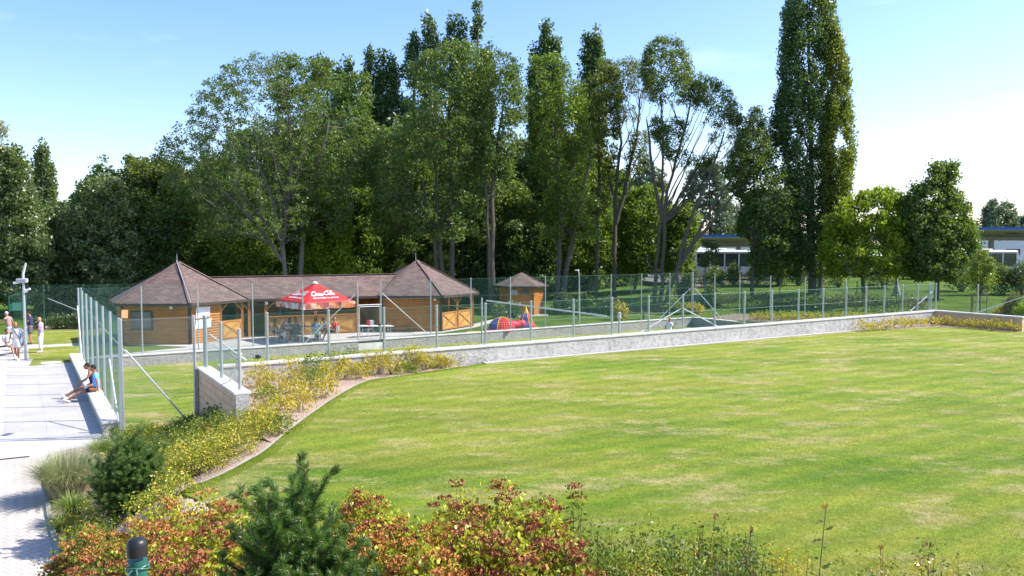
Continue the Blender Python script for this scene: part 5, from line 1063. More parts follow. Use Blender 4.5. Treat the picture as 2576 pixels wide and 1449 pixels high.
# ------------------------------------------------------------ vegetation
def quads(name, Cn, size, mat, parent, val, aspect=.5, up=.0, local=False, ax=None):
    """diamond leaves at Cn"""
    Cn = np.asarray(Cn, float); n = len(Cn); size = np.broadcast_to(size, (n,)).reshape(-1, 1)
    a = rng.normal(size=(n, 3)) if ax is None else ax+rng.normal(size=(n, 3))*.25
    a[:, 2] -= up; a /= np.linalg.norm(a, axis=1)[:, None]; r = rng.normal(size=(n, 3)); r[:, 2] *= .6
    b = np.cross(a, r); b /= np.linalg.norm(b, axis=1)[:, None]+1e-9; c = np.cross(a, b)*.12*size
    V = np.stack([Cn-a*size*.5, Cn+b*size*aspect*.5+c, Cn+a*size*.5, Cn-b*size*aspect*.5+c], 1).reshape(-1, 3)
    return np_mesh(name, V, np.arange(n*4), 4, M[mat], parent, val=np.clip(val, 0, 1), local=local)
def n3(P, s, ph=0.):
    x, y, z = (P*s).T; return (np.sin(x*1.3+ph+np.sin(y*1.7+ph))+np.sin(y*1.1+z*.9+ph*2+np.sin(z*1.9))+np.sin(z*1.4-x*.8+ph*3+np.sin(x*2.1)))/3
def sample_rows(rows, n, Y, xq=.8):
    ys = np.array([r[0] for r in rows], float); xl = np.array([r[1] for r in rows], float); xr = np.array([r[2] for r in rows], float)
    yy = np.linspace(ys[0], ys[-1], 200); wd = np.interp(yy, ys, xr)-np.interp(yy, ys, xl); cdf = np.cumsum(wd); cdf /= cdf[-1]
    y = np.interp(rng.random(n), cdf, yy); l = np.interp(y, ys, xl); r = np.interp(y, ys, xr)
    s = rng.random(n)*2-1; s = np.sign(s)*np.abs(s)**xq; x = (l+r)/2+s*(r-l)/2
    hw_ = (r-l)/2*Y/F; dz = (rng.random(n)*2-1)*np.sqrt(np.maximum(0, 1-s*s))*np.minimum(hw_, 4.5)*.9
    out = np.array([D(a, b, Y) for a, b in zip(x, y)]); k = (Y+dz)/Y
    out[:, 0] *= k; out[:, 1] = Y+dz; out[:, 2] = H+(out[:, 2]-H)*k; return out
def tree(name, label, cat, group, base_px, Y, rows, mat, ncl, per=46, cr=.62, leaf=.24, trunk=None, fork=.35, nl=9, tr=.16, gap=.0, flat=.75, bark='bark', zb=None, twigs=True, xq=.8, limb_up=1.3, aspect=.55, steep=False):
    rowsets = rows if isinstance(rows[0], list) else [rows]; nt_ = sum(sum(abs(r[2]-r[1]) for r in rs)*abs(rs[-1][0]-rs[0][0])/len(rs) for rs in rowsets)
    pts = []
    for rs in rowsets:
        ar = sum(abs(r[2]-r[1]) for r in rs)*abs(rs[-1][0]-rs[0][0])/len(rs); pts.append(sample_rows(rs, max(6, int(ncl*ar/nt_)), Y, xq))
    P = np.concatenate(pts); 
    if gap > -1:
        ph = rng.random()*6; nz_ = n3(P, .55, ph); P = P[nz_ > gap-.55]
    bx_ = D(base_px, 650, Y); z0 = float(park_z(bx_[0], Y)) if zb is None else zb
    t = empty(name, (bx_[0], Y, z0), label, cat, group)
    if trunk is None: trunk = [[(base_px, None), (base_px+random.uniform(-6, 6), .5), (base_px+random.uniform(-8, 8), .85)]]
    top = P[:, 2].max(); lim = []; k = MB()
    for tk in trunk:
        pl = []
        for x, y in tk:
            if y is None: q = D(x, 650, Y); q = (q[0], Y, z0-.1)
            elif y < 1.5: q = D(x, 650, Y); q = (q[0], Y, z0+(top-z0)*y)
            else: q = D(x, y, Y)
            pl.append(q)
        pl = smooth_line(pl, 4); m = len(pl); wob = [np.array([random.gauss(0, .05), random.gauss(0, .05), 0]) for _ in pl]; pl = [p+w_ for p, w_ in zip(pl, wob)]
        k.tube(pl, [tr*(1-.72*i/(m-1)) for i in range(m)], 8); lim.append((np.array(pl), np.array([tr*(1-.72*i/(m-1)) for i in range(m)])))
    k.build('trunk', M[bark], t, smooth=True)
    TP = np.concatenate([l[0] for l in lim]); TR = np.concatenate([l[1] for l in lim]); ok = TP[:, 2] > z0+(top-z0)*fork*.8; 
    if ok.sum() < 2: ok[-2:] = True
    TP, TR = TP[ok], TR[ok]
    # limbs to well separated crown points
    tips = [P[rng.integers(len(P))]]
    cand = P[rng.permutation(len(P))[:200]]
    for _ in range(nl-1):
        d = np.min([np.linalg.norm((cand-q)*[1, 1, .7], axis=1) for q in tips], axis=0); tips.append(cand[np.argmax(d)])
    k = MB(); LP, LR = [TP], [TR]
    for q in tips:
        dh = np.linalg.norm(TP[:, :2]-q[:2], axis=1); want = q[2]-dh*limb_up; i = int(np.argmin(np.abs(TP[:, 2]-want)+dh*.2)); a = TP[i]
        if a[2] > q[2]+1: continue
        c = a*.45+q*.55; c[2] -= (q[2]-a[2])*.10; c[:2] = a[:2]*.5+q[:2]*.5
        if steep: c = np.array([q[0]*.75+a[0]*.25, q[1]*.75+a[1]*.25, a[2]+(q[2]-a[2])*.4])
        pl = [a*(1-s)**2+2*s*(1-s)*c+q*s*s for s in np.linspace(0, 1, 9)]; pl = [p+np.array([random.gauss(0, .07), random.gauss(0, .07), random.gauss(0, .04)])*(0 < j < 8) for j, p in enumerate(pl)]
        r0 = TR[i]*.48; rr_ = [max(.02, r0*(1-.85*j/8)) for j in range(9)]; k.tube(pl, rr_, 6, cap=False); LP.append(np.array(pl)[2:]); LR.append(np.array(rr_)[2:])
    LPc, LRc = np.concatenate(LP), np.concatenate(LR)
    if twigs:
        for q in P[:: (1 if len(P) < 1300 else 2)]:
            d = LPc-q; dist = np.linalg.norm(d, axis=1)+np.maximum(0, d[:, 2])*2; i = int(np.argmin(dist)); a = LPc[i]
            if dist[i] > 5.5: continue
            mpt = a*.5+q*.5+np.array([random.gauss(0, .12), random.gauss(0, .12), -.12 if not steep else -.3]); r0 = min(.028, LRc[i]*.6); k.tube([a, mpt, q], [r0, r0*.7, .008], 4, cap=False)
    k.build('limb', M[bark], t, smooth=True)
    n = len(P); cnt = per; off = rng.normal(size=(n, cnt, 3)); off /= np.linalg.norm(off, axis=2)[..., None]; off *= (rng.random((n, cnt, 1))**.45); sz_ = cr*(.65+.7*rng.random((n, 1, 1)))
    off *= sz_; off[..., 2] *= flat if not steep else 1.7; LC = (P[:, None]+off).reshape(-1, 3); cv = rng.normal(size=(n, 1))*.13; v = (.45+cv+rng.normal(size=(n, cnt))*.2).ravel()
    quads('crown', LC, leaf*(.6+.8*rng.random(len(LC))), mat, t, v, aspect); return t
def spindle(x, yt, hw_, yb=640, k=1.35): return [(yt, x-3, x+3), (yt+14, x-hw_*.45, x+hw_*.45), (yt+55, x-hw_*.8, x+hw_*.8), (yt+120, x-hw_, x+hw_), (yt+230, x-hw_*k, x+hw_*k), (yb, x-hw_*k, x+hw_*k)]
PG = 'lombardy poplars rising behind the woodland edge'
for xs, lab in (([(1040, 85, 22), (1013, 172, 12)], 'poplar top immediately left of the twin tall poplar tops'), ([(1082, 32, 22)], 'narrow poplar spire, first of the four highest tops'), ([(1133, 40, 18), (1160, 36, 18)], 'double topped poplar in the middle of the highest tops'),
                ([(1203, 5, 19), (1224, 70, 15)], 'highest poplar spire above the central woodland'), ([(1375, 58, 18), (1345, 122, 12), (1400, 100, 11)], 'poplar with one tall and two short spires above the gap in the woodland'),
                ([(1480, 80, 17), (1503, 84, 12)], 'twin spired poplar above the brownish ash crown'), ([(930, 128, 12)], 'thin poplar spire leftmost of the middle group'), ([(962, 125, 15), (985, 142, 14)], 'broader twin poplar top in the middle group'),
                ([(853, 172, 14), (877, 152, 11)], 'thin twin poplar top right of the wide left ash'), ([(800, 148, 20), (824, 152, 15)], 'dark poplar top joined to the crown of the wide left ash')):
    tree('poplar_tree', lab, 'tree', PG, xs[0][0], 90, [spindle(*x) for x in xs], 'leaf_poplar', 260*len(xs), 42, .62, .34, fork=.12, nl=6, tr=.3, steep=True, twigs=False, xq=1, trunk=[[(x[0], None), (x[0], x[1]+60)] for x in xs])
tree('poplar_tree', 'lone slender poplar standing in the sky gap at the far left', 'tree', None, 112, 95, [[(365, 106, 112), (385, 100, 122), (430, 92, 128), (500, 82, 138), (620, 82, 138)], [(372, 92, 96), (400, 88, 102), (460, 84, 108)], [(414, 128, 134), (440, 124, 138), (500, 120, 138)]], 'leaf_willow', 300, 30, .55, .34, steep=True, twigs=False, tr=.25, fork=.1)
tree('poplar_tree', 'middle distance poplar in the gap right of the central ash', 'tree', None, 1306, 98, [(355, 1300, 1308), (380, 1285, 1325), (430, 1278, 1332), (520, 1275, 1335), (660, 1275, 1335)], 'leaf_poplar', 330, 40, .8, .36, steep=True, twigs=False, tr=.3, fork=.1)
tree('poplar_tree', 'very tall dark poplar dominating the right side', 'tree', None, 2038, 66, [[(-40, 1990, 2080), (30, 1972, 2098), (120, 1966, 2102), (200, 1964, 2100), (260, 1958, 2098), (330, 1950, 2096), (420, 1978, 2090), (520, 1988, 2085), (700, 1995, 2075)], [(265, 1950, 1962), (300, 1938, 1975), (345, 1936, 1985), (380, 1950, 1985)]], 'leaf_poplar', 1150, 50, .42, .21, steep=True, tr=.34, fork=.1, nl=14, trunk=[[(2046, None), (2042, 500), (2036, 60)], [(2046, None), (2028, 400)]], twigs=False, gap=.08)
tree('poplar_tree', 'golden green poplar leaning against the right side of the very tall one', 'tree', None, 2085, 65.2, [(70, 2092, 2104), (120, 2082, 2122), (200, 2082, 2132), (300, 2074, 2142), (385, 2070, 2150), (430, 2070, 2140), (520, 2074, 2136), (600, 2070, 2126), (700, 2065, 2115)], 'leaf_poplar_gold', 760, 48, .42, .21, steep=True, tr=.22, fork=.1, nl=8, twigs=False, gap=.1, trunk=[[(2062, None), (2080, 450), (2096, 160)]])
# ashes
AG = 'ash trees behind the cabins'
tree('ash_tree', 'wide spreading ash with airy branches reaching far left over the left cabin', 'tree', AG, 718, 61, [[(138, 640, 700), (165, 560, 760), (220, 505, 800), (290, 470, 810), (345, 410, 800), (395, 392, 790), (450, 420, 780), (520, 470, 770), (600, 520, 780)]], 'leaf_ash', 1250, 30, .42, .165, trunk=[[(716, None), (710, 560), (695, 440), (700, 260)], [(712, 640), (680, 480), (600, 330)], [(716, 660), (640, 560), (520, 440)], [(712, 600), (735, 400), (720, 250)]], fork=.3, nl=44, tr=.18, gap=-.05, bark='bark_pale', xq=.8)
tree('ash_tree', 'ash with forked trunk directly right of the wide left ash', 'tree', AG, 752, 62.5, [(145, 720, 830), (190, 690, 850), (300, 680, 900), (400, 690, 910), (500, 700, 890), (600, 720, 870)], 'leaf_ash', 430, 44, .6, .21, trunk=[[(752, None), (762, 560), (770, 440), (765, 300)], [(765, 520), (800, 400), (830, 300)]], fork=.35, nl=12, tr=.22, gap=.22, bark='bark_pale')
tree('ash_tree', 'tall dense ash in the centre with several bare trunks behind the right cabin', 'tree', AG, 1135, 64, [(108, 1120, 1180), (135, 1070, 1230), (190, 1020, 1235), (260, 975, 1240), (340, 945, 1235), (430, 930, 1220), (520, 935, 1210), (600, 950, 1200)], 'leaf_ash', 800, 48, .66, .22, trunk=[[(1142, None), (1136, 560), (1130, 400), (1130, 250)], [(1118, None), (1105, 580), (1090, 400)], [(1100, None), (1095, 620), (1060, 450)]], fork=.4, nl=14, tr=.23, gap=.12)
tree('ash_tree', 'slimmer ash forming the right shoulder of the central crown, twin trunks', 'tree', AG, 1232, 63, [(125, 1200, 1270), (160, 1190, 1300), (220, 1185, 1320), (300, 1190, 1312), (380, 1195, 1295), (450, 1200, 1280)], 'leaf_ash', 330, 42, .58, .20, trunk=[[(1236, None), (1228, 560), (1215, 420), (1215, 280)], [(1242, None), (1240, 500), (1250, 380), (1270, 250)]], fork=.45, nl=12, tr=.2, gap=.25)
tree('ash_tree', 'ash standing right of the garden hut with dark straight trunk', 'tree', AG, 1402, 66, [(140, 1345, 1410), (180, 1332, 1440), (260, 1326, 1470), (340, 1335, 1480), (430, 1350, 1490), (520, 1365, 1490), (600, 1380, 1500)], 'leaf_maple', 480, 44, .62, .21, trunk=[[(1400, None), (1408, 600), (1402, 450), (1395, 300)], [(1410, 600), (1432, 450), (1460, 330)], [(1412, None), (1450, 560), (1490, 380)]], fork=.35, nl=12, tr=.25, gap=.2)
tree('ash_tree', 'ash with browning crown between the hut ash and the open vase shaped ash', 'tree', AG, 1500, 70, [(145, 1445, 1530), (200, 1430, 1560), (280, 1440, 1560), (360, 1455, 1550), (450, 1450, 1540), (540, 1440, 1530)], 'leaf_ash_yellow', 380, 40, .6, .22, fork=.35, nl=9, tr=.18, gap=.22)
tree('ash_tree', 'open vase shaped ash with bare forked limbs and thin brownish top', 'tree', AG, 1553, 70, [[(150, 1510, 1600), (185, 1500, 1640), (250, 1520, 1645), (310, 1545, 1635)], [(330, 1590, 1640), (400, 1570, 1625), (440, 1580, 1610)]], 'leaf_ash_yellow', 420, 26, .42, .16, trunk=[[(1549, None), (1546, 620), (1545, 500), (1510, 380), (1485, 300)], [(1547, 640), (1552, 460), (1560, 330), (1540, 230)], [(1550, 560), (1585, 420), (1605, 330), (1610, 240)]], fork=.5, nl=30, tr=.18, gap=.1, limb_up=2.)
tree('ash_tree', 'broad fan shaped ash at the right of the woodland, many bare branches showing', 'tree', AG, 1662, 66, [[(95, 1655, 1700), (125, 1622, 1725), (190, 1615, 1745), (260, 1640, 1745)], [(190, 1750, 1770), (220, 1745, 1830), (270, 1740, 1862), (340, 1750, 1875), (400, 1760, 1880)], [(300, 1640, 1720), (360, 1650, 1760), (420, 1700, 1800)]], 'leaf_ash', 1050, 30, .42, .165, trunk=[[(1648, None), (1652, 660), (1664, 520), (1668, 380), (1660, 240)], [(1664, None), (1668, 640), (1680, 480), (1720, 330), (1740, 240)], [(1668, 560), (1640, 420), (1628, 300)]], fork=.35, nl=46, tr=.18, gap=.12, limb_up=2.)
tree('ash_tree', 'leaning ash trunk slanting right with sparse foliage at its end', 'tree', AG, 1690, 64, [(275, 1890, 1912), (310, 1875, 1925), (370, 1850, 1940), (410, 1830, 1935), (450, 1820, 1880)], 'leaf_ash', 420, 28, .40, .16, trunk=[[(1672, None), (1700, 690), (1755, 585), (1820, 480), (1880, 390)], [(1700, 690), (1735, 560), (1790, 430), (1820, 330)], [(1720, 640), (1790, 560), (1860, 470)]], fork=.25, nl=26, tr=.18, gap=.05, limb_up=1.)
tree('maple_tree', 'small dark glossy tree standing on the bank before the left canopy', 'tree', None, 1893, 65, [(378, 1885, 1930), (420, 1860, 1975), (480, 1845, 2010), (520, 1870, 2010), (590, 1860, 2005), (640, 1890, 2000), (680, 1900, 1990)], 'leaf_dark', 300, 46, .62, .24, fork=.3, nl=8, tr=.17, gap=.25)
tree('maple_tree', 'bright yellow green maple right of the tall poplars', 'tree', None, 2175, 60.2, [(478, 2195, 2240), (500, 2135, 2275), (545, 2085, 2295), (600, 2070, 2300), (650, 2065, 2305), (690, 2075, 2300)], 'leaf_lime', 620, 44, .5, .22, fork=.2, nl=12, tr=.16, gap=.08)
tree('maple_tree', 'full dark green tree right of the yellow green maple', 'tree', None, 2360, 59.2, [[(413, 2352, 2402), (440, 2330, 2402), (480, 2310, 2398)], [(470, 2295, 2400), (510, 2278, 2410), (560, 2272, 2420), (640, 2280, 2420), (700, 2300, 2410)], [(512, 2400, 2428), (545, 2400, 2440), (590, 2400, 2460), (650, 2400, 2450)]], 'leaf_ash', 620, 48, .55, .22, fork=.2, nl=12, tr=.18, gap=.02)
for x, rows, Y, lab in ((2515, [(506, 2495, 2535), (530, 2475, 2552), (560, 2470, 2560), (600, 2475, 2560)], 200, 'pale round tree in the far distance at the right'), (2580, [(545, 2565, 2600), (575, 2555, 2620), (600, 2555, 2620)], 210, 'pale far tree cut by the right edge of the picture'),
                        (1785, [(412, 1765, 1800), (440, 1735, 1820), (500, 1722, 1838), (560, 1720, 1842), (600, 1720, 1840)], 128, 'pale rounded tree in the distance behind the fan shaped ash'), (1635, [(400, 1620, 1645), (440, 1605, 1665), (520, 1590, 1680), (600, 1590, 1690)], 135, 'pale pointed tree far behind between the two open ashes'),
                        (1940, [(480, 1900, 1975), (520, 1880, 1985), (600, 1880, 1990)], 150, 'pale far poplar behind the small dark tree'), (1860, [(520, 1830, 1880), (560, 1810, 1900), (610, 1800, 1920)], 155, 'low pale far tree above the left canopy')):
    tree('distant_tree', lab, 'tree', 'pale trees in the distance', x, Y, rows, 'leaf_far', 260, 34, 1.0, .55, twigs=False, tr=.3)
# left group
LG = 'bushy trees on the left'
tree('willow_tree', 'greyish green bushy tree at the left edge', 'tree', LG, 20, 60, [(375, 5, 40), (410, -30, 62), (460, -40, 76), (540, -40, 90), (640, -40, 130), (760, -40, 110)], 'leaf_willow', 700, 50, .6, .24, twigs=False, gap=-.2)
tree('willow_tree', 'greyish green tree below the lone slender poplar', 'tree', LG, 140, 64, [(515, 130, 180), (550, 100, 210), (620, 80, 240), (700, 80, 240), (780, 90, 220)], 'leaf_willow', 460, 50, .6, .24, twigs=False, gap=-.2)
tree('willow_tree', 'silvery rounded tree left of the yellow topped one', 'tree', LG, 240, 62, [(452, 225, 290), (480, 198, 310), (540, 176, 335), (640, 150, 350), (720, 140, 340), (790, 140, 330)], 'leaf_willow', 620, 50, .6, .24, twigs=False, gap=-.15)
tree('dense_tree', 'rounded tree with yellowish top behind the left cabin', 'tree', LG, 385, 66, [(408, 350, 415), (430, 325, 455), (470, 315, 475)], 'leaf_ash_yellow', 200, 48, .65, .26, twigs=False, gap=-.2)
tree('dense_tree', 'dark dense tree behind the tip of the left cabin roof', 'tree', LG, 400, 64.5, [(462, 340, 470), (520, 300, 492), (600, 290, 495), (700, 290, 480)], 'leaf_dark', 430, 50, .7, .26, twigs=False, gap=-.3)
tree('spruce_tree', 'small pointed conifer top behind the silvery tree', 'tree', LG, 258, 84, [(397, 254, 262), (420, 244, 276), (445, 228, 292), (480, 222, 300), (600, 222, 300)], 'leaf_dark', 190, 36, .6, .3, twigs=False)
tree('spruce_tree', 'second conifer top, taller and right of the small one', 'tree', LG, 335, 84, [(386, 328, 344), (420, 308, 362), (450, 295, 372), (600, 290, 380)], 'leaf_ash', 190, 36, .6, .3, twigs=False)
tree('birch_tree', 'thin pale leafed branches poking in at the left edge', 'tree', None, -60, 40, [(300, -25, 6), (330, -25, 20), (350, -30, 10), (370, -40, 12)], 'leaf_feather', 26, 20, .3, .13, nl=4, tr=.1)
# understorey and dark backdrop
UG = 'understorey trees of the woodland'
for x, Y, rows, mt_, nc, lab in (
    (560, 70, [(440, 500, 640), (500, 470, 680), (600, 455, 700), (700, 450, 700)], 'leaf_ash', 420, 'dim understorey tree below the branches reaching left'),
    (600, 66, [(560, 540, 640), (620, 500, 680), (700, 490, 690)], 'leaf_maple', 230, 'yellowish green bush just above the gallery roof at its left end'),
    (650, 74, [(300, 600, 740), (400, 560, 760), (520, 560, 780), (700, 560, 780)], 'leaf_ash', 420, 'dark tree filling the crown of the wide left ash'),
    (830, 74, [(190, 820, 920), (340, 780, 940), (450, 770, 960), (700, 770, 960)], 'leaf_ash', 520, 'shaded tree between the forked ash and the central ash'),
    (815, 64, [(488, 795, 850), (520, 775, 868), (600, 768, 872), (690, 768, 872)], 'leaf_lime', 260, 'bright yellow green sapling lit behind the parasol'),
    (900, 69, [(480, 870, 940), (560, 860, 950), (700, 850, 960)], 'leaf_maple', 230, 'mid green sapling between the bright sapling and the right cabin'),
    (1010, 72, [(330, 930, 1060), (420, 915, 1090), (520, 920, 1120), (700, 930, 1150)], 'leaf_ash', 520, 'dark tree behind the left side of the right cabin roof'),
    (1160, 74, [(380, 1090, 1220), (480, 1080, 1250), (600, 1080, 1260), (700, 1080, 1260)], 'leaf_dark', 430, 'dark tree between the bare trunks behind the right cabin'),
    (1275, 75, [(470, 1240, 1310), (520, 1210, 1345), (600, 1200, 1350), (700, 1200, 1350)], 'leaf_ash', 360, 'shaded tree above the garden hut'),
    (1330, 72, [(560, 1290, 1370), (620, 1270, 1390), (710, 1270, 1390)], 'leaf_dark', 240, 'dark low tree right behind the garden hut'),
    (1480, 74, [(400, 1420, 1500), (480, 1400, 1540), (600, 1410, 1545), (700, 1420, 1530)], 'leaf_maple', 420, 'leafy maple behind the middle street lamp'),
    (1370, 78, [(330, 1335, 1400), (420, 1330, 1440), (560, 1330, 1460), (690, 1340, 1450)], 'leaf_ash', 380, 'shaded tree behind the straight trunked ash'),
    (1600, 76, [(470, 1575, 1640), (520, 1555, 1680), (600, 1550, 1720), (690, 1555, 1720)], 'leaf_maple', 420, 'dark maple between the vase shaped and fan shaped ashes'),
    (1705, 70, [(520, 1690, 1735), (570, 1672, 1750), (640, 1665, 1740), (690, 1670, 1725)], 'leaf_maple', 200, 'yellow green maple sapling left of the first bus'),
    (1960, 74, [(560, 1925, 1990), (600, 1900, 2010), (690, 1900, 2010)], 'leaf_dark', 200, 'dark bush between the small dark tree and the tall poplar')):
    tree('understorey_tree', lab, 'tree', UG, x, Y, rows, mt_, nc, 46, .72, .27, twigs=False, gap=-.1, tr=.15)
tops = [(30, 470), (130, 520), (240, 470), (350, 455), (450, 440), (540, 400), (640, 340), (740, 330), (840, 330), (930, 320), (1010, 300), (1090, 300), (1180, 330), (1270, 440), (1370, 360), (1450, 340), (1530, 430)]
for i, (x, yt) in enumerate(tops):
    w_ = 66; tree('backdrop_tree', 'dark tree of the rear woodland wall glimpsed between nearer crowns, %s from the left' % ORD[i], 'tree', 'rear woodland wall trees', x, 82+(i % 3)*2.5, [(yt, x-30, x+30), (yt+50, x-w_, x+w_), (560, x-w_-6, x+w_+6), (720, x-w_-6, x+w_+6)], ['leaf_dark', 'leaf_ash'][i % 2], 330, 42, 1.0, .42, twigs=False, gap=-.6, tr=.2)

# ------------------------------------------------------------ shrubs
def bedpt(x, y):
    z = .8
    for _ in range(12): p = G(x, y, z); z = z*.4+.6*float(bed_z(p[0], p[1]))
    return (p[0], p[1], z)
def shrub(name, label, group, c, r, h, mat, n, leaf, stems=7, flowers=None, fn=0, fs=.03, cat='shrub', clump=9, lift=.15, aspect=.55, smat='twig', shell=.55, spiky=0.):
    t = empty(name, c, label, cat, group); m = max(3, n//clump); a = rng.random(m)*2*pi; u = rng.random(m)**.5; rad = r*u*(.85+.3*np.sin(a*3+rng.random()*6)*.5)
    zt = h*(1-.55*u**2.2)*(.82+.3*rng.random(m)); dz_ = rng.random(m)**.6; zt2 = h*lift+(zt-h*lift)*np.where(rng.random(m) < shell, 1, dz_); tips = np.stack([rad*np.cos(a), rad*np.sin(a), zt2], 1)
    k = MB(); 
    for i in rng.permutation(m)[:min(m, max(stems, m//5))]:
        q = tips[i]; b = np.array([q[0]*.12, q[1]*.12, -.04]); md = b*.5+q*.5; md[2] += h*.10; k.tube([b, md, q], [.004+.004*h, .003+.002*h, .0016], 4, cap=False)
    k.build('stem', M[smat], t, local=True)
    sg = max(leaf*1.1, r*.10); off = rng.normal(size=(m, clump, 3))*sg; off[..., 2] *= .8+spiky; LC = (tips[:, None]+off).reshape(-1, 3); LC[:, 2] = np.maximum(LC[:, 2], .01)
    v = (.5+rng.normal(size=(m, 1))*.15+rng.normal(size=(m, clump))*.2).ravel(); quads('foliage', LC, leaf*(.6+.8*rng.random(len(LC))), mat, t, v, aspect, local=True)
    if flowers == 'heads' or flowers == 'rustheads':
        top = tips[(zt2 > zt*.9)]; top = top[rng.permutation(len(top))[:fn]]; q = 46; rr_ = fs*(.7+.7*rng.random((len(top), 1, 1))); d = rng.normal(size=(len(top), q, 3)); d /= np.linalg.norm(d, axis=2)[..., None]; d *= rng.random((len(top), q, 1))**.4
        d[..., 2] *= .32; PC = (top[:, None]+d*rr_+np.array([0, 0, leaf*1.2])).reshape(-1, 3); quads('flower_head', PC, fs*.33*(.6+.8*rng.random(len(PC))), 'leaf_red' if flowers == 'heads' else 'leaf_rust', t, .5+rng.normal(size=len(PC))*.22, .8, local=True)
    elif flowers:
        top = tips[rng.permutation(m)[:fn]]; k = MB()
        for q in top: k.ell(q+np.array([0, 0, leaf]), (fs, fs, fs*.6), 7, 4)
        k.build('blossom', M[flowers], t, local=True, smooth=True)
    return t
BG = 'yellowing bedding shrubs at the foot of the long white wall'
lst = [(650, 972, .6), (690, 992, .6), (668, 1020, .5), (735, 968, .7), (740, 1005, .6), (702, 1048, .45), (782, 985, .65), (790, 955, .75), (760, 1030, .45), (826, 968, .6), (838, 945, .75), (872, 950, .6), (812, 1000, .45), (905, 952, .45), (918, 938, .65), (955, 940, .7), (985, 942, .7), (1020, 938, .35),
       (1042, 930, .75), (1068, 932, .55), (1098, 925, .4), (1120, 924, .35), (1150, 915, .6), (1178, 912, .6), (655, 1075, .45), (705, 1085, .35), (1205, 910, .15), (880, 925, .6), (680, 950, .6)]
lst.sort(key=lambda p: -p[1])
for i, (x, y, h) in enumerate(lst):
    c = G(x, y, 1.23); g = 'leaf_bedyellow' if i % 4 else 'leaf_bedgreen'
    shrub('bedding_shrub', 'yellowing shrub in the bed before the long white wall, %s from the %s' % (ORD[i if i < 15 else 28-i], 'camera' if i < 15 else 'far end'), BG, (c[0], c[1], 1.2), .46, h*1.08, g, 620, .062, spiky=.3)
BR = 'small yellowing plants at the right end of the long wall'
RB = [(31.6+.72*i, -.45-.03*i) for i in range(8)]+[(37.35, -1.0-.62*i) for i in range(6)]
for i, (a_, b_) in enumerate(RB):
    c = Q(a_, b_, LZ-.03); shrub('bedding_shrub', 'low yellowing plant in the bed at the far right wall corner, %s from the left' % ORD[i], BR, c, .42, .34+.25*random.random(), 'leaf_bedyellow', 240, .085)
CG_ = 'leafy groundcover shrubs below the short tan wall'
gc = [(330, 1150, 0), (390, 1120, 1), (440, 1105, 1), (500, 1110, 1), (545, 1095, 1), (600, 1085, 0), (640, 1085, 2), (420, 1150, 1), (470, 1140, 1), (520, 1140, 2), (570, 1125, 2), (615, 1115, 2), (650, 1105, 2), (360, 1175, 1), (410, 1190, 2), (455, 1175, 2), (505, 1172, 2), (550, 1160, 2), (590, 1145, 2), (450, 1205, 2), (500, 1195, 2), (385, 1215, 2), (430, 1225, 2), (535, 1178, 2), (340, 1125, 1), (300, 1130, 1), (360, 1110, 1)]
gc.sort(); cn_ = [0, 0, 0]
for i, (x, y, kk) in enumerate(gc):
    c = bedpt(x, y); cn_[kk] += 1; shrub('cinquefoil_shrub', ['dark green', 'fresh green', 'yellowing'][kk]+' low shrub on the slope below the short wall, %s such from the left' % ORD[cn_[kk]-1], CG_, c, .60, .48, ['leaf_bedgreen', 'leaf_bedgreen', 'leaf_olive'][kk], 1150, .042, flowers='yellow' if i % 2 == 0 else None, fn=9, fs=.022)
for x, y, r_, h_, m_, lab in ((540, 1085, .5, .6, 'leaf_dark', 'dark broad leaved shrub against the shaded side of the short wall'), (500, 1090, .5, .5, 'leaf_dark', 'dark green mound in front of the brace foot by the short wall'), (470, 1092, .4, .4, 'leaf_hedge', 'bluish lavender tuft at the front kerb of the court'), (575, 1075, .35, .55, 'leaf_dark', 'tall dark leaved plant close to the end of the short wall')):
    c = bedpt(x, y); shrub('border_shrub', lab, None, c, r_, h_, m_, 600, .07)
# hedge and back beds
def px_shrub(name, label, group, px, pb, pt, pw, Y, mat, n, leaf, **kw):
    a = D(px, pb, Y); h = D(px, pt, Y)[2]-a[2]; return shrub(name, label, group, a, pw/2*Y/F, h, mat, n, leaf, **kw)
for i, x in enumerate((96, 140, 165, 190, 215, 240)): px_shrub('laurel_hedge', ['dark clipped bush left of the hedge, behind the standing men', 'first bush of the low hedge, at its left end', 'second bush of the low hedge', 'third bush of the low hedge, in the middle', 'fourth bush of the low hedge', 'last bush of the low hedge, behind the teal fence'][i], 'low hedge bushes beyond the left lawn', x, 830, 794 if i else 800, 34, 51, 'leaf_hedge', 1300, .10, lift=.0, shell=.3)
tag(MB().prism([G(60, 830)[:2], G(262, 830)[:2], G(262, 820)[:2], G(60, 820)[:2]], -.1, .012).build('planting_bed', M['bark_mulch']), kind='structure')
FG = 'mixed shrubs in the bed behind the far end fence'
spl_ = [(1800+i*27+random.uniform(-6, 6), 62-i*.55, random.choice(['leaf_shrubred', 'leaf_bedgreen', 'leaf_hedge', 'leaf_shrubred'])) for i in range(20)]
for i, (x, Y, mt_) in enumerate(spl_):
    pt = D(x, 760, Y); z = float(park_z(pt[0], pt[1])); shrub('park_shrub', 'loose reddish and green shrub behind the end fence, %s from the left' % ORD[i], FG, (pt[0], pt[1], z), .8, .7+.45*random.random(), mt_, 300, .14)
YG = 'low yellow green groundcover rows behind the end fence'
for i in range(12):
    for j in range(2):
        q = Q(39.6+j*.9, 13.2-i*1.05); z = float(park_z(q[0], q[1])); shrub('groundcover_plant', 'low cushion plant in the %s row behind the court end wall, %s from the left' % (['front', 'back'][j], ORD[i]), YG, (q[0], q[1], z), .6, .42, 'leaf_lime' if j else 'leaf_bedyellow', 260, .12)
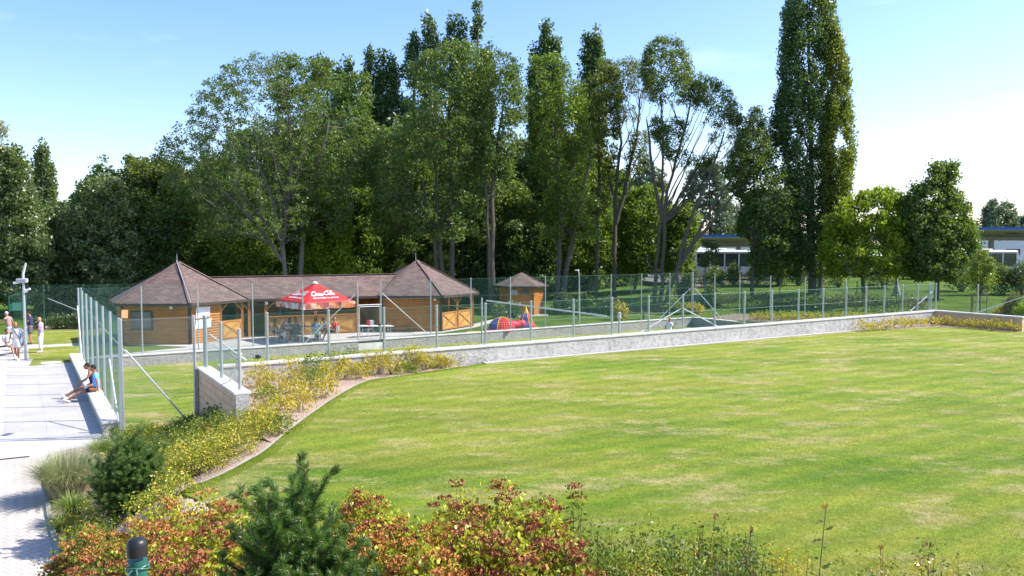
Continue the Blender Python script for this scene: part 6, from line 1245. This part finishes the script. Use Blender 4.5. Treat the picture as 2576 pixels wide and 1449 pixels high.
for x, Y, pb, pt, pw, mt_, lab in ((1290, 58.5, 800, 765, 26, 'leaf_hedge', 'pale rounded bush left of the garden hut'), (1255, 58, 800, 770, 22, 'leaf_willow', 'small pale bush beside the open corner of the right cabin'), (1420, 62, 782, 742, 60, 'leaf_hedge', 'low clipped bushes right of the garden hut'), (1480, 62, 785, 748, 50, 'leaf_dark', 'dark low bush behind the net'), (1530, 61, 790, 752, 46, 'leaf_hedge', 'grey green bush behind the left park bench'),
    (1560, 57.5, 792, 766, 30, 'leaf_bedyellow', 'yellowish tuft beside the left park bench'), (1700, 60, 795, 765, 50, 'leaf_bedgreen', 'yellow green bush right of the park benches'), (1745, 60, 796, 770, 44, 'leaf_bedyellow', 'yellow clump near the far corner of the court'), (1720, 66, 730, 708, 30, 'leaf_dark', 'low dark bush on the sunlit grass bank'), (1790, 62, 742, 722, 40, 'leaf_dark', 'dark spreading bush beside the dirt track'),
    (1735, 76, 700, 664, 44, 'leaf_hedge', 'bush in front of the left bus, left one'), (1795, 75, 702, 676, 60, 'leaf_dark', 'bush in front of the left bus, middle one'), (1845, 75, 702, 668, 44, 'leaf_ash', 'bush in front of the left bus, right one'), (1905, 77, 704, 662, 60, 'leaf_dark', 'dark bush behind the small dark tree'), (1960, 76, 704, 640, 70, 'leaf_ash', 'bush left of the tall poplar foot'), (2010, 74, 706, 640, 60, 'leaf_hedge', 'pale leaved bush at the tall poplar foot'),
    (2110, 72, 708, 650, 60, 'leaf_maple', 'bush right of the tall poplar foot'), (2220, 70, 712, 660, 90, 'leaf_dark', 'dark hedge under the yellow green maple'), (2420, 66, 716, 655, 80, 'leaf_dark', 'dark bush right of the full dark tree'), (2470, 62, 722, 640, 60, 'leaf_maple', 'light green bush before the right bus'), (2520, 63, 722, 674, 80, 'leaf_dark', 'dark rounded bush before the right bus'), (2572, 62, 724, 660, 70, 'leaf_hedge', 'green bush at the right edge before the canopy'),
    (2550, 44, 806, 745, 60, 'leaf_shrubred', 'reddish shrub behind the green fence at the right edge'), (2530, 45, 806, 775, 50, 'leaf_bedyellow', 'yellow shrub just beyond the end of the grey block wall'), (2572, 43, 812, 770, 40, 'leaf_lime', 'lime green shrub cut by the right edge')):
    q = D(x, pb, Y); z = float(park_z(q[0], q[1])); h = D(x, pt, Y)[2]-z; shrub('park_bush', lab, None, (q[0], q[1], z), pw/2*Y/F, max(.3, h), mt_, int(900+pw*14), .17 if Y > 55 else .11, lift=.02, shell=.35)
q = D(2470, 740, 47.6); tree('young_tree', 'slim young tree tied inside the wooden tree guard', 'tree', None, 2468, 47.4, [(630, 2460, 2480), (660, 2445, 2500), (700, 2445, 2495), (730, 2455, 2485)], 'leaf_bedgreen', 70, 26, .3, .13, tr=.035, fork=.4, nl=5, zb=1.28, trunk=[[(2468, None), (2470, 700), (2472, 650)]])
for x, Y in ((1772, 66), (1700, 68)): tree('young_tree', 'thin bare stemmed young tree %s' % ('in the stone planter ring' if x > 1750 else 'on the grass bank left of the dirt track'), 'tree', None, x, Y, [(610, x, x+30), (650, x-10, x+30), (670, x, x+20)], 'leaf_dark', 30, 26, .4, .2, tr=.06, nl=3, fork=.5, trunk=[[(x, None), (x+4, 680), (x+10, 620)]])
# ------------------------------------------------------------ foreground planting
def blades(name, label, cat, c, n, L, spread, wd, mat, arch=.6, r0=.12):
    t = empty(name, c, label, cat); m = 6; a = rng.random(n)*2*pi; ln = L*(.6+.5*rng.random(n)); out = spread*rng.random(n)**.7; b = np.stack([np.cos(a)*r0*rng.random(n), np.sin(a)*r0*rng.random(n)], 1); d = np.stack([np.cos(a), np.sin(a)], 1); V = []
    s = np.linspace(0, 1, m); sd_ = np.stack([-np.sin(a), np.cos(a)], 1)
    for j in range(m):
        rr_ = out*ln*s[j]**1.5; z = ln*(s[j]-arch*out*s[j]**3); w_ = wd*(1-s[j])**.6*.5
        for sg in (-1, 1): V.append(np.stack([b[:, 0]+d[:, 0]*rr_+sd_[:, 0]*w_*sg, b[:, 1]+d[:, 1]*rr_+sd_[:, 1]*w_*sg, z], 1))
    V = np.stack(V, 1); base = (np.arange(n)*2*m)[:, None]; f = np.concatenate([base+np.array([2*j, 2*j+1, 2*j+3, 2*j+2]) for j in range(m-1)]); v = np.tile(np.clip(.5+rng.normal(size=n)*.25, 0, 1), m-1)
    np_mesh('blades', V.reshape(-1, 3), f, 4, M[mat], t, val=v, local=True); return t
c = bedpt(165, 1248); blades('ornamental_grass', 'large pale feathery grass clump at the edge of the paved path', 'grass clump', c, 2600, 1.12, .85, .013, 'leaf_feather', .62, .38)
c = bedpt(215, 1215); blades('ornamental_grass', 'smaller greener grass tuft behind the large feathery clump', 'grass clump', c, 1300, .8, .9, .009, 'leaf_feather', .6, .25)
c = bedpt(255, 1150); blades('ornamental_grass', 'thin green grass tuft by the front end of the bench high wall', 'grass clump', c, 900, .6, .9, .008, 'leaf_blade', .6, .25)
c = bedpt(185, 1300); blades('daylily', 'bright green strappy daylily clump beside the path', 'plant', c, 420, .62, 1.1, .022, 'leaf_blade', .8, .14)
c = bedpt(160, 1330); blades('daylily', 'smaller daylily tuft with orange flowers close to the path edging', 'plant', c, 200, .42, 1.1, .018, 'leaf_blade', .8, .1)
for x, y, lab in ((210, 1335, 'small yellow flowering shrub under the left pine'), (175, 1345, 'sparse reddish flowering shrublet beside the path edging'), (250, 1180, 'red and orange tipped shrub between the grass clump and left pine')):
    shrub('cinquefoil_shrub', lab, None, bedpt(x, y), .38, .34, 'leaf_bedgreen', 700, .03, flowers='yellow', fn=16, fs=.024)
def pine(label, c, R0, Hh, nlead, seed, nl=.05, dens=1000, shoots=1., lean=None):
    """mountain pine: leaders curving up, whorls of side shoots, needles in pairs round every shoot"""
    r = random.Random(seed); t = empty('mountain_pine', c, label, 'pine'); wood = MB(); segs = []; buds = MB()
    def go(p, d, L, lv, rad):
        n = max(3, int(L/.09)); pts = [p]; dd = d.copy()
        for i in range(n):
            dd = unit(dd+np.array([0, 0, .16 if lv < 2 else .10])+np.array([r.gauss(0, .06) for _ in range(3)])); p = p+dd*L/n; pts.append(p)
        wood.tube(pts, [max(.0028, rad*.72*(1-.7*i/n)) for i in range(n+1)], 5, cap=False)
        for i in range(n):
            if lv >= 1 or i > n*.45: segs.append((pts[i], pts[i+1]))
        if lv < 2:
            k = 2 if lv == 0 else 3; i0 = int(n*(.16 if lv == 0 else .3)); i = i0
            while i <= n:
                f = 1-.55*(i/n)
                for _ in range(r.randint(2, 4) if lv == 0 else r.randint(1, 3)):
                    a = r.uniform(0, 2*pi); x = unit(np.cross(dd, [cos(a), sin(a), .3])); q = unit(pts[i]-pts[i-1]); go(pts[i], unit(q*.55+x*.85), L*(.42 if lv == 0 else .40)*f*r.uniform(.8, 1.25)*shoots, lv+1, rad*.45)
                i += k
        e = pts[-1]; b_ = len(buds.v); buds.tube([e, e+unit(pts[-1]-pts[-2])*.022], [.007, .003], 5)
    for i in range(nlead):
        a = 2*pi*i/nlead+r.uniform(-.3, .3); o = r.uniform(.15, 1.)**.8 if i else 0; L = Hh*(1.0-.28*o)*r.uniform(.86, 1.1); p0 = np.array([cos(a)*.05, sin(a)*.05, 0.]); d = unit([cos(a)*o*R0/Hh*1.25, sin(a)*o*R0/Hh*1.25, .75]); go(p0, d, L, 0, .022*Hh)
    wood.build('branch', M['bark'], t, local=True, smooth=True); buds.build('bud', M['stake_wood'], t, local=True)
    A = np.array([s_[0] for s_ in segs]); B = np.array([s_[1] for s_ in segs]); ln = np.linalg.norm(B-A, axis=1); cnt = np.maximum(3, (ln*dens).astype(int)); idx = np.repeat(np.arange(len(A)), cnt); n = len(idx); s = rng.random((n, 1)); P0 = A[idx]*(1-s)+B[idx]*s; dd = (B-A)[idx]/ln[idx][:, None]
    q = rng.normal(size=(n, 3)); q -= dd*np.sum(q*dd, 1)[:, None]; q /= np.linalg.norm(q, axis=1)[:, None]; dr_ = dd*.72+q*.70; L = nl*(.75+.4*rng.random((n, 1))); T = P0+dr_*L; sd_ = np.cross(dr_, q+rng.normal(size=(n, 3))*.5); sd_ /= np.linalg.norm(sd_, axis=1)[:, None]; w_ = .0019
    md = P0+dr_*L*.55; V = np.stack([P0, md+sd_*w_, T, md-sd_*w_], 1).reshape(-1, 3); v = np.clip(.45+rng.normal(size=n)*.22, 0, 1)
    np_mesh('needles', V, np.arange(n*4), 4, M['leaf_pine'], t, val=v, local=True); return t
q = D(752, 1400, 5.9); zb = float(bed_z(q[0], q[1])); ht = D(700, 1118, 5.9)[2]-zb
pine('large dark mountain pine with upright candles in the centre foreground', (q[0], q[1], zb), 1.0, ht*.80, 17, 5, .056, 1400, .92)
q2 = (-6.85, 14.4, float(bed_z(-6.85, 14.4))); pine('bushy mountain pine left of centre above the paved path', q2, 1.25, 1.2, 20, 23, .06, 850, 1.2)
for x, y, r_, m_, lab in ((255, 1290, .5, 'leaf_bedgreen', 'green filler shrub between the grass clump and the left pine'), (390, 1300, .5, 'leaf_olive', 'olive low shrub right of the foot of the left pine'), (205, 1385, .4, 'leaf_olive', 'olive low shrub near the path edging at the lower left'), (300, 1250, .5, 'leaf_bedgreen', 'fresh green shrub behind the left pine'), (430, 1255, .4, 'leaf_olive', 'olive shrub by the near end of the lawn edging'), (255, 1350, .45, 'leaf_bedgreen', 'green shrub in front of the left pine')):
    shrub('border_shrub', lab, None, bedpt(x, y), r_, .42, m_, 900, .045, flowers='yellow', fn=6, fs=.022)
q3 = bedpt(250, 1430); q = D(420, 1265, 9.6); pine('small dark pine sprig between the left pine and the orange spirea', (q[0], q[1], float(bed_z(q[0], q[1]))), .35, .8, 5, 17, .05, 1100, 1.)
SG = 'spirea shrubs with faded flower heads in the foreground'
def spirea(px, pt, Y, r, mat, fl, lab, n=1700, hmin=.45, leaf=.050, fn=80):
    q = D(px, pt+22, Y); zb = float(bed_z(q[0], q[1])); h = max(hmin, q[2]-zb); b = q[2]-h; fn = int(fn*(.8 if fl == 'rustheads' else .62)); shrub('spirea_shrub', lab, SG, (q[0], q[1], b), r, h, mat, n, leaf, stems=24, flowers=fl, fn=fn, fs=.082, lift=max(.1, 1-.65/h), clump=7, shell=.6)
for a in ((420, 1262, 9.3, .62, 'leaf_spirea', 'rustheads', 'orange brown spirea furthest back, left of the small pine sprig'), (520, 1252, 9.0, .60, 'leaf_spirea', 'rustheads', 'orange brown spirea at the back, touching the big pine'), (600, 1262, 8.3, .5, 'leaf_spirea', 'heads', 'red headed spirea half hidden behind the big pine at its left'),
          (345, 1320, 8.6, .52, 'leaf_spirea', 'rustheads', 'orange spirea below the left pine'), (455, 1318, 8.2, .6, 'leaf_spirea', 'rustheads', 'broad yellow leaved spirea in the middle of the left group'), (560, 1325, 7.6, .5, 'leaf_spirea', 'heads', 'spirea with dark red heads left of the big pine'),
          (215, 1345, 9.8, .42, 'leaf_bedgreen', 'rustheads', 'greener small spirea near the path edging, further one'), (262, 1375, 8.7, .45, 'leaf_bedgreen', 'rustheads', 'green and rust spirea just above the capped post, left side'), (430, 1395, 7.0, .5, 'leaf_spirea', 'heads', 'red headed spirea behind the capped post'), (290, 1418, 7.4, .48, 'leaf_bedgreen', 'heads', 'low red headed spirea at the bottom left'),
          (520, 1400, 6.6, .45, 'leaf_spirea', 'heads', 'spirea at the bottom edge left of the big pine'), (215, 1425, 8.0, .4, 'leaf_bedgreen', 'heads', 'small spirea at the bottom left beside the path'),
          (165, 1372, 9.9, .36, 'leaf_bedgreen', 'rustheads', 'small green spirea closest to the path edging'), (238, 1322, 10.7, .45, 'leaf_bedgreen', 'rustheads', 'green rust tipped spirea directly below the left pine'), (310, 1345, 9.7, .42, 'leaf_spirea', 'rustheads', 'orange and yellow spirea between left pine and capped post'),
          (905, 1240, 8.8, .42, 'leaf_spirea', 'heads', 'red headed spirea behind the right side of the big pine'), (965, 1262, 8.4, .42, 'leaf_spirea', 'heads', 'low red headed spirea sloping down right of the big pine'), (1010, 1318, 7.4, .42, 'leaf_spirea', 'heads', 'spirea filling the dip between pine and large spirea'), (900, 1340, 6.9, .5, 'leaf_spirea', 'rustheads', 'spirea under the right branches of the big pine'),
          (1160, 1240, 7.4, .5, 'leaf_spirea', 'heads', 'large red headed spirea in the foreground, left part'), (1265, 1240, 7.2, .52, 'leaf_spirea', 'heads', 'large red headed spirea in the foreground, tallest part'), (1360, 1272, 7.0, .48, 'leaf_spirea', 'heads', 'large red headed spirea in the foreground, right part'),
          (1090, 1315, 6.9, .5, 'leaf_spirea', 'rustheads', 'brown headed spirea below the large one at its left'), (1200, 1325, 6.5, .5, 'leaf_spirea', 'heads', 'yellow leaved spirea at the bottom centre'), (1310, 1345, 6.4, .5, 'leaf_spirea', 'heads', 'spirea at the bottom right of centre'), (1410, 1370, 6.5, .4, 'leaf_bedgreen', 'heads', 'green leaved spirea beside the roses'),
          (1445, 1250, 7.5, .26, 'leaf_bedgreen', 'heads', 'slender darker spirea sprig standing right of the large spirea'), (1075, 1390, 6.0, .45, 'leaf_spirea', 'rustheads', 'brown headed spirea at the very bottom')):
    spirea(*a, n=500 if a[3] < .3 else 1800, fn=26 if a[3] < .3 else 80)
RG = 'sparse rose bushes along the bottom edge'
def rose(px, pt, Y, r, lab, n=260, mat='leaf_rose', name='rose_bush', fl=None, hmin=.6, leaf=.036, stems=6):
    q = D(px, pt, Y); zb = float(bed_z(q[0], q[1])); h = max(hmin, q[2]-zb); shrub(name, lab, RG if name == 'rose_bush' else None, (q[0], q[1], q[2]-h), r, h, mat, n, leaf, stems=stems, flowers=fl, fn=14, fs=.014, lift=.5, clump=5, shell=.3, spiky=.3, cat='shrub')
RL = ((1500, 1350, 7.2, .38), (1570, 1345, 7.4, .4), (1640, 1330, 7.4, .4), (1700, 1355, 7.2, .35), (1760, 1345, 7.6, .3), (1830, 1335, 7.6, .33), (1890, 1365, 7.3, .3), (1560, 1400, 6.6, .4), (1680, 1400, 6.7, .4), (1800, 1405, 6.8, .4), (2140, 1400, 7.4, .35), (2230, 1415, 7.2, .35), (2340, 1375, 7.4, .22), (2430, 1420, 7.2, .35), (2540, 1425, 7.2, .3))
ri = {i: k for k, i in enumerate(sorted(range(15), key=lambda i: RL[i][0]))}
for i, (x, y, Y, r) in enumerate(RL):
    rose(x, y, Y, r, 'sparse glossy leaved rose bush at the bottom edge, %s from the left' % ORD[ri[i]], 1300 if i < 10 else 520, 'leaf_rose' if i % 3 == 0 else 'leaf_bedgreen')
for x, y, Y, r, lab in ((1740, 1378, 7.2, .2, 'yellow spirea tuft among the roses, left one'), (1965, 1362, 7.4, .24, 'yellow leaved bushy tuft right of the roses'), (2015, 1395, 7.0, .22, 'orange tinted low tuft at the foot of the tall rose shoot'), (2315, 1412, 7.2, .16, 'small yellow tuft at the bottom right'), (2225, 1425, 6.9, .2, 'low yellow tuft between two rose bushes'), (2400, 1440, 7.0, .16, 'tiny yellow tuft near the bottom right corner'), (1620, 1425, 6.3, .3, 'cream flowered tuft at the bottom edge below the roses')):
    rose(x, y, Y, r, lab, 650, 'leaf_bedyellow', 'bedding_shrub', hmin=.5, leaf=.03)
for x, y, Y, lab in ((1530, 1310, 7.6, 'grey lavender tuft right of the slender spirea sprig'), (1480, 1330, 7.4, 'lavender tuft beside the slender spirea sprig')):
    q = D(x, y, Y); zb = float(bed_z(q[0], q[1])); blades('lavender', lab, 'plant', (q[0], q[1], zb), 60, (q[2]-zb)*1.2, .35, .006, 'leaf_hedge', .3, .1)
def shoot(px, pb, pt, Y, lean, lab, leaves):
    a = D(px, pt, Y); b = D(px-lean, 1449, Y); zb = float(bed_z(b[0], b[1])); t = empty('rose_shoot', (b[0], b[1], zb), lab, 'plant'); L = a[2]-zb; dx = a[0]-b[0]
    P = [np.array([dx*s**1.3, 0, L*s]) for s in np.linspace(0, 1, 9)]; k = MB(); k.tube(P, [.0075*(1-.6*i/8) for i in range(9)], 6)
    Lc, Ax = [], []
    for i in range(leaves):
        s = .35+.62*i/leaves; p = np.array([dx*s**1.3, 0, L*s]); sg = 1 if i % 2 else -1; e = p+np.array([sg*random.uniform(.05, .11), random.uniform(-.05, .05), random.uniform(-.01, .05)]); k.tube([p, (p+e)/2+np.array([0, 0, .01]), e], .002, 4)
        for q_ in (.5, .75, 1.): Lc.append(p+(e-p)*q_+np.array([0, 0, random.uniform(-.012, .012)])); Ax.append(unit(e-p)+np.array([0, 0, random.uniform(-.5, .5)]))
    for i in range(5): Lc.append(P[-1]+np.array([random.gauss(0, .012), random.gauss(0, .01), random.uniform(-.02, .03)])); Ax.append(np.array([random.gauss(0, .4), 0, 1.]))
    k.build('stem', M['twig'], t, local=True); Lc = np.array(Lc); v = np.full(len(Lc), .45)+rng.normal(size=len(Lc))*.2; v[-5:] = 1; quads('foliage', Lc, .055*(.7+.5*rng.random(len(Lc))), 'leaf_rose', t, v, .55, local=True, ax=np.array(Ax))
shoot(2078, 1449, 1275, 7.2, 30, 'tall thorny rose shoot with red tip rising against the lawn', 11); shoot(2338, 1449, 1370, 7.2, 8, 'shorter rose shoot at the bottom right', 7); shoot(2215, 1449, 1382, 7.2, -12, 'thin bent rose shoot between the two upright ones', 6); shoot(1890, 1449, 1335, 7.4, 40, 'branching rose shoot leaning right beside the roses', 9); shoot(1800, 1449, 1300, 7.6, 45, 'long rose shoot arching above the roses', 10)

# short blades standing up from the near part of the lawn and along its kerb
def grass_blades(name, P, z, hgt, wd):
    n = len(P); a = rng.random(n)*2*pi; ln = hgt*(.6+.8*rng.random(n)); le = rng.normal(size=(n, 2))*.45
    b = np.c_[P, np.full(n, z)]; s = np.c_[np.cos(a), np.sin(a), np.zeros(n)]*wd/2; t = b+np.c_[le*ln[:, None], ln]
    V = np.stack([b-s, b+s, t+s*.3, t-s*.3], 1).reshape(-1, 3)
    v = np.clip(.5+.28*n3(np.c_[P*1.1, np.zeros(n)], 1., 2.)+rng.normal(size=n)*.22, 0, 1); o = np_mesh(name, V, np.arange(4*n), 4, M['leaf_lawn'], val=v); return tag(o, 'short mown grass blades on the near part of the big lawn', 'grass', kind='stuff')
foliage('leaf_lawn', [(0, (.11, .20, .016)), (.4, (.21, .29, .028)), (.75, (.36, .39, .06)), (1, (.60, .50, .25))], .4, .6, .2)
n_ = 380000; X = rng.random(n_)*32-11; Y = 9.3+rng.random(n_)**1.3*22; k_ = in_poly(X, Y, lawn_poly) & (np.abs(X) < Y*.66+.3) & (rng.random(n_) < np.clip((31-Y)/16, 0, 1)**1.3); P1 = np.c_[X[k_], Y[k_]]
kl = np.array([tuple(p) for p in kerb]); i_ = rng.integers(0, len(kl)-1, 26000); t_ = rng.random((26000, 1)); P2 = kl[i_]*(1-t_)+kl[i_+1]*t_; nn = kl[i_+1]-kl[i_]; nn = np.c_[nn[:, 1], -nn[:, 0]]/np.linalg.norm(nn, axis=1)[:, None]; P2 = P2+nn*(.03+.25*rng.random((26000, 1))**2)
grass_blades('grass', np.concatenate([P1, P2]), LZ-.021, .026, .006)
